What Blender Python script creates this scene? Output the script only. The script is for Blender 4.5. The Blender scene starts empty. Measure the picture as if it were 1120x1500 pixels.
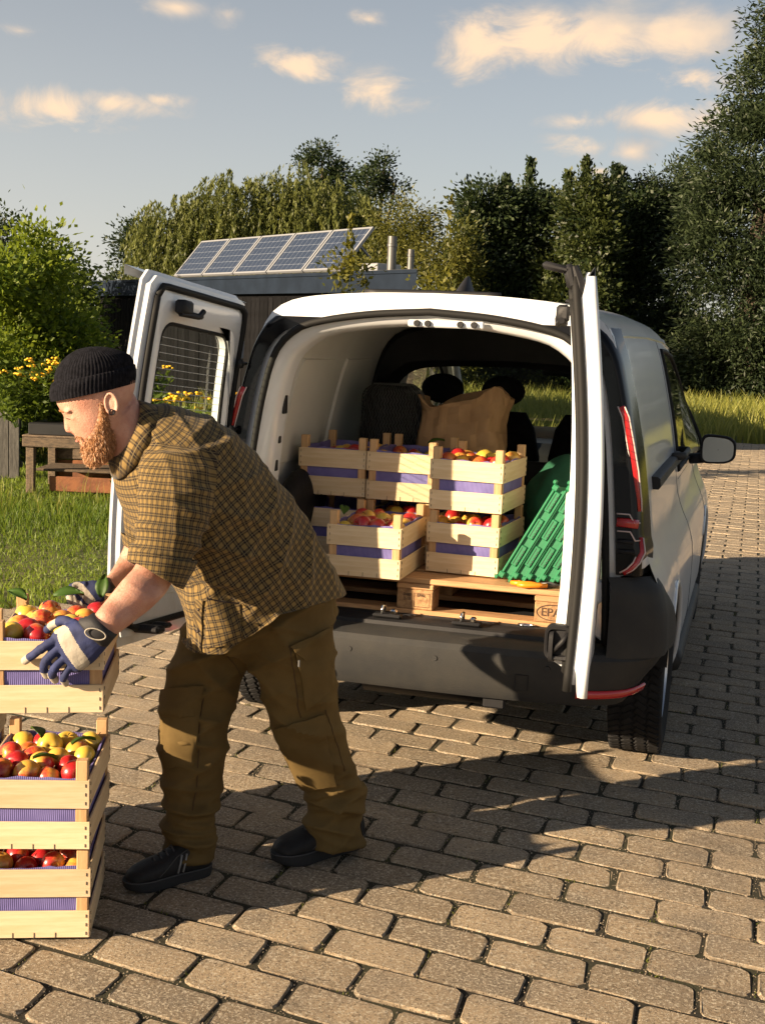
import bpy, bmesh, math, random
import numpy as np
from mathutils import Vector, Matrix, noise as mnoise
sc = bpy.context.scene
COL = sc.collection
PI = math.pi
R = math.radians
# ------------------------------------------------------------------ camera
# world axes: X to the van's right-hand side, Y along the van to its bonnet, Z up; origin on the ground below the rear bumper
F_PX, CX, CY = 1850.0, 560.0, 750.0
CAM = np.array([1.147, -4.29, 1.603])
_yaw, _pit, _rol = R(-16.2), R(-7.6), R(-2.35)
_f = np.array([math.sin(_yaw) * math.cos(_pit), math.cos(_yaw) * math.cos(_pit), math.sin(_pit)])
_r0 = np.array([math.cos(_yaw), -math.sin(_yaw), 0.0])
_u0 = np.cross(_r0, _f)
_r = math.cos(_rol) * _r0 - math.sin(_rol) * _u0
_u = math.cos(_rol) * _u0 + math.sin(_rol) * _r0
cd = bpy.data.cameras.new('camera')
cam = bpy.data.objects.new('camera', cd)
COL.objects.link(cam)
cd.sensor_fit = 'VERTICAL'
cd.sensor_height = 36.0
cd.lens = 36.0 * F_PX / 1500.0
cd.clip_start = 0.05
cd.clip_end = 2000
M = Matrix.Identity(4)
for i in range(3):
    M[i][0], M[i][1], M[i][2], M[i][3] = _r[i], _u[i], -_f[i], CAM[i]
cam.matrix_world = M
sc.camera = cam


def ray(x, y):
    return _f + _r * (x - CX) / F_PX - _u * (y - CY) / F_PX


def at(x, y, d):                       # point at depth d along a pixel's direction
    return CAM + ray(x, y) * d


def ground(x, y, z=0.0):
    d = ray(x, y)
    return CAM + d * ((z - CAM[2]) / d[2])


def under(x, d):                       # ground point below pixel column x at depth d (on the horizon line)
    y = 503 + (x - 560) * 0.041
    p = at(x, y, d)
    return np.array([p[0], p[1], 0.0])


# ------------------------------------------------------------------ light
SUN_EL = R(17.0)
SUN_AZ = (0.715, 0.699)                # the way the light travels over the ground
sun_d = bpy.data.lights.new('sun', 'SUN')
sun_d.energy = 5.0
sun_d.angle = R(0.55)
sun_d.color = (1.0, 0.77, 0.51)
sun = bpy.data.objects.new('sun', sun_d)
COL.objects.link(sun)
_ld = Vector((SUN_AZ[0] * math.cos(SUN_EL), SUN_AZ[1] * math.cos(SUN_EL), -math.sin(SUN_EL)))
sun.rotation_euler = _ld.to_track_quat('-Z', 'Y').to_euler()
sun.location = (-8, -8, 8)

w = bpy.data.worlds.new('World')
sc.world = w
w.use_nodes = True
nt = w.node_tree
nt.nodes.clear()


def N(tree, kind, **kw):
    n = tree.nodes.new(kind)
    for k, v in kw.items():
        if k == 'ins':
            for i, val in v.items():
                n.inputs[i].default_value = val
        else:
            setattr(n, k, v)
    return n


def MATH(tree, op, a, b=None, c=None, clamp=False):
    n = tree.nodes.new('ShaderNodeMath')
    n.operation = op
    n.use_clamp = clamp
    for i, v in enumerate((a, b, c)):
        if v is None:
            continue
        if isinstance(v, (int, float)):
            n.inputs[i].default_value = v
        else:
            tree.links.new(v, n.inputs[i])
    return n.outputs[0]


def MIX(tree, fac, a, b, blend='MIX'):
    n = tree.nodes.new('ShaderNodeMix')
    n.data_type = 'RGBA'
    n.blend_type = blend
    for idx, v in ((0, fac), (6, a), (7, b)):
        if isinstance(v, (int, float)):
            n.inputs[idx].default_value = v
        elif isinstance(v, tuple):
            n.inputs[idx].default_value = v if len(v) == 4 else (*v, 1)
        else:
            tree.links.new(v, n.inputs[idx])
    return n.outputs[2]


def RANGE(tree, v, a, b, c=0.0, d=1.0, smooth=True):
    n = tree.nodes.new('ShaderNodeMapRange')
    n.interpolation_type = 'SMOOTHSTEP' if smooth else 'LINEAR'
    tree.links.new(v, n.inputs[0])
    for i, x in zip((1, 2, 3, 4), (a, b, c, d)):
        n.inputs[i].default_value = x
    return n.outputs[0]


sky = N(nt, 'ShaderNodeTexSky', sky_type='NISHITA', sun_disc=False)
sky.sun_elevation = SUN_EL
sky.sun_rotation = math.atan2(-SUN_AZ[0], -SUN_AZ[1])
sky.air_density = 1.0
sky.dust_density = 1.2
sky.ozone_density = 1.6
tc = N(nt, 'ShaderNodeTexCoord')
sep = N(nt, 'ShaderNodeSeparateXYZ')
nt.links.new(tc.outputs['Generated'], sep.inputs[0])
az = MATH(nt, 'ARCTAN2', sep.outputs[0], sep.outputs[1])
el = MATH(nt, 'ARCSINE', sep.outputs[2])
# the same cloud field goes on all round the horizon (mirrored every 0.72 rad)
AZ0 = -0.72
azw = MATH(nt, 'PINGPONG', MATH(nt, 'SUBTRACT', az, AZ0 - 7.2), 0.72)
azw = MATH(nt, 'ADD', azw, AZ0)
CLOUDS = [(690, 60, 100, 55, .95), (790, 44, 130, 62, 1), (890, 32, 130, 62, 1), (1000, 48, 130, 52, 1), (440, 98, 95, 38, 1), (552, 130, 80, 44, 1),
          (80, 158, 130, 46, .85), (160, 150, 120, 34, .75), (235, 145, 60, 22, .6), (960, 172, 125, 38, .95), (842, 178, 95, 26, .85), (848, 212, 80, 28, .95), (925, 222, 60, 34, .95), (1010, 117, 150, 32, .75),
          (540, 28, 54, 22, .75), (262, 10, 84, 28, .85), (335, 22, 56, 40, .75), (880, 251, 34, 11, .8), (30, 45, 110, 22, .5)]
msk = None
for (px, py, sx, sy, k) in CLOUDS:
    v = ray(px, py)
    v = v / np.linalg.norm(v)
    a0, e0 = math.atan2(v[0], v[1]), math.asin(v[2])
    dx = MATH(nt, 'MULTIPLY', MATH(nt, 'SUBTRACT', azw, a0), F_PX / sx)
    # clouds follow the slight tilt of the camera, so tie height to bearing only through el
    dy = MATH(nt, 'MULTIPLY', MATH(nt, 'SUBTRACT', el, e0), F_PX / sy)
    rr = MATH(nt, 'SQRT', MATH(nt, 'ADD', MATH(nt, 'MULTIPLY', dx, dx), MATH(nt, 'MULTIPLY', dy, dy)))
    m = MATH(nt, 'MULTIPLY_ADD', rr, -1.0, k)
    msk = m if msk is None else MATH(nt, 'MAXIMUM', msk, m)
msk = MATH(nt, 'MAXIMUM', msk, -1.5)
mp = N(nt, 'ShaderNodeMapping')
mp.inputs['Scale'].default_value = (1, 1, 1.9)
nt.links.new(tc.outputs['Generated'], mp.inputs[0])
nz = N(nt, 'ShaderNodeTexNoise', ins={'Scale': 15.0, 'Detail': 10.0, 'Roughness': 0.62, 'Distortion': 0.7})
nt.links.new(mp.outputs[0], nz.inputs['Vector'])
nz2 = N(nt, 'ShaderNodeTexNoise', ins={'Scale': 8.0, 'Detail': 5.0, 'Roughness': 0.5, 'Distortion': 0.3})
nt.links.new(mp.outputs[0], nz2.inputs['Vector'])
dn = MATH(nt, 'MULTIPLY_ADD', nz.outputs['Fac'], 2.5, -1.3)
dens = RANGE(nt, MATH(nt, 'ADD', msk, dn), 0.05, 0.95)
dens = MATH(nt, 'MULTIPLY', dens, 0.93)
ccol = MIX(nt, RANGE(nt, MATH(nt, 'MULTIPLY_ADD', nz2.outputs['Fac'], 1.3, MATH(nt, 'MULTIPLY', msk, 0.35)), 0.55, 0.95), (2.4, 2.45, 2.5, 1), (5.6, 4.1, 2.75, 1))
hsv = N(nt, 'ShaderNodeHueSaturation', ins={'Saturation': 0.72, 'Value': 0.5})
nt.links.new(sky.outputs[0], hsv.inputs['Color'])
# haze low over the horizon, all round, thicker towards the sun's side
sunaz = math.atan2(-SUN_AZ[0], -SUN_AZ[1])
hz_ = MATH(nt, 'EXPONENT', MATH(nt, 'MULTIPLY', MATH(nt, 'MAXIMUM', el, 0.0), -4.2))
tow = MATH(nt, 'MULTIPLY_ADD', MATH(nt, 'COSINE', MATH(nt, 'SUBTRACT', az, sunaz)), 0.42, 0.72)
haze_f = MATH(nt, 'MULTIPLY', hz_, tow, clamp=True)
base_sky = MIX(nt, haze_f, hsv.outputs[0], (4.9, 4.65, 4.35, 1))
skyc = MIX(nt, dens, base_sky, ccol)
bg = N(nt, 'ShaderNodeBackground', ins={'Strength': 0.07})
out = N(nt, 'ShaderNodeOutputWorld')
nt.links.new(skyc, bg.inputs[0])
nt.links.new(bg.outputs[0], out.inputs[0])

vs = sc.view_settings
vs.view_transform = 'Standard'
vs.look = 'None'
vs.exposure = 1.55
vs.gamma = 1.0
vs.use_curve_mapping = False
sc.cycles.max_bounces = 7
sc.cycles.transparent_max_bounces = 12
sc.cycles.use_denoising = True


# ------------------------------------------------------------------ mesh helpers
def fast_mesh(name, V, Fc, smooth=False):
    """V (n,3) array, Fc (m,k) array of equal-length faces"""
    me = bpy.data.meshes.new(name)
    V = np.asarray(V, np.float32)
    Fc = np.asarray(Fc, np.int32)
    m, k = Fc.shape
    me.vertices.add(len(V))
    me.vertices.foreach_set('co', V.ravel())
    me.loops.add(m * k)
    me.loops.foreach_set('vertex_index', Fc.ravel())
    me.polygons.add(m)
    me.polygons.foreach_set('loop_start', np.arange(0, m * k, k, dtype=np.int32))
    if smooth:
        me.polygons.foreach_set('use_smooth', np.ones(m, bool))
    me.update(calc_edges=True)
    return me


class MB:
    """collects shapes that become one mesh"""

    def __init__(s):
        s.v, s.f, s.mi, s.m = [], [], [], 0

    def add(s, verts, faces):
        b = len(s.v)
        s.v += [tuple(float(c) for c in p) for p in verts]
        s.f += [tuple(b + i for i in f) for f in faces]
        s.mi += [s.m] * len(faces)
        return s

    def box(s, c, size, rot=None, ch=0.0):
        hx, hy, hz = [d / 2 for d in size]
        c = Vector(c)
        rot = rot or Matrix.Identity(3)
        if ch <= 0:
            P = [(sx * hx, sy * hy, sz * hz) for sx in (-1, 1) for sy in (-1, 1) for sz in (-1, 1)]
            Fc = [(0, 1, 3, 2), (4, 6, 7, 5), (0, 4, 5, 1), (2, 3, 7, 6), (0, 2, 6, 4), (1, 5, 7, 3)]
        else:
            ch = min(ch, hx * .9, hy * .9, hz * .9)
            P, idx = [], {}
            for sx in (-1, 1):
                for sy in (-1, 1):
                    for sz in (-1, 1):
                        for ax in range(3):
                            q = [sx * hx, sy * hy, sz * hz]
                            for k, sg in enumerate((sx, sy, sz)):
                                if k != ax:
                                    q[k] -= sg * ch
                            idx[(sx, sy, sz, ax)] = len(P)
                            P.append(tuple(q))
            Fc = []
            for ax in range(3):
                a, b = [k for k in range(3) if k != ax]
                for sg in (-1, 1):
                    loop = []
                    for (p, q) in ((-1, -1), (1, -1), (1, 1), (-1, 1)):
                        t = [0, 0, 0]
                        t[ax], t[a], t[b] = sg, p, q
                        loop.append(idx[(*t, ax)])
                    Fc.append(tuple(loop))
            for ax in range(3):
                a, b = [k for k in range(3) if k != ax]
                for p in (-1, 1):
                    for q in (-1, 1):
                        t0, t1 = [0, 0, 0], [0, 0, 0]
                        t0[ax], t1[ax] = -1, 1
                        t0[a] = t1[a] = p
                        t0[b] = t1[b] = q
                        Fc.append((idx[(*t0, a)], idx[(*t1, a)], idx[(*t1, b)], idx[(*t0, b)]))
            for sx in (-1, 1):
                for sy in (-1, 1):
                    for sz in (-1, 1):
                        Fc.append(tuple(idx[(sx, sy, sz, ax)] for ax in range(3)))
        return s.add([c + rot @ Vector(p) for p in P], Fc)

    def tube(s, path, rad, n=8, caps=True, up=(0, 0, 1), flat=1.0):
        path = [Vector(p) for p in path]
        k = len(path)
        rad = [rad] * k if isinstance(rad, (int, float)) else rad
        V = []
        prev = None
        for i, p in enumerate(path):
            t = (path[min(i + 1, k - 1)] - path[max(i - 1, 0)])
            t = t.normalized() if t.length > 1e-9 else Vector((0, 0, 1))
            if prev is None:
                a = Vector(up)
                if abs(a.dot(t)) > .95:
                    a = Vector((1, 0, 0))
                x = (a - t * a.dot(t)).normalized()
            else:
                x = (prev - t * prev.dot(t))
                x = x.normalized() if x.length > 1e-6 else t.orthogonal().normalized()
            prev = x
            y = t.cross(x)
            for j in range(n):
                an = 2 * PI * j / n
                V.append(p + (x * math.cos(an) + y * math.sin(an) * flat) * rad[i])
        Fc = [(i * n + j, i * n + (j + 1) % n, (i + 1) * n + (j + 1) % n, (i + 1) * n + j) for i in range(k - 1) for j in range(n)]
        if caps:
            Fc.append(tuple(range(n - 1, -1, -1)))
            Fc.append(tuple((k - 1) * n + j for j in range(n)))
        return s.add(V, Fc)

    def rings(s, rings, closed=True, caps=True):
        """list of equal-length loops of points"""
        n = len(rings[0])
        V = [p for r_ in rings for p in r_]
        last = n if closed else n - 1
        Fc = [(i * n + j, i * n + (j + 1) % n, (i + 1) * n + (j + 1) % n, (i + 1) * n + j) for i in range(len(rings) - 1) for j in range(last)]
        if caps and closed:
            Fc.append(tuple(range(n - 1, -1, -1)))
            Fc.append(tuple((len(rings) - 1) * n + j for j in range(n)))
        return s.add(V, Fc)

    def lathe(s, prof, n=24, axis='Z', c=(0, 0, 0), caps=False):
        """prof: list of (radius, height along axis)"""
        rg = []
        for (r_, h) in prof:
            L = []
            for j in range(n):
                a = 2 * PI * j / n
                p = (r_ * math.cos(a), r_ * math.sin(a), h)
                if axis == 'X':
                    p = (p[2], p[0], p[1])
                elif axis == 'Y':
                    p = (p[0], p[2], -p[1])
                L.append((p[0] + c[0], p[1] + c[1], p[2] + c[2]))
            rg.append(L)
        return s.rings(rg, True, caps)

    def ball(s, c, r_, n=12, m=8, rot=None):
        r_ = (r_, r_, r_) if isinstance(r_, (int, float)) else r_
        rot = rot or Matrix.Identity(3)
        c = Vector(c)
        V = [c + rot @ Vector((0, 0, -r_[2]))]
        for i in range(1, m):
            a = PI * i / m
            for j in range(n):
                b = 2 * PI * j / n
                V.append(c + rot @ Vector((r_[0] * math.sin(a) * math.cos(b), r_[1] * math.sin(a) * math.sin(b), -r_[2] * math.cos(a))))
        V.append(c + rot @ Vector((0, 0, r_[2])))
        Fc = [(0, 1 + (j + 1) % n, 1 + j) for j in range(n)]
        for i in range(m - 2):
            for j in range(n):
                Fc.append((1 + i * n + j, 1 + i * n + (j + 1) % n, 1 + (i + 1) * n + (j + 1) % n, 1 + (i + 1) * n + j))
        b = 1 + (m - 2) * n
        Fc += [(b + j, b + (j + 1) % n, len(V) - 1) for j in range(n)]
        return s.add(V, Fc)

    def prism(s, poly, a, b):
        """poly: points p(t) given as function of side: extrude loop a -> loop b"""
        return s.rings([a, b], True, True)

    def mesh(s, name, smooth=False, angle=None):
        me = bpy.data.meshes.new(name)
        me.from_pydata(s.v, [], s.f)
        if s.mi and max(s.mi) > 0:
            me.polygons.foreach_set('material_index', s.mi)
        bm = bmesh.new()
        bm.from_mesh(me)
        bmesh.ops.recalc_face_normals(bm, faces=bm.faces)
        bm.to_mesh(me)
        bm.free()
        if smooth or angle:
            me.polygons.foreach_set('use_smooth', [True] * len(me.polygons))
            if angle:
                me.set_sharp_from_angle(angle=R(angle))
        me.update()
        return me


def link(name, me, mats, parent=None, world=False):
    o = bpy.data.objects.new(name, me)
    COL.objects.link(o)
    if me is not None and mats is not None:
        for m_ in (mats if isinstance(mats, (list, tuple)) else [mats]):
            me.materials.append(m_)
    if parent is not None:
        o.parent = parent
        if world:
            o.matrix_parent_inverse = parent.matrix_world.inverted() if False else Matrix.Translation(-Vector(parent.location))
    return o


def tag(o, label=None, cat=None, group=None, kind=None):
    if label:
        o['label'] = label
    if cat:
        o['category'] = cat
    if group:
        o['group'] = group
    if kind:
        o['kind'] = kind
    return o


def thing(name, label, cat, loc=(0, 0, 0), rot=(0, 0, 0), group=None):
    o = bpy.data.objects.new(name, None)
    COL.objects.link(o)
    o.empty_display_size = .1
    o.location = tuple(float(c) for c in loc)
    o.rotation_euler = rot
    return tag(o, label, cat, group)


def copy_tree(o, parent=None):
    c = o.copy()
    COL.objects.link(c)
    c.parent = parent
    for ch in list(o.children):
        copy_tree(ch, c)
    return c


def remeshed(mb, voxel, smooth_it=4, fac=.5):
    """union of overlapping closed shapes as one smooth skin -> mesh"""
    me = mb.mesh('tmp')
    o = bpy.data.objects.new('tmp', me)
    COL.objects.link(o)
    m_ = o.modifiers.new('r', 'REMESH')
    m_.mode = 'VOXEL'
    m_.voxel_size = voxel
    m_.adaptivity = 0
    if smooth_it:
        s_ = o.modifiers.new('s', 'SMOOTH')
        s_.factor = fac
        s_.iterations = smooth_it
    dg = bpy.context.evaluated_depsgraph_get()
    r_ = bpy.data.meshes.new_from_object(o.evaluated_get(dg))
    bpy.data.objects.remove(o)
    bpy.data.meshes.remove(me)
    r_.polygons.foreach_set('use_smooth', np.ones(len(r_.polygons), bool))
    return r_


def get_co(me):
    a = np.empty(len(me.vertices) * 3, np.float32)
    me.vertices.foreach_get('co', a)
    return a.reshape(-1, 3)


def set_co(me, a):
    me.vertices.foreach_set('co', np.asarray(a, np.float32).ravel())
    me.update()


def get_no(me):
    a = np.empty(len(me.vertices) * 3, np.float32)
    me.vertices.foreach_get('normal', a)
    return a.reshape(-1, 3)


def nzv(P, scale, seed=0):
    """smooth pseudo-noise of points from a few sines (fast, numpy)"""
    rs = np.random.RandomState(seed)
    o_ = np.zeros(len(P))
    for k in range(7):
        d = rs.normal(size=3)
        d /= np.linalg.norm(d)
        fr = scale * rs.uniform(.6, 1.7)
        o_ += np.sin(P @ d * fr + rs.uniform(0, 6.28)) / 7 ** .5
    return o_ * .75


def interp(x, pts):
    return float(np.interp(x, [p[0] for p in pts], [p[1] for p in pts]))


def smooth_poly(pts, n):
    """Catmull-Rom through points -> n samples evenly spread by length"""
    P = np.array(pts, float)
    Q = np.vstack([2 * P[0] - P[1], P, 2 * P[-1] - P[-2]])
    o_ = []
    for i in range(1, len(Q) - 2):
        for t in np.linspace(0, 1, 16, endpoint=False):
            a, b, c, d = Q[i - 1], Q[i], Q[i + 1], Q[i + 2]
            o_.append(.5 * ((2 * b) + (c - a) * t + (2 * a - 5 * b + 4 * c - d) * t * t + (3 * b - a - 3 * c + d) * t ** 3))
    o_.append(P[-1])
    return resample(np.array(o_), n)


def resample(P, n, closed=False):
    P = np.array(P, float)
    if closed:
        P = np.vstack([P, P[:1]])
    L = np.concatenate([[0], np.cumsum(np.linalg.norm(np.diff(P, axis=0), axis=1))])
    t = np.linspace(0, L[-1], n + 1)[:-1] if closed else np.linspace(0, L[-1], n)
    return np.stack([np.interp(t, L, P[:, k]) for k in range(P.shape[1])], 1)


# ------------------------------------------------------------------ materials
def mat(name, col, rough=.6, metal=0.0, vary=0.0, vscale=8.0, bump=0.0, bscale=60.0, col2=None, spec=.5, coat=0.0, trans=0.0,
        rnd=0.0, stretch=None, coords='Object', detail=4.0, sheen=0.0, alpha=1.0, island=0.0, subsurf=0.0):
    m_ = bpy.data.materials.new(name)
    m_.use_nodes = True
    t = m_.node_tree
    b = t.nodes['Principled BSDF']
    b.inputs['Roughness'].default_value = rough
    b.inputs['Metallic'].default_value = metal
    b.inputs['Specular IOR Level'].default_value = spec
    b.inputs['Coat Weight'].default_value = coat
    b.inputs['Coat Roughness'].default_value = .06
    b.inputs['Transmission Weight'].default_value = trans
    b.inputs['Sheen Weight'].default_value = sheen
    b.inputs['Alpha'].default_value = alpha
    if subsurf:
        b.inputs['Subsurface Weight'].default_value = subsurf
        b.inputs['Subsurface Radius'].default_value = (.012, .005, .003)
    c = (*col, 1)
    vec = None
    if vary or bump or col2:
        x = N(t, 'ShaderNodeTexCoord')
        vec = x.outputs[coords]
        if stretch:
            q = N(t, 'ShaderNodeMapping')
            q.inputs['Scale'].default_value = stretch
            t.links.new(vec, q.inputs[0])
            vec = q.outputs[0]
    cur = c
    if vary or col2:
        n1 = N(t, 'ShaderNodeTexNoise', ins={'Scale': vscale, 'Detail': detail, 'Roughness': .6})
        t.links.new(vec, n1.inputs['Vector'])
        c2 = (*(col2 if col2 else [min(1, k * (1 + vary)) for k in col]), 1)
        c1 = c if col2 else (*[k * (1 - vary) for k in col], 1)
        cur = MIX(t, RANGE(t, n1.outputs['Fac'], .3, .7), c1, c2)
    if rnd or island:
        if rnd:
            oi = N(t, 'ShaderNodeObjectInfo').outputs['Random']
        else:
            oi = N(t, 'ShaderNodeNewGeometry').outputs['Random Per Island']
            rnd = island
        h = N(t, 'ShaderNodeHueSaturation', ins={'Saturation': 1.0, 'Hue': .5})
        t.links.new(MATH(t, 'MULTIPLY_ADD', oi, rnd * 2, 1 - rnd), h.inputs['Value'])
        if isinstance(cur, tuple):
            h.inputs['Color'].default_value = cur
        else:
            t.links.new(cur, h.inputs['Color'])
        cur = h.outputs[0]
    if isinstance(cur, tuple):
        b.inputs['Base Color'].default_value = cur
    else:
        t.links.new(cur, b.inputs['Base Color'])
    if bump:
        n2 = N(t, 'ShaderNodeTexNoise', ins={'Scale': bscale, 'Detail': 5.0, 'Roughness': .65})
        t.links.new(vec, n2.inputs['Vector'])
        bu = N(t, 'ShaderNodeBump', ins={'Strength': bump, 'Distance': .01})
        t.links.new(n2.outputs['Fac'], bu.inputs['Height'])
        t.links.new(bu.outputs[0], b.inputs['Normal'])
    return m_


def leaf_mat(name, dark, light, tr=.35, rough=.5):
    m_ = bpy.data.materials.new(name)
    m_.use_nodes = True
    t = m_.node_tree
    b = t.nodes['Principled BSDF']
    at_ = N(t, 'ShaderNodeAttribute', attribute_name='tint')
    col = MIX(t, at_.outputs['Fac'], (*dark, 1), (*light, 1))
    t.links.new(col, b.inputs['Base Color'])
    b.inputs['Roughness'].default_value = rough
    b.inputs['Specular IOR Level'].default_value = .3
    tl = N(t, 'ShaderNodeBsdfTranslucent')
    t.links.new(MIX(t, .5, col, (*[min(1, c * 1.5) for c in light], 1)), tl.inputs[0])
    mx = N(t, 'ShaderNodeMixShader', ins={0: tr})
    t.links.new(b.outputs[0], mx.inputs[1])
    t.links.new(tl.outputs[0], mx.inputs[2])
    t.links.new(mx.outputs[0], t.nodes['Material Output'].inputs[0])
    return m_


def glass_mat(name, tint=(.9, .95, .93), op=.12, rough=.02):
    """thin glazing: mostly see-through, mirror-like sheen"""
    m_ = bpy.data.materials.new(name)
    m_.use_nodes = True
    t = m_.node_tree
    t.nodes.remove(t.nodes['Principled BSDF'])
    g = N(t, 'ShaderNodeBsdfGlossy', ins={'Roughness': rough})
    tr = N(t, 'ShaderNodeBsdfTransparent', ins={0: (*tint, 1)})
    lw = N(t, 'ShaderNodeLayerWeight', ins={'Blend': .5})
    fr5 = MATH(t, 'MULTIPLY_ADD', MATH(t, 'POWER', lw.outputs['Facing'], 4.0), .8, .045)
    mx = N(t, 'ShaderNodeMixShader')
    t.links.new(MATH(t, 'ADD', fr5, op * .2, clamp=True), mx.inputs[0])
    t.links.new(tr.outputs[0], mx.inputs[1])
    t.links.new(g.outputs[0], mx.inputs[2])
    t.links.new(mx.outputs[0], t.nodes['Material Output'].inputs[0])
    return m_


def wood_mat(name, c1, c2, stretch=(2, 2, 30), rough=.65, bump=.15, rnd=.08):
    m_ = mat(name, c1, rough, bump=bump, bscale=25, col2=c2, vscale=5, stretch=stretch, rnd=rnd, detail=7)
    return m_

rng = random.Random(7)
nr = np.random.RandomState(7)
# ------------------------------------------------------------------ ground sheet and pavement
m_ground = mat('meadow_soil', (.055, .075, .018), .95, col2=(.12, .115, .035), vscale=.6, bump=.4, bscale=9, detail=8)
xs = np.concatenate([np.linspace(-300, -20, 15), np.linspace(-18, 18, 19), np.linspace(20, 300, 15)])
ys = np.concatenate([np.linspace(-120, -12, 8), np.linspace(-10, 60, 36), np.linspace(70, 500, 12)])
V, Fc = [], []
for y in ys:
    for x in xs:
        dd = max(0, math.hypot(x, y) - 22)
        V.append((x, y, -.03 + .25 * math.sin(x * .05) * math.sin(y * .043) * min(1, dd / 60)))
nx = len(xs)
Fc = [(j * nx + i, j * nx + i + 1, (j + 1) * nx + i + 1, (j + 1) * nx + i) for j in range(len(ys) - 1) for i in range(nx - 1)]
g = link('ground', fast_mesh('ground', V, Fc, True), m_ground)
tag(g, kind='structure')

# pavement bed (joints): mortar soil with moss
m_bed = mat('joint_soil', (.020, .015, .010), 1.0, col2=(.03, .03, .011), vscale=3.5, bump=.6, bscale=120, detail=8)
PAVE = [(-2.9, 1.95), (-2.35, 2.75), (-1.75, 4.6), (-1.55, 7.2), (-1.3, 11), (-1.0, 19.3), (-.4, 20.6), (3.0, 20.9), (9.5, 20.2), (9.5, -7), (-7.5, -7), (-7.5, -1.6), (-5.2, .55), (-3.9, 1.45)]
bed = MB()
bed.add([(x, y, -.0065) for x, y in PAVE], [tuple(range(len(PAVE)))])
pave = link('pavement', bed.mesh('pavement'), m_bed)
tag(pave, kind='structure')


def in_poly(x, y, P=PAVE):
    c = False
    j = len(P) - 1
    for i in range(len(P)):
        if (P[i][1] > y) != (P[j][1] > y) and x < (P[j][0] - P[i][0]) * (y - P[i][1]) / (P[j][1] - P[i][1]) + P[i][0]:
            c = not c
        j = i
    return c


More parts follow.
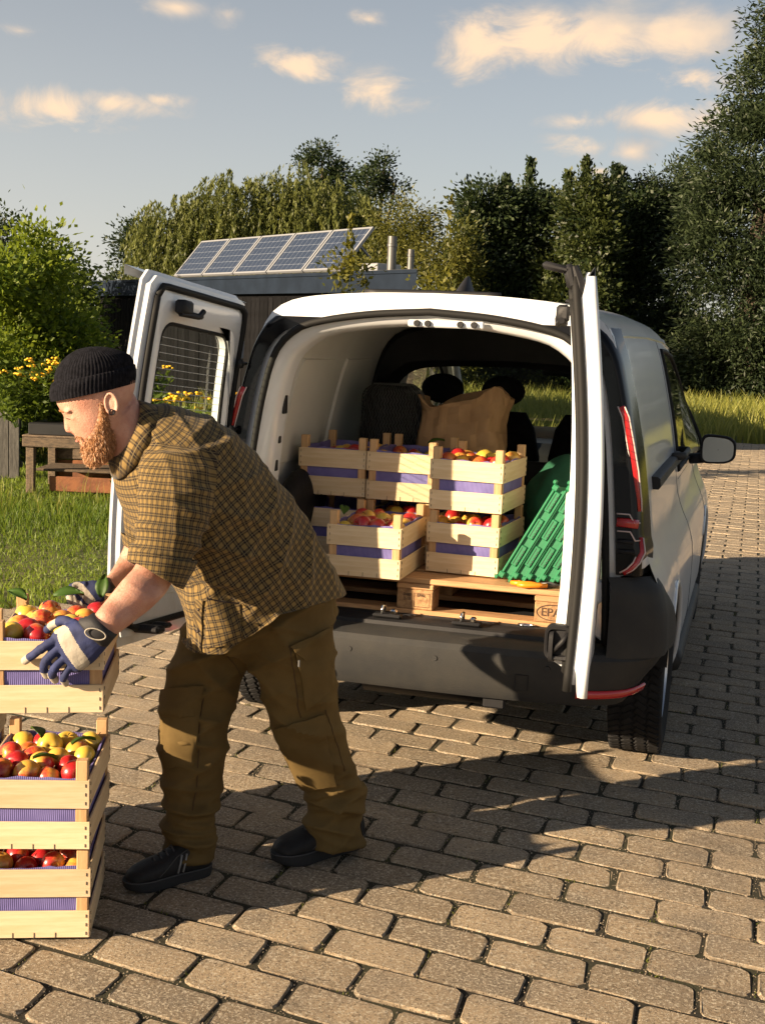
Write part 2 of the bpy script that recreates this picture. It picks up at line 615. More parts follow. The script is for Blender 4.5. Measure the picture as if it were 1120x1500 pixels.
def brick_material(name, island):
    m_ = bpy.data.materials.new(name)
    m_.use_nodes = True
    t = m_.node_tree
    b = t.nodes['Principled BSDF']
    b.inputs['Roughness'].default_value = .9
    b.inputs['Specular IOR Level'].default_value = .25
    geo = N(t, 'ShaderNodeNewGeometry')
    P = geo.outputs['Position']
    rn = geo.outputs['Random Per Island'] if island else N(t, 'ShaderNodeObjectInfo').outputs['Random']
    base = MIX(t, rn, (.265, .205, .138, 1), (.43, .33, .218, 1))
    n1 = N(t, 'ShaderNodeTexNoise', ins={'Scale': 5.0, 'Detail': 6.0, 'Roughness': .65})
    t.links.new(P, n1.inputs['Vector'])
    base = MIX(t, RANGE(t, n1.outputs['Fac'], .35, .75), base, (.23, .19, .145, 1))
    n2 = N(t, 'ShaderNodeTexNoise', ins={'Scale': 120.0, 'Detail': 3.0, 'Roughness': .75})
    t.links.new(P, n2.inputs['Vector'])
    base = MIX(t, RANGE(t, n2.outputs['Fac'], .50, .64), base, (.56, .49, .38, 1))
    vo = N(t, 'ShaderNodeTexVoronoi', ins={'Scale': 150.0})
    t.links.new(P, vo.inputs['Vector'])
    spk = RANGE(t, vo.outputs['Distance'], .16, .28, 1, 0)
    sel = RANGE(t, N(t, 'ShaderNodeSeparateColor').outputs[0], .0, 1.0) if False else None
    sc_ = N(t, 'ShaderNodeSeparateColor')
    t.links.new(vo.outputs['Color'], sc_.inputs[0])
    base = MIX(t, MATH(t, 'MULTIPLY', spk, MATH(t, 'GREATER_THAN', sc_.outputs[0], .70)), base, (.045, .032, .024, 1))
    base = MIX(t, MATH(t, 'MULTIPLY', spk, MATH(t, 'GREATER_THAN', sc_.outputs[1], .86)), base, (.74, .69, .58, 1))
    n7 = N(t, 'ShaderNodeTexNoise', ins={'Scale': 1.3, 'Detail': 7.0, 'Roughness': .7, 'Distortion': .8})
    t.links.new(P, n7.inputs['Vector'])
    base = MIX(t, RANGE(t, n7.outputs['Fac'], .48, .68, 0, .38), base, (.17, .14, .11, 1))
    n5 = N(t, 'ShaderNodeTexNoise', ins={'Scale': 75.0, 'Detail': 5.0, 'Roughness': .8})
    t.links.new(P, n5.inputs['Vector'])
    base = MIX(t, RANGE(t, n5.outputs['Fac'], .38, .47, .75, 0), base, (.10, .078, .055, 1))
    # worn, dirty arrises: dirt noise pattern of its own
    n4 = N(t, 'ShaderNodeTexNoise', ins={'Scale': 22.0, 'Detail': 8.0, 'Roughness': .75})
    t.links.new(P, n4.inputs['Vector'])
    base = MIX(t, RANGE(t, n4.outputs['Fac'], .6, .8, 0, .7), base, (.12, .095, .07, 1))
    if not island:                     # soil along each brick's edges, also painted dark to mute the sunlit bevels
        oc = N(t, 'ShaderNodeTexCoord')
        sx_ = N(t, 'ShaderNodeSeparateXYZ')
        t.links.new(oc.outputs['Object'], sx_.inputs[0])
        ex = MATH(t, 'DIVIDE', MATH(t, 'ABSOLUTE', sx_.outputs[0]), BW / 2 - .005)
        ey = MATH(t, 'DIVIDE', MATH(t, 'ABSOLUTE', MATH(t, 'MULTIPLY_ADD', sx_.outputs[0], -SH, sx_.outputs[1])), BH / 2 - .005)
        n6 = N(t, 'ShaderNodeTexNoise', ins={'Scale': 60.0, 'Detail': 6.0, 'Roughness': .75})
        t.links.new(P, n6.inputs['Vector'])
        gx = MATH(t, 'MULTIPLY', MATH(t, 'SUBTRACT', ex, 1.0), (BW / 2) / .012)
        gy = MATH(t, 'MULTIPLY', MATH(t, 'SUBTRACT', ey, 1.0), (BH / 2) / .012)
        ed = MATH(t, 'MULTIPLY_ADD', n6.outputs['Fac'], 2.2, MATH(t, 'MAXIMUM', gx, gy))
        base = MIX(t, RANGE(t, ed, .55, 1.5, 0, .85), base, (.045, .033, .023, 1))
    t.links.new(base, b.inputs['Base Color'])
    n3 = N(t, 'ShaderNodeTexNoise', ins={'Scale': 130.0, 'Detail': 7.0, 'Roughness': .8})
    t.links.new(P, n3.inputs['Vector'])
    h = MATH(t, 'MULTIPLY_ADD', spk, -.35, n3.outputs['Fac'])
    bu = N(t, 'ShaderNodeBump', ins={'Strength': 1.0, 'Distance': .008})
    t.links.new(h, bu.inputs['Height'])
    t.links.new(bu.outputs[0], b.inputs['Normal'])
    return m_


BW, BH, SH = .2775, .158, -.135          # length, row pitch, skew of the courses
m_brick, m_brick_far = brick_material('paving_brick', False), brick_material('paving_brick_far', True)


def brick_mesh(seed):
    """rounded-corner concrete paver with chipped, worn arrises: 12 outline points"""
    rs = random.Random(seed)
    hw, hh, c = BW / 2 - .0048, BH / 2 - .0045, .023
    out_ = []
    for (sx, sy, a0) in ((1, 1, 0), (-1, 1, 90), (-1, -1, 180), (1, -1, 270)):
        for k in range(3):
            a = R(a0 + 45 * k)
            x = sx * (hw - c) + c * math.cos(a) + rs.uniform(-.005, .003)
            y = sy * (hh - c) + c * math.sin(a) + rs.uniform(-.0055, .003)
            out_.append((x, y))
    z1 = -.006
    r0 = [(x, y + SH * x, -.03) for x, y in out_]
    r1 = [(x, y + SH * x, z1 + rs.uniform(-.003, .001)) for x, y in out_]
    r2 = [(x * (1 - .0055 / hw), y * (1 - .0055 / hh) + SH * x, rs.uniform(-.0022, .0006)) for x, y in out_]
    mb = MB()
    n = 12
    mb.add(r0 + r1 + r2, [(i * n + j, i * n + (j + 1) % n, (i + 1) * n + (j + 1) % n, (i + 1) * n + j) for i in range(2) for j in range(n)] + [tuple(2 * n + j for j in range(n))])
    return mb


protos = [brick_mesh(s) for s in range(14)]
pm = []
for i, p in enumerate(protos):
    me = p.mesh('brick', angle=None)
    me.materials.append(m_brick)
    pm.append(me)
cells = []
for j in range(-40, 140):
    for i in range(-30, 36):
        x = .705 + i * BW + (BW / 2 if j % 2 else 0) + .138
        y = -.985 + j * BH + SH * (x - .845)
        if not in_poly(x, y):
            continue
        d = np.array([x, y, 0]) - CAM
        D = d @ _f
        if D < .8:
            vis = 9
            px = py = 0
        else:
            px, py = CX + F_PX * (d @ _r) / D, CY - F_PX * (d @ _u) / D
            vis = 0 if (-90 < px < 1210 and py < 1560) else 1
        cells.append((vis, D, x, y, px, py))
# the bricks that show largest: in frame and not under the van or behind the crates
near = [c for c in cells if c[0] == 0 and not (abs(c[2]) < .75 and c[3] > .45) and not (c[4] < 100 and 950 < c[5] < 1360)]
near.sort(key=lambda c: c[1])
near = near[:300]
ns = set((c[2], c[3]) for c in near)
for k, (vis, D, x, y, px, py) in enumerate(near):
    o = bpy.data.objects.new('brick', pm[rng.randrange(len(pm))])
    COL.objects.link(o)
    o.parent = pave
    o.location = (x + rng.uniform(-.0025, .0025), y + rng.uniform(-.0025, .0025), rng.uniform(-.004, .002))
    o.rotation_euler = (rng.uniform(-.009, .009), rng.uniform(-.009, .009), rng.uniform(-.02, .02) + (PI if rng.random() < .5 else 0))
PV = [np.array(p.v) for p in protos]
VV, QQ, NN, b = [], [], [], 0
for (vis, D, x, y, px, py) in cells:
    if (x, y) in ns or (vis and D > 12):
        continue
    P = PV[rng.randrange(14)] * np.array([rng.choice((-1, 1)), 1, 1])
    P = P.copy()
    P[:, 1] = PV[0][:, 1] * 0 + P[:, 1]
    if P[0, 0] * PV[0][0, 0] < 0:
        P[:, 1] += 2 * SH * P[:, 0]
    VV.append(P + np.array([x + rng.uniform(-.003, .003), y + rng.uniform(-.003, .003), rng.uniform(-.005, .002)]))
    for f_ in protos[0].f:
        (QQ if len(f_) == 4 else NN).append(tuple(b + q for q in f_))
    b += 36
me = bpy.data.meshes.new('more_bricks')
me.from_pydata(np.vstack(VV).tolist(), [], QQ + NN)
o = link('more_bricks', me, m_brick_far, pave)
tag(o, kind='stuff')

# moss and weeds in the joints
m_moss = mat('moss', (.05, .075, .012), .95, col2=(.1, .13, .02), vscale=30)


def blades(pts, hmin, hmax, wid, seed, lean=.5, seg=2):
    """curved grass blades -> verts, quads, tint"""
    rs = np.random.RandomState(seed)
    n = len(pts)
    a = rs.uniform(0, 2 * PI, n)
    h = rs.uniform(hmin, hmax, n) * rs.uniform(.6, 1, n)
    ln = rs.uniform(.1, lean, n) * h
    b_ = rs.uniform(0, 2 * PI, n)
    wv = np.stack([np.cos(a), np.sin(a), 0 * a], 1) * (wid * rs.uniform(.6, 1.2, n))[:, None]
    lv = np.stack([np.cos(b_), np.sin(b_), 0 * b_], 1) * ln[:, None]
    up = np.array([0, 0, 1.0])
    p0 = pts
    p1 = pts + up * (h * .55)[:, None] + lv * .3
    p2 = pts + up * h[:, None] + lv
    Vv = np.stack([p0 - wv, p0 + wv, p1 + wv * .75, p1 - wv * .75, p2 + wv * .12, p2 - wv * .12], 1).reshape(-1, 3)
    i0 = np.arange(n)[:, None] * 6
    Q = np.concatenate([i0 + np.array([[0, 1, 2, 3]]), i0 + np.array([[3, 2, 4, 5]])], 1).reshape(-1, 4)
    tint = np.repeat(np.clip(rs.normal(.5, .25, n), 0, 1), 6)
    return Vv, Q, tint


def leafy(name, Vv, Q, tint, material, parent=None, kind=None):
    me_ = fast_mesh(name, Vv, Q)
    at_ = me_.attributes.new('tint', 'FLOAT', 'POINT')
    at_.data.foreach_set('value', np.asarray(tint, np.float32))
    o_ = link(name, me_, material, parent)
    if kind:
        tag(o_, kind=kind)
    return o_


m_grass = leaf_mat('lawn_grass', (.05, .10, .008), (.20, .26, .03), .4)
m_mead = leaf_mat('meadow_grass', (.10, .13, .02), (.31, .30, .07), .4)
# lawn beside the pavement
pts = []
while len(pts) < 72000:
    x, y = nr.uniform(-10.5, -1.2), nr.uniform(-1.2, 9.5)
    if in_poly(x, y):
        continue
    q = np.array([x, y, 0]) - CAM
    if q @ _f < 1 or (CX + F_PX * (q @ _r) / (q @ _f)) > 420 or (CX + F_PX * (q @ _r) / (q @ _f)) < -620:
        continue
    pts.append((x, y, -.02))
Vv, Q, tn = blades(np.array(pts), .03, .095, .0045, 3, .9)
pt = np.array(pts)
big = nzv(pt, 2.2, 5)
tn = np.clip(tn + np.repeat(big * .3, 6), 0, 1)
Vv = Vv.copy()
Vv[:, 2] = -.02 + (Vv[:, 2] + .02) * np.repeat(1 + .35 * nzv(pt, 1.6, 6), 6)
lawn = leafy('lawn_grass', Vv, Q, tn, m_grass, None, 'stuff')
tag(lawn, 'short bright green lawn grass beside the brick pavement', 'grass')
# tall seed-head stalks at the lawn's far edge
pts = []
for _ in range(160):
    x, y = nr.uniform(-6.6, -4.6), nr.uniform(5.0, 6.6)
    pts.append((x, y, -.02))
Vv, Q, tn = blades(np.array(pts), .15, .34, .0035, 8, .4)
o = leafy('tall_grass', Vv, Q, tn, m_mead, None, 'stuff')
tag(o, 'thin tall grass stalks in front of the wooden cold frame', 'grass')
# meadow beyond the pavement
pts = []
while len(pts) < 60000:
    y = 20.2 + abs(nr.normal(0, 13))
    x = nr.uniform(-14, 16)
    if y > 56 or in_poly(x, y):
        continue
    pts.append((x, y, -.03))
for _ in range(9000):
    x, y = nr.uniform(-9, -1.4), nr.uniform(9, 21)
    if not in_poly(x, y):
        pts.append((x, y, -.03))
Vv, Q, tn = blades(np.array(pts), .25, .75, .018, 12, .6)
o = leafy('meadow_grass', Vv, Q, tn, m_mead, None, 'stuff')
tag(o, 'tall pale meadow grass beyond the end of the pavement', 'grass')
# moss tufts along joints
VV, QQ, TT, b = [], [], [], 0
pts = []
for c in near[::1]:
    if rng.random() < .30:
        x = c[2] + rng.choice((-1, 1)) * BW / 2
        for _ in range(rng.randint(4, 22)):
            yy = c[3] + SH * (x - c[2]) + rng.uniform(-.07, .07)
            pts.append((x + rng.gauss(0, .004), yy, -.012))
    if rng.random() < .22:
        x0 = c[2] + rng.uniform(-.12, .12)
        for _ in range(rng.randint(4, 18)):
            x = x0 + rng.gauss(0, .025)
            pts.append((x, c[3] + SH * (x - c[2]) + BH / 2 + rng.gauss(0, .003), -.012))
Vv, Q, tn = blades(np.array(pts), .008, .02, .0025, 13, .9)
m_mossl = leaf_mat('moss', (.045, .055, .010), (.13, .14, .02), .3)
o = leafy('joint_moss', Vv, Q, tn, m_mossl, None, 'stuff')
tag(o, 'green moss tufts in the joints of the paving bricks', 'moss')
# grit swept into the joints
pts = []
VVg, QQg = [], []
b = 0
for k in range(9000):
    c = near[rng.randrange(len(near))]
    if rng.random() < .5:
        x = c[2] + rng.choice((-1, 1)) * BW / 2 + rng.gauss(0, .006)
        y = c[3] + SH * (x - c[2]) + rng.uniform(-.08, .08)
    else:
        x = c[2] + rng.uniform(-.14, .14)
        y = c[3] + SH * (x - c[2]) + BH / 2 + rng.gauss(0, .006)
    s = rng.uniform(.0012, .0034)
    z = -.006 if rng.random() < .85 else .001
    VVg += [(x + s, y, z), (x - s * .6, y + s * .8, z), (x - s * .6, y - s * .8, z), (x, y, z + s * 1.1)]
    QQg += [(b, b + 1, b + 3), (b + 1, b + 2, b + 3), (b + 2, b, b + 3)]
    b += 4
m_grit = mat('grit', (.30, .24, .17), .9, island=.5)
o = link('joint_grit', fast_mesh('joint_grit', VVg, QQg), m_grit)
tag(o, 'loose grit lying in the paving joints', 'grit', kind='stuff')

# ------------------------------------------------------------------ trees and shrubs
m_bark = mat('bark', (.06, .045, .032), .95, vary=.4, vscale=6, bump=.8, bscale=20, stretch=(6, 6, 1))


def leaves(C_, D_, length, width, seed, tint, droop=0.0, up=.25):
    """diamond leaves at C_ pointing roughly along D_"""
    rs = np.random.RandomState(seed)
    n = len(C_)
    d = D_ + rs.normal(0, .55, (n, 3))
    d[:, 2] += up - droop
    d /= np.linalg.norm(d, axis=1)[:, None] + 1e-9
    s = np.cross(d, rs.normal(0, 1, (n, 3)))
    s /= np.linalg.norm(s, axis=1)[:, None] + 1e-9
    L = (length * rs.uniform(.65, 1.25, n))[:, None]
    W = (width * rs.uniform(.7, 1.2, n))[:, None]
    nn = np.cross(d, s)
    b0 = C_ - d * L * .5
    t0 = C_ + d * L * .5 + nn * L * rs.uniform(-.15, .15, n)[:, None]
    l0 = C_ + s * W * .5 + nn * L * .06
    r0 = C_ - s * W * .5 + nn * L * .06
    Vv = np.stack([b0, l0, t0, r0], 1).reshape(-1, 3)
    Q = np.arange(4 * n).reshape(-1, 4)
    return Vv, Q, np.repeat(np.clip(tint, 0, 1), 4)


def blob_points(blobs, n, rs, inner=.45):
    """points in the outer shell of a set of ellipsoids + outward directions"""
    vol = np.array([b_[3] * b_[4] * b_[5] for b_ in blobs]) ** .75
    idx = rs.choice(len(blobs), n, p=vol / vol.sum())
    u_ = rs.normal(0, 1, (n, 3))
    u_ /= np.linalg.norm(u_, axis=1)[:, None]
    r_ = inner + (1 - inner) * rs.uniform(0, 1, n) ** .6
    B = np.array(blobs)[idx]
    P = B[:, :3] + u_ * r_[:, None] * B[:, 3:6]
    return P, u_


def tree(name, label, base, blobs, n_clump, per, clump_r, leaf, material, seed, trunk_h, trunk_r, group='trees round the yard', spikes=0, parts=True, tintb=.45):
    """blobs relative to base; crown of clumped leaves on a trunk with limbs"""
    rs = np.random.RandomState(seed)
    root = thing(name, label, 'tree' if 'tree' in name or 'willow' in name or 'oak' in name else 'shrub', base, group=group)
    P, U = blob_points(blobs, int(n_clump * 1.55), rs)
    fr_ = 1.15 / max(.12, clump_r) * 1.0
    kp = nzv(P, fr_, seed + 5) > -.22      # hollows between the boughs
    P, U = P[kp], U[kp]
    if spikes:
        tops = [max(blobs, key=lambda b_: b_[2] + b_[5])] + [blobs[rs.randint(len(blobs))] for _ in range(spikes - 1)]
        ex, eu = [], []
        for b_ in tops:
            x, y = b_[0] + rs.uniform(-.7, .7) * b_[3], b_[1] + rs.uniform(-.6, .6) * b_[4]
            hh = rs.uniform(.3, 1.15)
            z0 = b_[2] + b_[5] * math.sqrt(max(0, 1 - ((x - b_[0]) / b_[3]) ** 2 - ((y - b_[1]) / b_[4]) ** 2)) - .2
            for k in range(7):
                ex.append((x, y, z0 + hh * k / 6))
                eu.append((0, 0, 1))
        P = np.vstack([P, ex])
        U = np.vstack([U, eu])
    n = len(P)
    ct = rs.normal(tintb, .27, n)
    cl = np.repeat(np.arange(n), per)
    sg = np.full(n, clump_r)
    if spikes:
        sg[-7 * spikes:] = clump_r * .28
    off = rs.normal(0, 1, (len(cl), 3)) * sg[cl][:, None] * np.array([1, 1, .75])
    Cc = P[cl] + off
    Cc[:, 2] = np.maximum(Cc[:, 2], .05)
    tint = ct[cl] + rs.normal(0, .18, len(cl)) + off[:, 2] / clump_r * .08
    Vv, Q, tn = leaves(Cc, U[cl] * .7 + off / clump_r * .4, leaf[0], leaf[1], seed + 1, tint, up=leaf[2] if len(leaf) > 2 else .1)
    leafy('crown', Vv, Q, tn, material, root)
    mb = MB()
    x0 = rs.uniform(-.1, .1)
    top = Vector((x0, 0, trunk_h))
    mb.tube([(0, 0, -.05), (x0 * .4, 0, trunk_h * .4), top, top + Vector((0, 0, trunk_h * .5))], [trunk_r * 1.25, trunk_r, trunk_r * .75, trunk_r * .3], 8)
    for b_ in blobs[:7]:
        e = Vector(b_[:3])
        mid = (top * .6 + e * .4) + Vector((rs.uniform(-.2, .2), rs.uniform(-.2, .2), .1))
        mb.tube([top * .85, mid, e, e + (e - mid) * .15], [trunk_r * .55, trunk_r * .4, trunk_r * .22, .01], 6)
    if parts:
        link('trunk', mb.mesh('trunk', True), m_bark, root)
    return root


def willow(name, label, base, blobs, n_str, slen, per, leaf, material, seed, trunk_h, trunk_r, group='trees round the yard'):
    rs = np.random.RandomState(seed)
    root = thing(name, label, 'tree', base, group=group)
    P, U = blob_points(blobs, int(n_str * 1.5), rs, .62)
    keep = U[:, 2] > -.35
    P, U = P[keep], U[keep]
    n = len(P)
    h = rs.uniform(slen[0], slen[1], n)
    t = np.linspace(0, 1, per)
    ct = rs.normal(.5, .2, n)
    out_ = np.stack([U[:, 0], U[:, 1], np.zeros(n)], 1)
    sway = rs.normal(0, .12, (n, 1, 3))
    pos = P[:, None, :] + out_[:, None, :] * (1.05 * t ** .6)[None, :, None] * (.5 + .5 * rs.uniform(0, 1, (n, 1, 1))) + sway * t[None, :, None]
    pos[:, :, 2] += .25 * np.sin(t * 2.2)[None, :] * .6 - (h[:, None] * t[None, :] ** 1.35)
    pos += rs.normal(0, .035, pos.shape)
    Cc = pos.reshape(-1, 3)
    k = Cc[:, 2] > .25
    tint = (np.repeat(ct, per) + rs.normal(0, .15, n * per))[k]
    D_ = np.tile(np.array([[0, 0, -1.0]]), (n * per, 1))[k]
    Vv, Q, tn = leaves(Cc[k], D_, leaf[0], leaf[1], seed + 3, tint, droop=.3, up=0)
    leafy('crown', Vv, Q, tn, material, root)
    mb = MB()
    top = Vector((.1, 0, trunk_h))
    mb.tube([(0, 0, -.05), (.05, 0, trunk_h * .5), top], [trunk_r * 1.3, trunk_r, trunk_r * .8], 9)
    for b_ in blobs[:7]:
        e = Vector(b_[:3])
        mb.tube([top * .9, top * .5 + e * .5, e], [trunk_r * .6, trunk_r * .4, trunk_r * .15], 6)
    link('trunk', mb.mesh('trunk', True), m_bark, root)
    return root


def px_tree(x, d):
    return under(x, d)


def hz(x):
    return 503 + (x - 560) * .041


def z_of(x, y, d):
    return at(x, y, d)[2]


m_lf_bright = leaf_mat('bright_leaves', (.045, .085, .006), (.20, .25, .022), .42)
m_lf_mid = leaf_mat('mid_leaves', (.03, .055, .008), (.12, .16, .022), .35)
m_lf_dark = leaf_mat('dark_leaves', (.010, .021, .009), (.042, .062, .020), .28)
m_lf_will = leaf_mat('willow_leaves', (.045, .062, .014), (.16, .175, .045), .35)
m_lf_yel = leaf_mat('yellowing_leaves', (.042, .055, .010), (.14, .135, .026), .35)
m_lf_grey = leaf_mat('grey_willow_leaves', (.012, .022, .010), (.050, .070, .028), .26)
RT = Vector(_r0)                      # sideways in the camera's ground direction
FW = Vector((_f[0], _f[1], 0)).normalized()


def B(lst):
    """blobs given as (sideways, away, up, r_side, r_away, r_up) -> world axes"""
    o_ = []
    for (s, a, z, rs_, ra, rz) in lst:
        p = RT * s + FW * a
        o_.append((p.x, p.y, z, rs_, ra, rz))
    return o_


def scatter_blobs(wd, dp, z0, z1, n, r_, seed):
    rs = random.Random(seed)
    o_ = []
    for k in range(n):
        z = z0 + (z1 - z0) * (k + .5) / n
        f_ = math.sin(PI * min(1, max(.18, .15 + .78 * (k + .5) / n))) ** .7
        o_.append((rs.uniform(-1, 1) * (wd * f_ - r_ * .5), rs.uniform(-1, 1) * dp * f_, z + rs.uniform(-.1, .1), r_ * rs.uniform(.7, 1.2), r_ * rs.uniform(.7, 1.2), r_ * rs.uniform(.6, 1.0)))
    return B(o_)


# left: bright shrubs behind the planter
tree('elder_shrub', 'tall bright green shrub rising behind the yellow flowers', px_tree(50, 16.0), scatter_blobs(.68, .5, .4, 2.65, 15, .42, 1), 170, 62, .16, (.095, .05), m_lf_bright, 11, .8, .05, 'bright shrubs beside the lawn')
tree('elder_shrub', 'bushy yellow-green shrub between the tall shrub and the dark shed', px_tree(96, 16.6), scatter_blobs(.42, .45, .3, 1.6, 9, .32, 2), 105, 60, .15, (.09, .045), m_lf_bright, 12, .7, .045, 'bright shrubs beside the lawn')
tree('elder_shrub', 'lush green shrub at the weathered grey fence', px_tree(-14, 15.2), scatter_blobs(.5, .6, .2, 2.4, 12, .42, 3), 150, 60, .15, (.09, .05), m_lf_bright, 13, .7, .05, 'bright shrubs beside the lawn')
tree('elder_shrub', 'low green shrub against the dark shed wall', px_tree(165, 16.5), scatter_blobs(.55, .4, .25, .95, 8, .30, 4), 90, 60, .14, (.085, .045), m_lf_bright, 14, .5, .04, 'bright shrubs beside the lawn')
tree('hazel_shrub', 'dark leafy shrub at the foot of the tall bright shrub', px_tree(-2, 14.6), scatter_blobs(.42, .35, .15, 1.1, 7, .32, 5), 90, 60, .13, (.075, .045), m_lf_mid, 15, .4, .035, 'bright shrubs beside the lawn')
tree('hazel_tree', 'mid green tree showing above the bright shrubs', px_tree(80, 26), scatter_blobs(1.1, .8, .8, 2.9, 10, .7, 6), 150, 55, .24, (.13, .07), m_lf_mid, 16, 1.2, .1)
tree('dark_tree', 'dark tree standing behind the bright shrubs at the yard corner', px_tree(-8, 34), scatter_blobs(1.0, .8, 2.4, 4.5, 8, .7, 7), 120, 50, .25, (.15, .08), m_lf_dark, 17, 2.4, .14)
tree('dark_tree', 'dark spreading tree at the bare end of the willow row', px_tree(222, 47), scatter_blobs(1.5, 1.0, 1.5, 5.2, 10, .95, 8), 190, 55, .27, (.17, .09), m_lf_dark, 18, 2.0, .18)
# willows behind the shed
dW = 46
willow('weeping_willow', 'pale weeping willow with long hanging sprays behind the shed', px_tree(300, dW), B([(-.9, 0, 5.0, 1.5, 1.4, 1.7), (.8, 0, 5.7, 1.5, 1.4, 1.8), (-.1, .5, 4.4, 1.8, 1.4, 2.0)]), 700, (.8, 2.7), 34, (.22, .06), m_lf_will, 21, 3, .3)
willow('weeping_willow', 'tallest weeping willow directly behind the solar panels', px_tree(425, dW), B([(-1.0, 0, 5.7, 1.3, 1.3, 1.8), (.1, 0, 6.1, 1.3, 1.3, 1.9), (1.4, 0, 5.8, 1.4, 1.3, 1.7), (2.4, 0, 5.0, 1.2, 1.3, 1.6), (0, .4, 4.8, 2.2, 1.3, 2.1)]), 900, (.8, 2.9), 34, (.22, .06), m_lf_will, 22, 3, .32)
tree('willow_tree', 'round yellowing tree behind the metal flues', px_tree(590, 40), scatter_blobs(1.6, 1.2, 1.0, 5.6, 18, 1.0, 23), 420, 60, .26, (.14, .055), m_lf_yel, 23, 2.4, .2)
tree('willow_tree', 'green and yellow tree beside the dark row of trees', px_tree(655, 37), scatter_blobs(1.1, 1.0, .8, 4.6, 13, .85, 24), 280, 58, .24, (.14, .055), m_lf_yel, 24, 2, .17)
tree('oak_tree', 'high dark oak crown showing above the willows', px_tree(468, 70), B([(-1.0, 0, 9.5, 1.1, 1, 1.0), (-.2, 0, 11.2, 1.0, 1, 1.0), (.7, 0, 10.2, 1.0, 1, 1.0), (.0, 0, 8.8, 1.6, 1, 1.4), (-1.0, 0, 11.0, .6, .6, .6), (.0, 0, 7.4, 1.8, 1, 1.4)]), 190, 50, .30, (.2, .11), m_lf_dark, 25, 6, .3)
tree('oak_tree', 'smaller dark oak crown beside the high oak', px_tree(543, 68), B([(-.5, 0, 9.9, .9, 1, .9), (.35, 0, 10.7, .85, 1, .8), (.95, 0, 9.8, .7, .8, .8), (0, 0, 8.5, 1.4, 1, 1.5), (0, 0, 7.0, 1.5, 1, 1.4)]), 150, 50, .29, (.2, .11), m_lf_dark, 26, 5, .28)
# dark row behind the van
for k, (x, d, top, wd, lab) in enumerate([(700, 43, 268, 1.35, 'dark tree next to the yellowing tree, first of the row'), (765, 44, 256, 1.25, 'dark narrow tree with upright tips in the middle of the row'),
                                          (842, 42, 250, 1.4, 'dark bushy tree with upright tips behind the van roof'), (905, 45, 262, 1.3, 'dark tree in the row beside the tall grey-green willows')]):
    ht = z_of(x, top, d)
    tree('hornbeam_tree', lab, px_tree(x, d), scatter_blobs(wd, 1.1, .7, ht - .75, 18, .95, 30 + k), 480, 62, .26, (.17, .095, .3), m_lf_dark if k != 2 else leaf_mat('hornbeam_leaves', (.014, .026, .008), (.06, .075, .018), .25), 30 + k, 2.2, .17, 'row of dark trees behind the van', spikes=9)
# right: tall grey-green willows
ht = z_of(985, 225, 45)
tree('white_willow_tree', 'grey-green willow tree behind the tallest tree', px_tree(968, 45), scatter_blobs(1.75, 1.3, .9, ht - .8, 24, 1.15, 41), 620, 66, .26, (.18, .06, -.1), m_lf_grey, 41, 2.4, .2, 'grey-green willows')
tb = B([(.0, -.3, .9, 1.5, 1.0, 1.0), (1.2, -.3, .9, 1.5, 1.0, 1.0), (.1, 0, 1.5, 1.5, 1.3, 1.3), (-.25, 0, 2.6, 1.5, 1.3, 1.2), (.3, 0, 3.7, 1.75, 1.4, 1.3), (.4, .2, 4.9, 1.55, 1.3, 1.2), (.6, 0, 6.0, 1.35, 1.2, 1.2), (.75, 0, 7.1, 1.15, 1.1, 1.15), (.95, 0, 8.3, .85, 1, 1.2), (1.1, 0, 9.3, .55, .8, .9),
         (1.9, .3, 3.0, 1.5, 1.3, 1.5), (1.9, .3, 5.4, 1.3, 1.2, 1.5), (-.7, .1, 3.3, .8, .9, .9), (-.5, 0, 4.5, .7, .8, .7), (-.1, 0, 6.2, .6, .7, .6)])
tb = [tuple(c_ * 1.66 for c_ in b_) for b_ in tb]
tree('white_willow_tree', 'tallest grey-green willow tree towering over the meadow edge', px_tree(1092, 41.5), tb, 1350, 78, .34, (.22, .065, -.1), m_lf_grey, 42, 4.5, .42, 'grey-green willows')
for k, (x, d, w_, h_, lab) in enumerate([(760, 44, 2.2, 2.0, 'low dark undergrowth bush below the row of trees'), (880, 44, 2.3, 2.2, 'dark bush filling the gap under the bushy tree'), (985, 44, 2.0, 2.0, 'dark bush at the meadow edge under the willows'),
                                         (1075, 46, 3.4, 2.4, 'broad dark bush behind the trunk of the tallest willow')]):
    tree('thicket_shrub', lab, px_tree(x, d), scatter_blobs(w_, .9, .3, h_, 12, .6, 50 + k), 210, 55, .22, (.14, .07), m_lf_dark, 50 + k, .5, .06, 'dark bushes at the meadow edge')
# far wood closing the horizon
rs_ = np.random.RandomState(77)
Pw = np.stack([rs_.uniform(-55, 45, 26000), rs_.uniform(62, 85, 26000), np.zeros(26000)], 1)
Pw[:, 2] = rs_.uniform(0, 1, 26000) ** .8 * (4.6 + 1.1 * np.sin(Pw[:, 0] * .7) + .7 * np.sin(Pw[:, 0] * 1.9 + 1))
Vv, Q, tn = leaves(Pw, rs_.normal(0, 1, (26000, 3)), .5, .3, 78, rs_.normal(.4, .2, 26000))
o = leafy('distant_wood', Vv, Q, tn, m_lf_dark, None, 'stuff')
tag(o, 'distant dark wood closing the horizon behind the trees', 'wood')

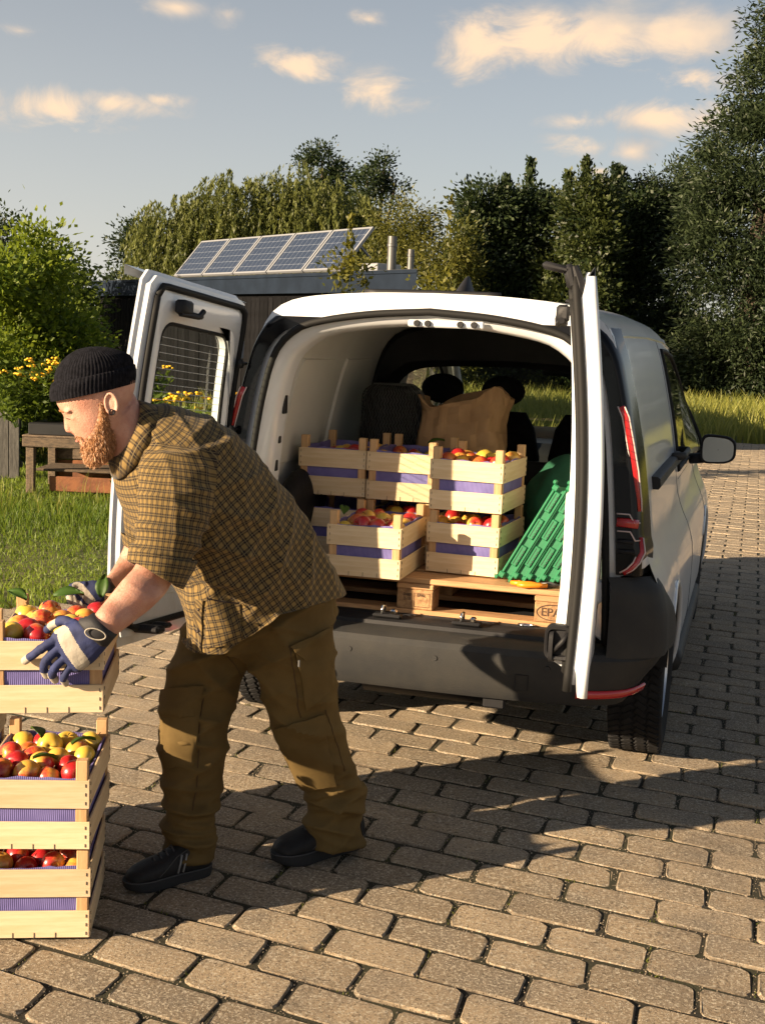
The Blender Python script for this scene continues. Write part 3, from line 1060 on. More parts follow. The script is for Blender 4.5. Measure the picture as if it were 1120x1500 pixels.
# ------------------------------------------------------------------ shed with solar panels
m_board = mat('charred_boards', (.007, .007, .008), .8, vary=.5, vscale=9, bump=.5, bscale=30, stretch=(8, 8, .6), rnd=.3, spec=.06)
m_fascia = mat('blue_grey_metal', (.011, .017, .029), .6, vary=.15, vscale=3, spec=.06)
m_roofm = mat('roof_felt', (.03, .032, .036), .9, vary=.2, vscale=5)
HL = at(140, 414, 28.0)
HR = at(611, 396, 18.7)
HL[2] = HR[2] = 2.70
hx = Vector(HR - HL)
HW = hx.length
hx.normalize()
hn = Vector((hx.y, -hx.x, 0))          # out of the facade, towards the yard
if hn.dot(Vector(CAM - HL)) < 0:
    hn = -hn
shed = thing('garden_shed', 'long dark timber shed with blue-grey flat roof edge behind the van', 'shed', (HL[0], HL[1], 0))
O_ = Vector((0, 0, 0))
HR_ = Matrix((hx, -hn, Vector((0, 0, 1)))).transposed()
vd = Vector((HR[0] - CAM[0], HR[1] - CAM[1], 0)).normalized()
bk = 4.2 / abs(vd.dot(hn))


def shed_slab(over, z0, z1):
    """footprint: the end wall runs away from the yard, so the plan is a trapezium"""
    A0, A1 = O_ - hx * over + hn * over * .5, O_ + hx * (HW + over * .6) + hn * over * .5
    P = [A0, A1, A1 + vd * bk - hx * .5, A0 - hn * 4.2]
    return [p + Vector((0, 0, z0)) for p in P], [p + Vector((0, 0, z1)) for p in P]


link('wall', MB().rings(list(shed_slab(-.12, 0, 2.4))).mesh('wall'), m_board, shed)
bdm = MB().box((0, 0, 0), (.142, .03, 2.3), None, .006).mesh('board')
bdm.materials.append(m_board)
nb = int(HW / .15)
for k in range(nb):
    o = bpy.data.objects.new('board', bdm)
    COL.objects.link(o)
    o.parent = shed
    p = O_ + hx * (.1 + (k + .5) * (HW - .2) / nb) - hn * (.04 - rng.uniform(0, .012)) + Vector((0, 0, 1.17))
    o.matrix_local = Matrix.Translation(p) @ HR_.to_4x4()
link('fascia', MB().rings(list(shed_slab(.12, 2.38, 2.65))).mesh('fascia'), m_fascia, shed)
link('roof_edge', MB().rings(list(shed_slab(.16, 2.654, 2.705))).mesh('roof_edge'), m_fascia, shed)
link('roof', MB().rings(list(shed_slab(-.05, 2.6, 2.72))).mesh('roof'), m_roofm, shed)
m_steel = mat('stainless_steel', (.12, .12, .12), .45, .6, vary=.1)
m_zinc = mat('zinc_box', (.32, .33, .35), .5, .6, vary=.1)


def shed_pt(s, back, z):
    return O_ + hx * s - hn * back + Vector((0, 0, z))


def along(px, back=0.0):                # distance along the facade where pixel column px falls, `back` metres behind the eave
    def col(s):
        q = np.array(Vector(HL) + hx * float(s) - hn * back) - CAM
        return CX + F_PX * float(q @ _r) / float(q @ _f)
    return float(min(np.linspace(-6, HW, 700), key=lambda s: abs(col(s) - px)))


for (px, r_, h_, back) in ((573, .075, .62, .9), (601, .055, .42, 1.1)):
    p = shed_pt(along(px, back), back, 2.72)
    mb = MB().lathe([(r_ * 1.4, 0), (r_ * 1.4, .05), (r_, .06), (r_, h_ * .72), (r_ * 1.12, h_ * .73), (r_ * 1.12, h_ * .8), (r_, h_ * .81), (r_, h_), (r_ * .85, h_), (r_ * .85, h_ - .1)], 18, c=p)
    link('flue', mb.mesh('flue', angle=40), m_steel, shed)
mb = MB().box(shed_pt(along(556, 1.1), 1.1, 2.82), (.5, .5, .2), HR_, .01)
link('roof_box', mb.mesh('roof_box'), m_zinc, shed)

# solar panels
m_cell = bpy.data.materials.new('solar_cells')
m_cell.use_nodes = True
t = m_cell.node_tree
b_ = t.nodes['Principled BSDF']
b_.inputs['Roughness'].default_value = .4
b_.inputs['Specular IOR Level'].default_value = .3
uvn = N(t, 'ShaderNodeTexCoord')
sp = N(t, 'ShaderNodeSeparateXYZ')
t.links.new(uvn.outputs['Object'], sp.inputs[0])
fx = MATH(t, 'ABSOLUTE', MATH(t, 'SUBTRACT', MATH(t, 'FRACT', MATH(t, 'MULTIPLY', sp.outputs[0], 6.2)), .5))
fy = MATH(t, 'ABSOLUTE', MATH(t, 'SUBTRACT', MATH(t, 'FRACT', MATH(t, 'MULTIPLY', sp.outputs[1], 6.2)), .5))
ln_ = MATH(t, 'MAXIMUM', MATH(t, 'GREATER_THAN', fx, .47), MATH(t, 'GREATER_THAN', fy, .47))
dia = MATH(t, 'GREATER_THAN', MATH(t, 'ADD', fx, fy), .86)
cc = MIX(t, MATH(t, 'MULTIPLY', MATH(t, 'MAXIMUM', ln_, dia), .5), (.020, .030, .056, 1), (.22, .25, .30, 1))
bus = MATH(t, 'GREATER_THAN', MATH(t, 'ABSOLUTE', MATH(t, 'SUBTRACT', MATH(t, 'FRACT', MATH(t, 'MULTIPLY', sp.outputs[0], 18.6)), .5)), .455)
cc = MIX(t, MATH(t, 'MULTIPLY', bus, .2), cc, (.2, .24, .3, 1))
t.links.new(cc, b_.inputs['Base Color'])
m_alu = mat('aluminium', (.26, .27, .29), .5, .2)
s0, s1 = along(272, 1.1), along(526, 1.1)
pw = (s1 - s0 - .15) / 5
plab = ['solar panel at the far end of the row on the shed roof', 'second solar panel from the far end of the row', 'middle solar panel of five on the shed roof',
        'fourth solar panel from the far end of the row', 'solar panel nearest the metal flues on the shed roof']
TILT = R(50)
fr_me = MB()
LL = 1.0
for sx in (-1, 1):
    fr_me.box((sx * (pw / 2 - .045), 0, .004), (.05, LL, .05))
    fr_me.box((0, sx * (LL / 2 - .018), .004), (pw - .145, .036, .05))
frm = fr_me.mesh('frame')
frm.materials.append(m_alu)
cl_me = MB().box((0, 0, .006), (pw - .15, LL - .075, .03)).mesh('cells')
cl_me.materials.append(m_cell)
st_me = MB().box((0, LL / 2 - .12, -.30), (.05, .03, .58)).mesh('stand')
st_me.materials.append(m_alu)
for k in range(5):
    s = s0 + .1 + (k + .5) * pw
    root = thing('solar_panel', plab[k], 'solar panel', Vector(HL) * 1 + hx * s - hn * 1.1 + Vector((0, 0, 2.73 + .47 - 2.7)), group='solar panels on the shed roof')
    root.matrix_world = Matrix.Translation(root.location) @ HR_.to_4x4() @ Matrix.Rotation(TILT, 4, 'X')
    for nm, me in (('frame', frm), ('cells', cl_me), ('stand', st_me)):
        o = bpy.data.objects.new(nm, me)
        COL.objects.link(o)
        o.parent = root

# fruit trees in front of the shed
for (px, d, top, wd, lab, sd) in ((500, 14.5, 366, .42, 'slender young fruit tree in front of the shed wall', 61), (642, 15.5, 376, .22, 'thin young fruit tree beyond the roof aerial', 62)):
    ht = z_of(px, top, d)
    tree('fruit_tree', lab, px_tree(px, d), scatter_blobs(wd, .3, 1.3, ht - .2, 11, .2, sd), 70 if wd > .3 else 40, 16, .10, (.075, .042, .35), leaf_mat('fruit_leaves%d' % sd, (.05, .06, .009), (.17, .16, .022), .4), sd, 1.3, .03, 'young fruit trees', spikes=4)

# ------------------------------------------------------------------ cold frame, fence, flowers
m_oldwood = mat('weathered_wood', (.17, .12, .075), .85, col2=(.07, .052, .038), vscale=5, bump=.6, bscale=30, stretch=(3, 12, 12), rnd=.25, detail=8)
m_grey_wood = mat('grey_weathered_wood', (.12, .115, .105), .9, col2=(.05, .048, .045), vscale=5, bump=.6, bscale=30, stretch=(12, 12, 1.5), rnd=.2, detail=8)
m_rust = mat('rusty_board', (.23, .085, .03), .8, col2=(.10, .035, .016), vscale=7, bump=.4, bscale=30, detail=8)
m_black = mat('black_plastic', (.012, .012, .013), .45, vary=.2, bump=.08, bscale=200)
cfA, cfB = ground(38, 722), ground(176, 728)
cx_ = Vector(cfB - cfA)
cw = 2.3
cx_.normalize()
cn = Vector((-cx_.y, cx_.x, 0))
CR = Matrix((cx_, cn, Vector((0, 0, 1)))).transposed()
cf = thing('cold_frame', 'weathered wooden bench frame with open front under the yellow flowers', 'planter', (cfA[0], cfA[1], 0))


def cfb(nm, c, size, m_, ch=.006):
    mb_ = MB().box(Vector((0, 0, 0)) + cx_ * c[0] + cn * c[1] + Vector((0, 0, c[2])), size, CR, ch)
    link(nm, mb_.mesh(nm), m_, cf)


H_ = .50
for px_ in (.04, 1.15, cw - .04):
    for py_ in (.04, .8):
        cfb('post', (px_, py_, H_ / 2), (.08, .08, H_), m_oldwood)
cfb('rail', (cw / 2, .0, H_ + .005), (cw + .06, .05, .09), m_oldwood)
cfb('rail', (cw / 2, .84, H_), (cw + .06, .05, .09), m_oldwood)
for k in range(6):
    cfb('plank', (cw / 2, .1 + k * .135, H_ + .06), (cw + .1, .12, .022), m_oldwood)
for k in range(4):
    cfb('plank', (cw / 2, .86, .09 + k * .115), (cw, .02, .105), m_rust if k < 2 else m_oldwood)
cfb('shelf', (cw / 2, .45, .22), (cw - .1, .6, .025), m_oldwood)
cfb('plank', (cw / 2 + .05, .12, .09), (cw - .3, .022, .15), m_rust)
cfb('planter_tray', (cw / 2, .42, H_ + .13), (cw, .7, .12), m_black, .01)

fn = thing('plank_fence', 'grey weathered plank fence end beside the shrubs', 'fence', tuple(ground(8, 700)))
for k in range(5):
    p = RT * (-.12 * k + .1) + FW * (.02 * k)
    mb = MB().box((p.x, p.y, .36 + rng.uniform(-.03, .03)), (.108, .03, .72 + .1 * (k == 1)), Matrix.Rotation(_yaw * -1, 3, 'Z'), .005)
    link('plank', mb.mesh('plank'), m_grey_wood, fn)
for z in (.15, .58):
    p = RT * (-.14) + FW * .06
    mb = MB().box((p.x, p.y, z), (.62, .03, .07), Matrix.Rotation(-_yaw, 3, 'Z'), .004)
    link('rail', mb.mesh('rail'), m_grey_wood, fn)

m_stem = leaf_mat('tansy_leaves', (.035, .065, .008), (.13, .18, .02), .4)
m_flow = mat('yellow_petals', (.72, .42, .012), .6, vary=.2, vscale=40)


def flower_plant(base, h, n_st, spread, seed, label, fl=True):
    rs = np.random.RandomState(seed)
    root = thing('tansy_plant', label, 'plant', base, group='yellow flowering plants')
    mb = MB()
    Cc, Dd, heads = [], [], []
    for k in range(n_st):
        e = Vector((rs.normal(0, spread), rs.normal(0, spread), h * rs.uniform(.7, 1.05)))
        s0_ = Vector((e.x * .3, e.y * .3, 0))
        mb.tube([s0_, (s0_ + e) / 2 + Vector((0, 0, h * .05)), e], [.006, .005, .003], 5)
        for q in range(26):
            tt = rs.uniform(.1, .95)
            p = s0_.lerp(e, tt)
            a = rs.uniform(0, 6.28)
            Dv = np.array([math.cos(a), math.sin(a), .3])
            for z in range(3):
                Cc.append(np.array(p) + Dv * (.04 + .045 * z))
                Dd.append(Dv)
        if fl and rs.uniform() < .8:
            heads.append(e)
    Cc, Dd = np.array(Cc), np.array(Dd)
    Vv, Q, tn = leaves(Cc, Dd * 1.2, .075, .03, seed + 1, rs.normal(.5, .25, len(Cc)), up=.1)
    leafy('foliage', Vv, Q, tn, m_stem, root)
    link('stems', mb.mesh('stems'), m_stem, root)
    for e in heads:
        fb = MB()
        for q in range(rs.randint(5, 11)):
            c = e + Vector((rs.normal(0, .022), rs.normal(0, .022), rs.normal(.01, .008)))
            fb.ball(c, (.019, .019, .011), 7, 4)
        link('flower_head', fb.mesh('flower_head', True), m_flow, root)
    return root


fl_labels = ['yellow flowering plant above the open end post of the wooden bench frame', 'yellow flowering plant with dense heads on the wooden bench frame',
             'yellow flowering plant on the bench frame close to the man\'s cap', 'yellow flowering plant on the bench frame hidden partly by the man\'s face']
for k, s in enumerate((-.12, .22, .58, .98)):
    p = Vector(cfA) + cx_ * s + cn * (.35 + .1 * (k % 2)) + Vector((0, 0, H_ + .12))
    flower_plant(p, .58 + .07 * (k % 2), 20, .17, 80 + k, fl_labels[k])
wl = ['feathery green plant with yellow heads seen through the open door window, beside its frame', 'tall feathery plant seen through the middle of the door window',
      'yellow-headed plant seen through the door window near the hinges', 'low yellow-headed plant behind the van door window']
for k, (px, py, d, h) in enumerate(((238, 700, 10.5, 1.12), (272, 700, 10.9, 1.0), (312, 700, 10.2, 1.05), (290, 700, 9.8, .85), (335, 690, 10.6, 1.1), (205, 700, 11, 1.1))):
    p = under(px, d)
    lab = (wl + ['leafy plant with yellow heads between the door hinge and the shed', 'leafy plant with yellow heads behind the raised edge of the door'])[k]
    flower_plant(p, h, 13, .2, 90 + k, lab)

# ------------------------------------------------------------------ delivery van
def paint(name, col, rough=.28):
    """clear-coated paint with faint road dust in patches"""
    m_ = mat(name, col, rough, coat=.6, vary=.02, vscale=3, spec=.5)
    t = m_.node_tree
    b = t.nodes['Principled BSDF']
    src = b.inputs['Base Color'].links[0].from_socket
    tx = N(t, 'ShaderNodeTexCoord')
    sp = N(t, 'ShaderNodeSeparateXYZ')
    t.links.new(tx.outputs['Object'], sp.inputs[0])
    n1 = N(t, 'ShaderNodeTexNoise', ins={'Scale': 5.0, 'Detail': 9.0, 'Roughness': .72, 'Distortion': .6})
    t.links.new(tx.outputs['Object'], n1.inputs['Vector'])
    low = RANGE(t, sp.outputs[2], .25, .95, .55, .0)
    d = MATH(t, 'MULTIPLY', RANGE(t, n1.outputs['Fac'], .38, .75), MATH(t, 'ADD', low, .10))
    t.links.new(MIX(t, d, src, (.30, .26, .20, 1)), b.inputs['Base Color'])
    t.links.new(MATH(t, 'MULTIPLY_ADD', d, .5, rough), b.inputs['Roughness'])
    t.links.new(MATH(t, 'MULTIPLY_ADD', d, -.6, .6, clamp=True), b.inputs['Coat Weight'])
    return m_


m_white = paint('white_paint', (.62, .645, .68))
m_grey = mat('grey_bumper_plastic', (.019, .020, .022), .6, spec=.3, col2=(.032, .031, .029), vscale=6, bump=.15, bscale=260, detail=9)
m_dark = mat('dark_plastic', (.014, .014, .016), .55, spec=.25, vary=.2, vscale=6, bump=.1, bscale=200)
m_rub = mat('rubber_seal', (.010, .010, .010), .7, spec=.25)
m_tyre = mat('tyre_rubber', (.014, .014, .015), .8, spec=.2, vary=.25, vscale=20, bump=.15, bscale=150)
m_glossblk = mat('gloss_black', (.005, .005, .006), .12, spec=.22)
m_red = mat('red_lamp_plastic', (.42, .012, .014), .15, coat=.8)
m_lampline = mat('lamp_line', (.62, .5, .48), .25)
m_chrome = mat('chrome', (.7, .7, .7), .12, 1.0)
m_rim = mat('alloy_silver', (.55, .56, .58), .3, .9)
m_liner = mat('pale_grey_trim', (.52, .52, .50), .55, vary=.05, vscale=4)
m_cloth = mat('seat_cloth', (.014, .014, .016), .9, spec=.1, vary=.2, vscale=60, bump=.2, bscale=300)
m_glass = glass_mat('clear_glass', (.86, .92, .90), .1)
m_tint = glass_mat('tinted_glass', (.45, .52, .5), .25)
m_under = mat('underbody', (.01, .01, .01), .9)

van = thing('delivery_van', 'white delivery van with both rear doors wide open showing its load', 'van', (0, 0, 0))

PROF = [(.80, .20), (.86, .24), (.895, .34), (.903, .48), (.905, .60), (.90, .70), (.875, .79), (.838, .87), (.812, .95), (.80, 1.04), (.785, 1.14), (.765, 1.26), (.73, 1.42), (.69, 1.58), (.65, 1.69), (.59, 1.75), (.48, 1.785), (.25, 1.805), (0, 1.81)]
PR = smooth_poly(PROF, 46)
ZTOP = [(0, 1.785), (.6, 1.80), (1.5, 1.81), (2.4, 1.80), (2.9, 1.765), (3.2, 1.62), (3.6, 1.38), (3.95, 1.14), (4.1, 1.06), (4.3, .98), (4.42, .86), (4.48, .70)]


def section(Y):
    zt = interp(Y, ZTOP)
    zb = min(1.0, zt - .04)
    o_ = []
    wf = 1.0
    if Y > 3.9:
        wf = 1 - .16 * ((Y - 3.9) / .58) ** 2
    rear = max(0, (.5 - Y) / .35)
    for (x, z) in PR:
        k = z
        if z > 1.0:
            k = zb + (z - 1.0) / .81 * (zt - zb)
            x2 = x * (1 + .13 * min(1, max(0, (Y - 2.9) / 1.0)) * (1 if z > 1.1 else (z - 1) / .1))
        else:
            x2 = x
            if z > .6:
                k = .6 + (z - .6) * (zb - .6) / .4
        if Y < .5:
            x2 *= 1 - .012 * rear
        o_.append((x2 * wf, Y, k))
    return o_


YS = sorted(set([round(v, 3) for v in list(np.arange(.2, 4.48, .05)) + [2.1, 2.95, 3.55, 4.02, 4.48]]))
SEC = [section(Y) for Y in YS]
npf = len(PR)
WHEELS = (.84, 3.60)
RA = .372
parts_f = {'body_shell': [], 'windscreen': [], 'side_window_r': [], 'side_window_l': []}
verts = []
for sgn in (1, -1):
    for S_ in SEC:
        for (x, y, z) in S_:
            for wy in WHEELS:
                dd = math.hypot(y - wy, z - .325)
                if abs(dd - RA) < .034 and z < .8 and dd > 1e-6:
                    y, z = wy + (y - wy) * RA / dd, .325 + (z - .325) * RA / dd
            verts.append((x * sgn, y, z))
nS = len(SEC)
for si, sgn in enumerate((1, -1)):
    for i in range(nS - 1):
        ym = (YS[i] + YS[i + 1]) / 2
        for j in range(npf - 1):
            zm, xm = (PR[j][1] + PR[j + 1][1]) / 2, (PR[j][0] + PR[j + 1][0]) / 2
            b = si * nS * npf
            q = (b + i * npf + j, b + (i + 1) * npf + j, b + (i + 1) * npf + j + 1, b + i * npf + j + 1)
            if sgn < 0:
                q = q[::-1]
            cz = sum(verts[k][2] for k in q) / 4
            cy = sum(verts[k][1] for k in q) / 4
            if any(math.hypot(cy - wy, cz - .325) < RA for wy in WHEELS) and zm < .8:
                continue
            if ym < .53 and cz < .60:
                continue
            if 2.95 < ym < 4.02 and xm < .60 and zm > 1.6:
                parts_f['windscreen'].append(q)
            elif 2.1 < ym < 3.55 and 1.045 < zm < 1.62:
                parts_f['side_window_r' if sgn > 0 else 'side_window_l'].append(q)
            else:
                parts_f['body_shell'].append(q)
for nm, m_ in (('body_shell', m_white), ('windscreen', m_glass), ('side_window_r', m_tint), ('side_window_l', m_tint)):
    used = sorted(set(k for f_ in parts_f[nm] for k in f_))
    mp_ = {k: i for i, k in enumerate(used)}
    mb = MB().add([verts[k] for k in used], [tuple(mp_[k] for k in f_) for f_ in parts_f[nm]])
    me = bpy.data.meshes.new(nm)
    me.from_pydata(mb.v, [], mb.f)
    if nm == 'body_shell':
        bm = bmesh.new()
        bm.from_mesh(me)
        bmesh.ops.remove_doubles(bm, verts=bm.verts, dist=.0005)
        bm.to_mesh(me)
        bm.free()
    me.polygons.foreach_set('use_smooth', [True] * len(me.polygons))
    link({'side_window_r': 'side_window', 'side_window_l': 'side_window'}.get(nm, nm), me, m_, van)


def surf(Y, zp, sgn=1, off=0.0):
    """point on the body side at station Y and profile height zp"""
    j = min(range(npf), key=lambda k: abs(PR[k][1] - zp))
    x, y, z = section(Y)[j]
    return (sgn * (x + off), y, z)


# black window surrounds, panel gaps, slide rail
for sgn in (1, -1):
    loop = [surf(Y, 1.04, sgn, .003) for Y in np.linspace(2.1, 3.55, 14)] + [surf(3.55, z, sgn, .003) for z in np.linspace(1.1, 1.6, 8)] + [surf(Y, 1.62, sgn, .003) for Y in np.linspace(3.5, 2.1, 14)] + [surf(2.1, z, sgn, .003) for z in np.linspace(1.58, 1.04, 10)]
    link('window_seal', MB().tube(loop, .011, 6).mesh('window_seal', True), m_rub, van)
    for Yg in (1.98, 3.42):
        link('panel_gap', MB().tube([surf(Yg, z, sgn, -.0005) for z in np.linspace(.32, 1.66, 26)], .0022, 5).mesh('panel_gap'), m_dark, van)
    # belt trim lines on the side
    link('roof_seam', MB().tube([surf(Y, 1.66, sgn, .001) for Y in np.linspace(.35, 2.9, 30)], .006, 6).mesh('roof_seam', True), m_white, van)
    rail = MB()
    rr3 = []
    for Y in np.linspace(.62, 2.02, 16):
        a1, a2 = np.array(surf(Y, 1.075, sgn)), np.array(surf(Y, 1.15, sgn))
        o3 = np.array([sgn, 0, 0])
        rr3.append([tuple(a1 - o3 * .02), tuple(a1 + o3 * .022), tuple(a1 + o3 * .03 + np.array([0, 0, .01])), tuple(a2 + o3 * .034 - np.array([0, 0, .008])), tuple(a2 + o3 * .024), tuple(a2 - o3 * .02)])
    rail.rings(rr3)
    link('slide_rail', rail.mesh('slide_rail', angle=40), m_dark, van)
    hb = MB()
    P1 = [Vector(surf(Y, 1.14, sgn, .06)) for Y in np.linspace(1.72, 2.12, 6)]
    hb.tube([Vector(surf(1.68, 1.14, sgn, .01))] + P1 + [Vector(surf(2.15, 1.14, sgn, .0))], [.016] + [.019] * 6 + [.016], 8, flat=.6)
    link('door_handle', hb.mesh('door_handle', True), m_grey, van)
    # lower sill
    sl = MB()
    sl.tube([surf(Y, .26, sgn, .0) for Y in np.linspace(1.3, 3.15, 16)], .045, 8)
    link('sill_trim', sl.mesh('sill_trim', True), m_grey, van)
    # arch lips
    for wy in WHEELS:
        P = []
        for a in np.linspace(-8, 140, 26):
            y, z = wy + RA * math.cos(R(a)), .325 + RA * math.sin(R(a))
            xx = np.interp(z, [p[1] for p in PR[:20]], [p[0] for p in PR[:20]])
            P.append((sgn * (xx - .004), y, z))
        link('arch_lip', MB().tube(P, .012, 6).mesh('arch_lip', True), m_white if wy > 2 else m_white, van)
        wl_ = MB()
        rg = []
        for xx in (.50, .90):
            rg.append([(sgn * xx, wy + (RA + .004) * math.cos(R(a)), .325 + (RA + .004) * math.sin(R(a))) for a in np.linspace(5, 163, 24)])
        wl_.rings(rg, closed=False, caps=False)
        link('wheel_well', wl_.mesh('wheel_well', True), m_under, van)

# underbody, floor, front
link('underbody', MB().box((0, 2.45, .27), (1.3, 3.7, .06)).mesh('underbody'), m_under, van)
link('exhaust_silencer', MB().tube([(-.25, .40, .32), (.3, .40, .32)], .085, 14).mesh('exhaust_silencer', True), m_dark, van)
link('tow_bracket', MB().box((.33, .055, .345), (.08, .03, .04), None, .006).mesh('tow_bracket'), m_dark, van)
link('load_floor', MB().box((0, 1.06, .566), (1.36, 1.80, .03)).mesh('load_floor'), m_dark, van)
fb = MB()
fs = section(4.48)
fb.add([(x, y, z) for x, y, z in fs] + [(-x, y, z) for x, y, z in fs[::-1]], [tuple(range(2 * len(fs)))])
link('front_grille', fb.mesh('front_grille'), m_dark, van)

# wheels
def wheel(c, sgn):
    x0 = c[0]
    ty = MB()
    wdt = .105
    ty.lathe([(.205, -wdt * .8), (.25, -wdt * .98), (.285, -wdt), (.312, -wdt * .93), (.318, -wdt * .8), (.318, wdt * .8), (.312, wdt * .93), (.285, wdt), (.25, wdt * .98), (.205, wdt * .8)], 56, 'X', c)
    wh = link('wheel', ty.mesh('wheel', True), m_tyre, van)
    tr = MB()
    nb_ = 66
    for k in range(nb_):
        for q in range(4):
            a = 2 * PI * (k + .5 * (q % 2)) / nb_
            xx = (-.074, -.025, .025, .074)[q]
            rot = Matrix.Rotation(a, 3, 'X') @ Matrix.Rotation((.5, .62, -.62, -.5)[q] * 1.0, 3, 'Z')
            p = Vector((c[0] + xx, c[1] + .319 * math.cos(a), c[2] + .319 * math.sin(a)))
            rot2 = Matrix.Rotation(a, 3, 'X') @ Matrix.Rotation((.42, .6, -.6, -.42)[q], 3, 'Y')
            tr.box(p, (.046, .012, .0235), rot2, .002)
    tag(link('tread', tr.mesh('tread'), m_tyre, wh), kind='stuff')
    rm = MB()
    o_ = sgn
    rm.lathe([(.205, o_ * .082), (.198, o_ * .09), (.19, o_ * .07), (.185, o_ * .0), (.185, -o_ * .08)], 40, 'X', c)
    rm.lathe([(.001, o_ * .075), (.05, o_ * .075), (.055, o_ * .05), (.055, 0)], 20, 'X', c)
    for k in range(5):
        for dq in (-.16, .16):
            a = 2 * PI * k / 5 + dq
            p = Vector((c[0] + o_ * .06, c[1] + .125 * math.cos(a), c[2] + .125 * math.sin(a)))
            rm.box(p, (.028, .15, .028), Matrix.Rotation(a, 3, 'X'), .006)
    link('rim', rm.mesh('rim', angle=35), m_rim, wh)
    br = MB().lathe([(.001, o_ * .02), (.135, o_ * .02), (.135, o_ * .0)], 24, 'X', c)
    link('brake_disc', br.mesh('brake_disc'), m_dark, wh)


for wy in WHEELS:
    for s in (1, -1):
        wheel((s * .785, wy, .325), s)

# rear frame ring
HALF = smooth_poly([(.70, .585), (.695, .70), (.683, .90), (.66, 1.15), (.63, 1.38), (.588, 1.55), (.515, 1.636), (.42, 1.674), (.225, 1.706), (0, 1.722)], 40)


def full(half, Y):
    h = [(x, Y(x, z) if callable(Y) else Y, z) for x, z in half]
    return h + [(-x, y, z) for x, y, z in h[-2::-1]]


yre = lambda x, z: .13 + .05 * max(0, (z - .9) / .85)
ring_in = full(HALF, yre)
outer_half = resample(np.array([(x, z) for x, y, z in section(.2) if z > .58]), 40)
ring_out = full(outer_half, .2)
ring_out = [(math.copysign(min(abs(x), .735), x) if z < .83 else x, y, z) for x, y, z in ring_out]
shoul = full(outer_half * np.array([.985, 1]) + np.array([0, -.008]), lambda x, z: yre(x, z) + .012)
shoul = [(math.copysign(min(abs(x), .73), x) if z < .83 else x, y, z) for x, y, z in shoul]
fr = MB()
fr.rings([ring_out, shoul, ring_in], closed=False, caps=False)
link('rear_frame', fr.mesh('rear_frame', True), m_white, van)
link('door_seal', MB().tube([(x, y - .012, z) for x, y, z in ring_in], .0135, 8).mesh('door_seal', True), m_rub, van)
jam_half = smooth_poly([(.640, .59), (.635, .70), (.628, .90), (.607, 1.15), (.58, 1.37), (.54, 1.52), (.47, 1.594), (.39, 1.63), (.21, 1.66), (0, 1.675)], 40)
jam = MB()
jam.rings([ring_in, full(jam_half * np.array([1.03, 1.01]) + np.array([0, -.006]), .19), full(jam_half, .23), full(jam_half * np.array([1.0, 1.0]), .30)], closed=False, caps=False)
link('door_jamb', jam.mesh('door_jamb', True), m_white, van)
# interior lining
LIN = smooth_poly([(.685, .58), (.70, .80), (.705, 1.0), (.69, 1.16), (.665, 1.32), (.632, 1.48), (.585, 1.60), (.50, 1.672), (.30, 1.715), (0, 1.73)], 34)
li = MB()
li.rings([full(LIN, y) for y in np.linspace(.30, 1.72, 12)], closed=False, caps=False)
link('load_lining', li.mesh('load_lining', True), m_liner, van)
lj = MB()
lj.rings([full(jam_half, .30), full(resample(LIN, 40), .302)], closed=False, caps=False)
link('jamb_return', lj.mesh('jamb_return', True), m_liner, van)
for s in (-1, 1):
    # pressed panels on the lining and slots on the jamb
    for (y0, y1, z0, z1) in ((.46, .98, 1.10, 1.53), (1.04, 1.52, 1.10, 1.53)):
        P = []
        for yy, zz in ((y0, z0), (y1, z0), (y1 - .02, z1), (y0 + .06, z1)):
            P.append((yy, zz))
        pl = resample(np.array(P), 28, True)
        cy_, cz_ = pl.mean(0)
        rg = []
        for kk, off in ((1.0, .0), (.975, .012), (.93, .014)):
            rg.append([(s * (np.interp(cz_ + (z - cz_) * kk, LIN[:, 1], LIN[:, 0]) - off), cy_ + (y - cy_) * kk, cz_ + (z - cz_) * kk) for y, z in pl])
        link('lining_panel', MB().rings(rg, True, True).mesh('lining_panel', angle=30), m_liner, van)
    link('wheel_box', MB().box((s * .665, .88, .745), (.10, .95, .33), None, .04).mesh('wheel_box', angle=40), m_dark, van)
    link('lower_trim', MB().box((s * .682, .98, .93), (.03, 1.3, .10), None, .008).mesh('lower_trim'), m_dark, van)
    jb = MB()
    for (z, h) in ((1.37, .10), (1.22, .03), (1.12, .045), (1.02, .02), (.93, .03)):
        xx = np.interp(z, jam_half[:, 1], jam_half[:, 0])
        jb.box((s * (xx + .002), .262, z), (.012, .026 if h < .06 else .036, h), None, .004)
    tag(link('jamb_slots', jb.mesh('jamb_slots'), m_dark, van), kind='stuff')
# bulkhead
blk = full(LIN * np.array([.995, .998]), 1.70)
inn_half = resample(smooth_poly([(.60, 1.02), (.60, 1.20), (.57, 1.36), (.50, 1.46), (.36, 1.50), (0, 1.515)], 34), 34)
inn = full(inn_half, 1.70)
bh = MB()
bh.rings([full(LIN * np.array([.995, .998]), 1.60), full(LIN * np.array([.955, .985]), 1.56), full(inn_half * np.array([1.08, 1.02]), 1.60), inn, full(inn_half, 1.74)], closed=False, caps=False)
link('bulkhead', bh.mesh('bulkhead', angle=40), m_dark, van)
link('bulkhead_panel', MB().box((0, 1.72, .82), (1.38, .03, .50), None, .01).mesh('bulkhead_panel'), m_dark, van)
for k in range(5):
    link('bulkhead_rib', MB().box((0, 1.695, .66 + k * .08), (1.2, .02, .02), None, .006).mesh('bulkhead_rib'), m_dark, van)
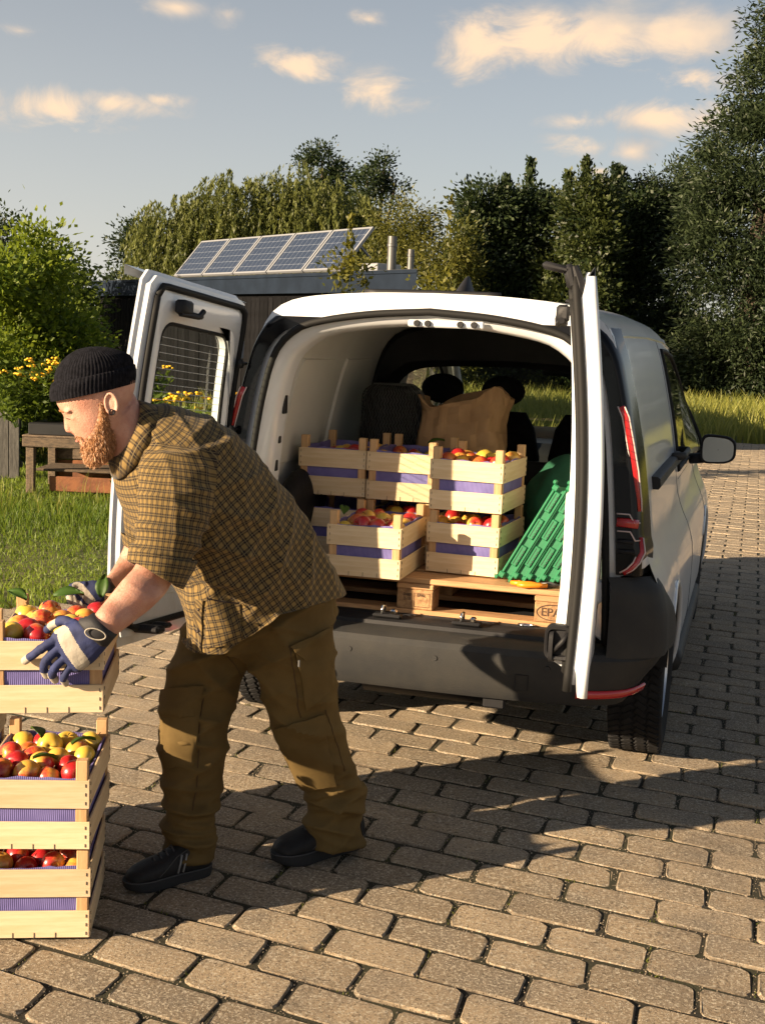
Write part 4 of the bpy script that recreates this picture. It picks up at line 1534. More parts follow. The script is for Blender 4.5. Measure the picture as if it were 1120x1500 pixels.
# cab: headliner, pillars, dashboard, seats, mirror
cb = MB()
cb.rings([full(LIN * np.array([.99, .995]), 1.76), full(LIN * np.array([.985, .99]), 2.5), full(LIN * np.array([.98, .975]), 2.92)], closed=False, caps=False)
cbm = cb.mesh('headliner', True)
bm = bmesh.new()
bm.from_mesh(cbm)
bmesh.ops.delete(bm, geom=[f_ for f_ in bm.faces if f_.calc_center_median().z < 1.58], context='FACES')
bm.to_mesh(cbm)
bm.free()
link('headliner', cbm, m_liner, van)
for s in (-1, 1):
    link('cab_pillar', MB().tube([(s * .67, 1.95, .9), (s * .66, 2.0, 1.3), (s * .60, 2.02, 1.62)], .055, 8).mesh('cab_pillar', True), m_liner, van)
    link('windscreen_pillar', MB().tube([(s * .60, 2.95, 1.66), (s * .67, 3.5, 1.36), (s * .72, 4.0, 1.04)], .04, 8).mesh('windscreen_pillar', True), m_liner, van)
    link('cab_door_lining', MB().box((s * .78, 2.8, .72), (.05, 1.5, .6), None, .02).mesh('cab_door_lining'), m_dark, van)
link('dashboard', MB().box((0, 3.72, .86), (1.42, .6, .34), None, .07).box((0, 3.0, .50), (1.4, 1.6, .08)).mesh('dashboard', angle=40), m_dark, van)
link('cab_mirror', MB().box((.05, 3.12, 1.49), (.24, .03, .07), Matrix.Rotation(.2, 3, 'Z'), .014).tube([(.05, 3.14, 1.52), (.05, 3.2, 1.6)], .012, 6).mesh('cab_mirror', angle=40), m_dark, van)
link('roof_console', MB().box((.05, 2.98, 1.60), (.34, .22, .05), None, .02).mesh('roof_console'), m_liner, van)
link('steering_wheel', MB().tube([(-.38 + .18 * math.cos(a), 3.38 + .05 * math.sin(a), 1.0 + .17 * math.sin(a)) for a in np.linspace(0, 2 * PI, 24)], .015, 6, caps=False).mesh('steering_wheel', True), m_dark, van)
for xs_ in (-.42, -.10, .36):
    wdd = .2 if xs_ != -.10 else .17
    sb = MB()
    sb.rings([[(xs_ + wdd * w_ * math.copysign(abs(math.cos(a)) ** .5, math.cos(a)), yy + th * math.copysign(abs(math.sin(a)) ** .6, math.sin(a)), zz) for a in np.linspace(0, 2 * PI, 20, endpoint=False)] for (zz, yy, th, w_) in ((.62, 2.30, .07, .9), (.8, 2.27, .08, 1.1), (1.05, 2.21, .075, 1.12), (1.2, 2.18, .06, .95), (1.28, 2.16, .035, .7))])
    st = link('cab_seat', sb.mesh('cab_seat', True), m_cloth, van)
    link('headrest', MB().ball((xs_, 2.13, 1.385), (.115, .05, .078), 16, 10).mesh('headrest', True), m_cloth, st)
    link('cushion', MB().box((xs_, 2.55, .62), (.42, .5, .16), None, .05).mesh('cushion', angle=40), m_cloth, st)

# bumper
PLAN = smooth_poly([(0, 0), (.3, .006), (.5, .022), (.64, .045), (.75, .085), (.835, .15), (.885, .24), (.910, .38), (.914, .475)], 30)
SECB = [(-.05, .362), (-.012, .368), (.0, .390), (.006, .43), (.016, .475), (.014, .535), (.0, .555), (-.03, .568), (-.09, .574), (-.12, .576)]
pn = []
for i in range(len(PLAN)):
    t_ = PLAN[min(i + 1, len(PLAN) - 1)] - PLAN[max(i - 1, 0)]
    n_ = np.array([t_[1], -t_[0]])
    pn.append(n_ / np.linalg.norm(n_))
bp = MB()
rg = []
for (o_, z) in SECB:
    tpr = lambda x_: 1 - .085 * max(0, (.56 - z) / .2) * min(1, max(0, (x_ - .58) / .3))
    H2 = [((PLAN[i][0] + pn[i][0] * o_) * tpr(PLAN[i][0]), PLAN[i][1] + pn[i][1] * o_, z + (.25 * max(0, (PLAN[i][1] - .14) / .335) ** 1.2 * max(0, (.56 - z) / .235))) for i in range(len(PLAN))]
    rg.append([(-x, y, z) for x, y, z in H2[:0:-1]] + H2)
bp.rings(rg, closed=False, caps=False)
link('rear_bumper', bp.mesh('rear_bumper', angle=28), m_grey, van)
for s in (1, -1):
    cn_ = MB()
    rows = []
    for q in range(9):
        t_ = q / 8
        row = []
        for i in range(17, 30):
            x, y = PLAN[i]
            top_ = .828 if y < .27 else .828 - (y - .27) / .205 * .20
            z = .545 + (top_ - .545) * t_
            xb = np.interp(z, [p[1] for p in PROF[:10]], [p[0] for p in PROF[:10]])
            k_ = min(1, max(0, (x - .72) / .14))
            sh = (.905 - xb) * k_ * k_ * (3 - 2 * k_)
            xs2 = np.interp(z, [p[1] for p in PROF], [p[0] for p in PROF]) * (1 - .012 * max(0, (.5 - y) / .35)) + .009
            kk2 = min(1, max(0, (y - .13) / .10))
            xx2 = (x - sh + .010) * (1 - kk2) + max(x - sh + .010, xs2) * kk2
            row.append((s * (xx2 - (.0 if t_ < 1 else .014)), y + .022 * t_ * (1 - k_) - .012 * k_ + (.012 if t_ == 1 else 0), z))
        rows.append(row)
    cn_.rings(rows, closed=False, caps=False)
    link('bumper_corner', cn_.mesh('bumper_corner', True), m_grey, van)
    rf = MB()
    rr_ = []
    for (o_, z) in ((.004, .398), (.012, .402), (.012, .424), (.004, .428)):
        rr_.append([(s * (PLAN[i][0] + pn[i][0] * o_), PLAN[i][1] + pn[i][1] * o_, z + .006 * (i - 18)) if False else (s * (PLAN[i][0] + pn[i][0] * (o_ + .004)) * (1 - .085 * max(0, (.56 - z) / .2) * min(1, max(0, (PLAN[i][0] - .58) / .3))), PLAN[i][1] + pn[i][1] * (o_ + .004), z + .0022 * max(0, i - 20)) for i in range(15, 24)])
    rf.rings(rr_, closed=False, caps=False)
    link('rear_reflector', rf.mesh('rear_reflector', True), m_red, van)
for x in (-.2, .12, .52, -.52):
    i = int(np.argmin(abs(PLAN[:, 0] - abs(x))))
    yb = PLAN[i][1]
    link('parking_sensor', MB().lathe([(.001, -.0185), (.009, -.0185), (.010, -.012)], 14, 'Y', (x, yb, .50)).mesh('parking_sensor'), m_grey, van)
tw = MB()
yb = PLAN[int(np.argmin(abs(PLAN[:, 0] - .45)))][1]
link('tow_eye_cover', MB().tube([(.41, yb - .020, .47), (.455, yb - .017, .47), (.455, yb - .018, .415), (.41, yb - .016, .41), (.41, yb - .020, .47)], .0022, 5).mesh('tow_eye_cover'), m_dark, van)
# loading sill
si_ = MB()
SL = [(.10, .570), (.105, .588), (.125, .596), (.19, .597), (.20, .590), (.24, .588), (.30, .5855)]
si_.rings([[(x, y + .04 * abs(x) ** 3, z) for x in np.linspace(-.66, .66, 24)] for (y, z) in SL], closed=False, caps=False)
link('loading_sill', si_.mesh('loading_sill', angle=25), m_dark, van)
for x in np.linspace(-.56, .56, 40):
    pass
rb_ = MB()
for k in range(4):
    rb_.box((0, .212 + k * .018, .5915), (1.18, .006, .005))
tag(link('sill_ribs', rb_.mesh('sill_ribs'), m_dark, van), kind='stuff')
for x in (-.10, .20):
    lt = MB()
    lt.box((x, .128, .606), (.11, .045, .014), None, .006)
    l_ = link('latch_plate', lt.mesh('latch_plate'), m_dark, van)
    link('striker', MB().tube([(x - .018, .115, .61), (x - .018, .115, .64), (x - .018, .145, .64), (x - .018, .145, .61)], .006, 6).mesh('striker', True), m_chrome, l_)
    link('catch', MB().box((x + .022, .13, .62), (.022, .03, .02), None, .005).mesh('catch'), m_chrome, l_)
link('lashing_eye', MB().tube([(.40 + .03 * math.cos(a), .235 + .012 * math.sin(a), .598) for a in np.linspace(0, 2 * PI, 16)], .004, 6, caps=False).mesh('lashing_eye', True), m_chrome, van)
# roof edge fittings
link('rear_trim_strip', MB().tube([(x, .235, 1.789 - .02 * x * x) for x in np.linspace(-.27, .24, 12)], .013, 8, flat=.6).mesh('rear_trim_strip', True), m_dark, van)
pl_ = link('striker_plate', MB().box((.06, .165, 1.680), (.28, .012, .026), None, .005).mesh('striker_plate'), m_white, van)
for x in (-.045, -.005, .115, .165):
    link('bolt', MB().lathe([(.001, -.012), (.011, -.012), (.012, .0)], 12, 'Y', (x, .160, 1.680)).mesh('bolt'), m_dark, pl_)
ae = MB()
ae.rings([[(.02 + (.03 * w_) * math.cos(a), .62 + (.075 * w_) * math.sin(a) + sh, z) for a in np.linspace(0, 2 * PI, 14, endpoint=False)] for (z, w_, sh) in ((1.80, 1.2, 0), (1.815, 1.1, 0), (1.845, .7, .02), (1.872, .3, .04), (1.88, .08, .045))])
link('roof_aerial', ae.mesh('roof_aerial', True), m_dark, van)
# tail lamps
for s in (1, -1):
    rows = []
    zs = np.linspace(.835, 1.69, 30)
    for z in zs:
        xo = np.interp(z, [p[1] for p in PROF], [p[0] for p in PROF]) 
        if z < .95:
            xo = min(xo, .822)
        xi = np.interp(z, HALF[:, 1], HALF[:, 0]) + .035
        row = []
        for t_ in np.linspace(0, 1, 9):
            x = xi + (xo + .010 - xi) * t_ ** .9
            y = yre(x, z) - .014 + (.20 * max(0, (t_ - .62) / .38) ** 2.4)
            row.append((s * x, y, z))
        rows.append(row)
    lm = MB()
    lm.rings(rows, closed=False, caps=False)
    tl_ = link('tail_lamp', lm.mesh('tail_lamp', True), m_glossblk, van)

    def lp(t_, z, off=.006):
        k = int(np.argmin(abs(zs - z)))
        a, b = rows[k][int(t_ * 8)], rows[k][min(8, int(t_ * 8) + 1)]
        fr_ = t_ * 8 - int(t_ * 8)
        return (a[0] + (b[0] - a[0]) * fr_, a[1] + (b[1] - a[1]) * fr_ - off, z)
    red1 = [lp(.52, 1.42), lp(.66, 1.385), lp(.70, 1.30), lp(.74, 1.2), lp(.77, 1.1), lp(.77, 1.06)]
    red2 = [lp(.05, 1.02), lp(.3, 1.02), lp(.55, 1.02), lp(.66, .985), lp(.77, .985)]
    red3 = [lp(.77, .97), lp(.76, .92), lp(.62, .885), lp(.42, .86), lp(.2, .845)]
    for kk, (pth, rr2) in enumerate(((red1, .011), (red3, .011))):
        link('light_guide', MB().tube(pth, rr2, 8, flat=.5).mesh('light_guide', True), m_red, tl_)
        link('guide_edge', MB().tube([(p[0] - s * .012, p[1] - .003, p[2]) for p in pth], .0028, 5).mesh('guide_edge', True), m_lampline, tl_)
        link('guide_edge', MB().tube([(p[0] + s * .012, p[1] - .003, p[2]) for p in pth], .0028, 5).mesh('guide_edge', True), m_lampline, tl_)
    link('light_guide', MB().tube([lp(.05, 1.02), lp(.4, 1.02), lp(.72, 1.015)], .017, 8, flat=.6).mesh('light_guide', True), m_red, tl_)
    for off_ in (.03, -.03):
        link('guide_edge', MB().tube([lp(.05, 1.02 + off_), lp(.45, 1.02 + off_), lp(.6, 1.02 + off_ - .03), lp(.77, 1.02 + off_ - .03)], .003, 5).mesh('guide_edge', True), m_lampline, tl_)
    for zz in (.955, .92):
        link('lamp_step', MB().tube([lp(.05, zz), lp(.55, zz)], .008, 6).mesh('lamp_step', True), m_dark, tl_)
# wing mirrors
for s in (1, -1):
    mh = MB()
    mh.rings([[(s * (.965 + w_ * .094 * math.copysign(abs(math.cos(a)) ** .55, math.cos(a))), y, 1.095 + w_ * .078 * math.copysign(abs(math.sin(a)) ** .55, math.sin(a)) * (1 - .18 * math.cos(a))) for a in np.linspace(0, 2 * PI, 28, endpoint=False)] for (y, w_) in ((2.93, .93), (2.925, 1.0), (2.96, 1.03), (3.03, .95), (3.08, .7), (3.10, .3))])
    mm = link('wing_mirror', mh.mesh('wing_mirror', True), m_dark, van)
    gl = MB().rings([[(s * (.965 + w_ * .083 * math.copysign(abs(math.cos(a)) ** .55, math.cos(a))), 2.9205, 1.095 + w_ * .067 * math.copysign(abs(math.sin(a)) ** .55, math.sin(a)) * (1 - .18 * math.cos(a))) for a in np.linspace(0, 2 * PI, 28, endpoint=False)] for w_ in (1.0, .03)], True, False)
    link('mirror_glass', gl.mesh('mirror_glass'), mat('mirror_glass', (.30, .32, .33), .25, .6), mm)
    link('mirror_arm', MB().tube([(s * .81, 3.02, 1.03), (s * .89, 3.01, 1.04)], .03, 8).mesh('mirror_arm', True), m_dark, mm)


# ------------------------------------------------------------------ rear doors
def door(HB, HT, FB, FT, side, name_lbl, inset_dir, th=.024):
    """door as a bilinear patch: u 0 at the hinge .. 1 at the free edge, v 0 bottom .. 1 top; inset_dir: unit vector out of the inner face"""
    HB, HT, FB, FT = [np.array(p, float) for p in (HB, HT, FB, FT)]
    nin = np.array(inset_dir, float)

    def Pt(u_, v_, off=0.0):
        p = (HB * (1 - u_) + FB * u_) * (1 - v_) + (HT * (1 - u_) + FT * u_) * v_
        bow = .035 * math.sin(PI * min(1, max(0, v_))) * -1        # barrel shape of the tail
        return p + nin * (off + bow)
    N_ = 72

    def shape(pts):
        return resample(np.array(pts), N_, True)

    def roundrect(u0, v0, u1, v1, r_, uh=0.0):
        o_ = []
        for (cu, cv, a0) in ((u1 - r_, v1 - r_, 0), (u0 + r_ + uh, v1 - r_, 90), (u0 + r_, v0 + r_, 180), (u1 - r_, v0 + r_, 270)):
            for k in range(6):
                a = R(a0 + 90 * k / 5)
                o_.append((cu + r_ * math.cos(a), cv + r_ * math.sin(a) * .6 + (r_ * .4 if a0 < 180 else -r_ * .4)))
        return o_
    out_ = shape(roundrect(0, 0, 1, 1, .045, .02))
    skin = shape(roundrect(-.015, -.03, 1.015, 1.015, .05, .02))
    i1 = shape(roundrect(.035, .025, .965, .975, .05, .02))
    i2 = shape(roundrect(.075, .045, .935, .945, .06, .02)) if side < 0 else shape(roundrect(.06, .045, .950, .955, .05, .02))
    wf = shape(roundrect(.10, .50, .89, .90, .10, .03))
    win = shape(roundrect(.13, .525, .86, .88, .09, .025))
    mk = lambda S_, off: [tuple(Pt(u_, v_, off)) for u_, v_ in S_]
    mkt = lambda S_: [tuple(Pt(u_, v_, th * (1.25 - .75 * v_) if side > 0 else th)) for u_, v_ in S_]
    sk = MB()
    sk.rings([mk(win, -.022), mk(wf, -.034), mk(skin, -.036), mk(skin, -.026), mk(out_, -.018), mk(out_, .0), mk(i1, .008), mkt(i2), mkt(wf), mk(win, .010), mk(win, -.022)], True, False)
    d_root = link('rear_door', sk.mesh('rear_door', angle=35), m_white, van)
    gl = MB().rings([mk(win * 1.0, .0), mk((win - win.mean(0)) * .02 + win.mean(0), .0)], True, False)
    link('door_window', gl.mesh('door_window', True), m_glass, d_root)
    link('window_seal', MB().tube(mk(win, .008) + mk(win, .008)[:1], .008, 6).mesh('window_seal', True), m_rub, d_root)
    hw_ = MB()
    for v_ in np.linspace(.60, .84, 12):
        hw_.tube([Pt(.15, v_, .002), Pt(.84, v_, .002)], .0012, 3)
    tag(link('heating_wires', hw_.mesh('heating_wires'), m_liner, d_root), kind='stuff')
    link('door_seal', MB().tube(mk(i1, .018) + mk(i1, .018)[:1], .012, 7).mesh('door_seal', True), m_rub, d_root)
    # lower trim panel with ribs
    lp_ = shape(roundrect(.14, .10, .86, .47, .06))
    link('door_trim', MB().rings([mk(lp_, th + .001), mk((lp_ - lp_.mean(0)) * .985 + lp_.mean(0), th + .010), mk((lp_ - lp_.mean(0)) * .5 + lp_.mean(0), th + .010)], True, True).mesh('door_trim', angle=35), m_liner, d_root)
    # top lip (spoiler)
    lip = MB()
    LIPW = .10 if side < 0 else .05
    lip.rings([[tuple(Pt(u_, 1.0, -.03) + np.array([0, 0, .004])) for u_ in np.linspace(-.08, 1.0, 10)], [tuple(Pt(u_, 1.015, -LIPW) + np.array([0, 0, .012])) for u_ in np.linspace(-.10, 1.0, 10)], [tuple(Pt(u_, 1.005, -LIPW) + np.array([0, 0, -.008])) for u_ in np.linspace(-.10, 1.0, 10)], [tuple(Pt(u_, .985, -.03)) for u_ in np.linspace(-.08, 1.0, 10)]], closed=False, caps=False)
    link('top_lip', lip.mesh('top_lip', angle=40), m_white, d_root)
    # latch gear near the free top corner, clips on the hinge stile, hinges
    la = MB()
    Rm = Matrix((Vector(FT - HT).normalized(), Vector(nin), Vector(FT - HT).normalized().cross(Vector(nin)))).transposed()
    la.box(Pt(.80, .925, .055), (.06, .04, .05), Rm, .008)
    la.box(Pt(.74, .91, .058), (.14, .025, .018), Rm, .006)
    la.tube([Pt(.84, .905, .06), Pt(.70, .905, .075), Pt(.66, .925, .075)], .010, 7)
    link('top_latch', la.mesh('top_latch', angle=40), m_dark, d_root)
    for v_ in (.80, .59):
        link('clip', MB().lathe([(.001, .012), (.016, .010), (.018, .0)], 12, 'X', Pt(.10, v_, .045)).tube([Pt(.10, v_, .05), Pt(.04, v_ + .004, .05)], .006, 6).mesh('clip', True), m_dark, d_root)
    for v_ in (.15, .85):
        link('hinge', MB().box(Pt(.0, v_, -.02), (.05, .06, .09), Rm, .012).mesh('hinge'), m_white, d_root)
    return d_root, Pt, Rm


dl, PtL, RmL = door((-.775, .13, .56), (-.715, .19, 1.735), (-.835, -.565, .585), (-.800, -.43, 1.80), -1, 'left', (.99, .12, 0))
dr, PtR, RmR = door((.628, .13, .595), (.545, .19, 1.745), (.690, -.72, .64), (.628, -.60, 1.815), 1, 'right', (-.995, .08, 0), .052)
# lower latch with pull on the free edge of the right-hand door, wiper-arm lug, top cap
lt = MB()
c = PtR(.93, .095, .035)
lt.rings([[tuple(c + np.array([-.012 * (q > 0) - .02, 0, 0]) + np.array([0, w_ * .062 * math.copysign(abs(math.cos(a)) ** .5, math.cos(a)), w_ * .05 * math.copysign(abs(math.sin(a)) ** .5, math.sin(a))])) for a in np.linspace(0, 2 * PI, 24, endpoint=False)] for q, w_ in ((0, 1.0), (1, 1.0), (2, .78))], True, True)
ltc = link('lower_latch', lt.mesh('lower_latch', angle=40), m_dark, dr)
ft = np.array(PtR(1.0, .0, 0))
lk = MB()
lc = np.array(PtR(.965, .105, .030))
lk.rings([[tuple(lc + np.array([w_ * .042 * math.copysign(abs(math.cos(a)) ** .45, math.cos(a)) - .012, yy, w_ * .052 * math.copysign(abs(math.sin(a)) ** .45, math.sin(a))])) for a in np.linspace(0, 2 * PI, 24, endpoint=False)] for (yy, w_) in ((.01, 1.0), (-.02, 1.0), (-.026, .94), (-.024, .78), (-.010, .72))], True, True)
link('edge_latch', lk.mesh('edge_latch', angle=40), m_dark, dr)
link('pull_lever', MB().tube([lc + np.array([.014, -.016, .03]), lc + np.array([.0, -.024, .005]), lc + np.array([-.03, -.02, -.03])], [.008, .009, .006], 8).mesh('pull_lever', True), m_dark, dr)
tp = np.array(PtR(.96, .985, .03))
link('top_cap', MB().box(tp + np.array([-.03, -.02, .045]), (.085, .05, .022), Matrix.Rotation(.2, 3, 'Y'), .008).box(tp + np.array([.012, -.02, .02]), (.035, .05, .075), Matrix.Rotation(-.25, 3, 'Y'), .012).tube([tp + np.array([.02, -.03, .05]), tp + np.array([.04, -.03, .0]), tp + np.array([.045, -.03, -.06])], [.012, .016, .008], 8).mesh('top_cap', angle=40), m_dark, dr)
link('check_arm', MB().box((.555, .04, 1.74), (.09, .07, .03), Matrix.Rotation(-.1, 3, 'Y'), .01).box((.59, .02, 1.715), (.05, .08, .045), Matrix.Rotation(-.5, 3, 'Y'), .012).box((.53, .03, 1.765), (.05, .03, .012), Matrix.Rotation(.25, 3, 'Y'), .004).mesh('check_arm', angle=40), m_dark, dr)
link('edge_seal', MB().tube([PtR(.985, v_, .004) + np.array([.0, -.012, 0]) for v_ in np.linspace(-.01, 1.0, 24)], .013, 8).mesh('edge_seal', True), m_rub, dr)
link('skin_edge', MB().tube([PtR(1.0, v_, -.03) + np.array([.014, -.010, 0]) for v_ in np.linspace(-.02, 1.0, 24)], .012, 8).mesh('skin_edge', True), m_white, dr)
lcl = np.array(PtL(.86, .02, .05))
link('lower_latch', MB().box(lcl, (.05, .10, .03), RmL, .01).box(lcl + np.array([.02, .06, .004]), (.04, .06, .02), RmL, .008).mesh('lower_latch'), m_dark, dl)

# ------------------------------------------------------------------ pallet, crates, apples and the rest of the load
m_pine = mat('pale_poplar', (.66, .50, .30), .6, col2=(.54, .37, .19), vscale=3.0, bump=.12, bscale=30, stretch=(2.0, 2.0, 16), rnd=.06, detail=8)
m_pine_h = mat('poplar_slat', (.66, .52, .34), .6, col2=(.56, .41, .235), vscale=3.0, bump=.12, bscale=30, stretch=(1.6, 1.6, 22), rnd=.13, detail=8)
m_post = mat('pine_post', (.56, .36, .18), .65, col2=(.40, .225, .10), vscale=4, bump=.15, bscale=30, stretch=(14, 14, 1.5), rnd=.12, detail=8)
m_pal = mat('pallet_wood', (.50, .29, .135), .7, col2=(.33, .175, .08), vscale=4, bump=.25, bscale=30, stretch=(1.2, 14, 14), rnd=.12, detail=8)
m_chip = mat('chipboard_block', (.42, .25, .12), .85, col2=(.24, .13, .06), vscale=45, bump=.5, bscale=140, rnd=.1)
m_staple_slit = mat('staple', (.10, .08, .07), .5, .4)
m_ink = mat('branding_ink', (.06, .03, .018), .8)

m_paper = bpy.data.materials.new('violet_paper')
m_paper.use_nodes = True
t = m_paper.node_tree
b_ = t.nodes['Principled BSDF']
b_.inputs['Roughness'].default_value = .7
x_ = N(t, 'ShaderNodeTexCoord')
sp = N(t, 'ShaderNodeSeparateXYZ')
t.links.new(x_.outputs['Object'], sp.inputs[0])
wv = MATH(t, 'SINE', MATH(t, 'MULTIPLY', MATH(t, 'ADD', sp.outputs[0], sp.outputs[1]), 1250.0))
n_ = N(t, 'ShaderNodeTexNoise', ins={'Scale': 14.0, 'Detail': 5.0})
t.links.new(x_.outputs['Object'], n_.inputs['Vector'])
pc = MIX(t, RANGE(t, n_.outputs['Fac'], .3, .7), (.085, .07, .24, 1), (.14, .12, .34, 1))
pc = MIX(t, RANGE(t, wv, .2, .9, 0, .45), pc, (.24, .22, .46, 1))
t.links.new(pc, b_.inputs['Base Color'])
bu = N(t, 'ShaderNodeBump', ins={'Strength': .5, 'Distance': .003})
t.links.new(MATH(t, 'MULTIPLY_ADD', wv, .3, n_.outputs['Fac']), bu.inputs['Height'])
t.links.new(bu.outputs[0], b_.inputs['Normal'])

CW, CL, CP = .288, .40, .245          # crate width, length, stacking pitch


def slat_mesh(L_, h, cuts):
    """thin board lying in the XZ plane; cuts: little saw slits at the lower edge"""
    mb_ = MB().box((0, 0, 0), (L_, .006, h), None, .0012)
    return mb_.mesh('slat')


slF = {h: slat_mesh(CW, h, 3) for h in (.074, .076)}
slS = {h: slat_mesh(CL - .016, h, 3) for h in (.074, .076)}
for me in list(slF.values()) + list(slS.values()):
    me.materials.append(m_pine_h)
post_me = MB().box((0, 0, CP / 2 - .001), (.030, .030, CP - .004), None, .002).mesh('post')
post_me.materials.append(m_post)
flo_me = MB().box((0, 0, 0), (.082, CL - .02, .006), None, .001).mesh('floor_slat')
flo_me.materials.append(m_pine)


def make_liner(seed, full_h=.195):
    rs = random.Random(seed)
    mb_ = MB()
    n = 56
    base = []
    for k in range(n):
        s_ = 4 * k / n
        side, t_ = int(s_), s_ - int(s_)
        hx_, hy_ = CW / 2 - .010, CL / 2 - .010
        c_ = [(-hx_ + 2 * hx_ * t_, -hy_), (hx_, -hy_ + 2 * hy_ * t_), (hx_ - 2 * hx_ * t_, hy_), (-hx_, hy_ - 2 * hy_ * t_)][side]
        base.append(c_)
    w1 = [rs.uniform(-.004, .010) for _ in range(n)]
    w1 = [(w1[k - 1] + w1[k] + w1[(k + 1) % n]) / 3 for k in range(n)]
    rg = [[(x * .97, y * .97, .012) for x, y in base], [(x, y, .10) for x, y in base], [(x * (1 + rs.uniform(-.012, .0)), y, full_h + w1[k] * 1.2) for k, (x, y) in enumerate(base)],
          [(x * .955, y * .965, full_h + w1[k] * 1.2 - .002) for k, (x, y) in enumerate(base)], [(x * .94, y * .95, .03) for x, y in base]]
    mb_.rings(rg, True, True)
    return mb_.mesh('paper_liner', angle=50)


LINERS = [make_liner(s) for s in range(3)]
for me in LINERS:
    me.materials.append(m_paper)
st_mb = MB()
for sx in (-1, 1):
    for sy in (-1, 1):
        for z0 in (.042, .157):
            for dz in (-.024, 0, .024):
                st_mb.box((sx * (CW / 2 - .010), sy * (CL / 2 + .0005), z0 + dz), (.0015, .0025, .009))
                st_mb.box((sx * (CW / 2 + .0005), sy * (CL / 2 - .020), z0 + dz), (.0025, .0015, .009))
    for q in (-.055, 0, .055):  # dark slivers standing in for the shade inside the lower slat's saw slits
        st_mb.box((q, sx * (CL / 2 + .0003), .013), (.0014, .002, .016))
st_me2 = st_mb.mesh('staples')
st_me2.materials.append(m_staple_slit)
knot_me = MB().lathe([(.0005, 0), (.0042, 0)], 10, 'Y').mesh('knot')
knot_me.materials.append(m_ink)


def sub(nm, me, parent, loc=(0, 0, 0), rot=(0, 0, 0)):
    o_ = bpy.data.objects.new(nm, me)
    COL.objects.link(o_)
    o_.parent = parent
    o_.location = loc
    o_.rotation_euler = rot
    return o_


def crate(loc, rz, label, seed, group, tilt=(0, 0)):
    rs = random.Random(seed)
    c = thing('fruit_crate', label, 'crate', loc, (tilt[0], tilt[1], rz), group)
    for sx in (-1, 1):
        for sy in (-1, 1):
            sub('post', post_me, c, (sx * (CW / 2 - .021), sy * (CL / 2 - .0215), .003), (0, 0, 0))
    for z, h in ((.042, .074), (.157, .076)):
        for sy in (-1, 1):
            sub('slat', slF[h], c, (rs.uniform(-.002, .002), sy * (CL / 2 - .003), z + rs.uniform(-.002, .002)), (0, rs.uniform(-.006, .006), 0))
        for sx in (-1, 1):
            sub('slat', slS[h], c, (sx * (CW / 2 - .003), 0, z + rs.uniform(-.002, .002)), (rs.uniform(-.004, .004), 0, PI / 2))
    for k in range(3):
        sub('floor_slat', flo_me, c, (-.09 + .09 * k, 0, .006))
    sub('paper_liner', LINERS[seed % 3], c, (0, 0, 0), (0, 0, PI * (seed % 2)))
    tag(sub('staples', st_me2, c), kind='stuff')
    return c


# apple
ap = MB()
prof = []
for k in range(13):
    a = PI * k / 12
    r_ = math.sin(a) * (1 + .10 * math.cos(a)) * .037
    z = -math.cos(a) * .034
    z -= .0 if k < 9 else .012 * ((k - 8.5) / 3.5) ** 2
    z += .006 * (max(0, (2.5 - k)) / 2.5) ** 2 * 1.2
    prof.append((max(r_, .0006), z))
ap.lathe(prof, 18)
apple_me = ap.mesh('apple', True)
stalk_me = MB().tube([(0, 0, .018), (.002, .001, .030), (.006, .002, .038)], [.0012, .0012, .0018], 5).mesh('stalk')
m_stalk = mat('stalk', (.08, .05, .02), .8)
stalk_me.materials.append(m_stalk)


def apple_mat(name, under, blush, amt):
    m_ = bpy.data.materials.new(name)
    m_.use_nodes = True
    t = m_.node_tree
    b_ = t.nodes['Principled BSDF']
    b_.inputs['Roughness'].default_value = .32
    b_.inputs['Coat Weight'].default_value = .25
    b_.inputs['Subsurface Weight'].default_value = .08
    b_.inputs['Subsurface Radius'].default_value = (.01, .004, .002)
    oi = N(t, 'ShaderNodeObjectInfo')
    tx = N(t, 'ShaderNodeTexCoord')
    mpn = N(t, 'ShaderNodeMapping')
    mpn.inputs['Scale'].default_value = (1, 1, .28)
    t.links.new(tx.outputs['Object'], mpn.inputs[0])
    n1 = N(t, 'ShaderNodeTexNoise', noise_dimensions='4D', ins={'Scale': 13.0, 'Detail': 2.0})
    t.links.new(tx.outputs['Object'], n1.inputs['Vector'])
    t.links.new(MATH(t, 'MULTIPLY', oi.outputs['Random'], 57.0), n1.inputs['W'])
    n2 = N(t, 'ShaderNodeTexNoise', noise_dimensions='4D', ins={'Scale': 170.0, 'Detail': 4.0, 'Roughness': .7})
    t.links.new(mpn.outputs[0], n2.inputs['Vector'])
    t.links.new(oi.outputs['Random'], n2.inputs['W'])
    v = MATH(t, 'MULTIPLY_ADD', n2.outputs['Fac'], .34, n1.outputs['Fac'])
    v = MATH(t, 'ADD', v, MATH(t, 'MULTIPLY', oi.outputs['Random'], .16))
    c = MIX(t, RANGE(t, v, .86 - amt, 1.06 - amt * .9), (*under, 1), (*blush, 1))
    vo = N(t, 'ShaderNodeTexVoronoi', ins={'Scale': 260.0})
    t.links.new(tx.outputs['Object'], vo.inputs['Vector'])
    c = MIX(t, RANGE(t, vo.outputs['Distance'], .08, .14, .5, 0), c, (.75, .55, .28, 1))
    t.links.new(c, b_.inputs['Base Color'])
    return m_


AP = {'red': apple_mat('red_apple_skin', (.55, .16, .03), (.36, .012, .016), .30), 'blushed': apple_mat('blushed_apple_skin', (.62, .36, .06), (.46, .03, .022), .20),
      'yellow': apple_mat('yellow_apple_skin', (.60, .42, .06), (.52, .12, .025), -.05)}
AP_ME = {}
for k_, m_ in AP.items():
    me = apple_me.copy()
    me.materials.append(m_)
    AP_ME[k_] = me


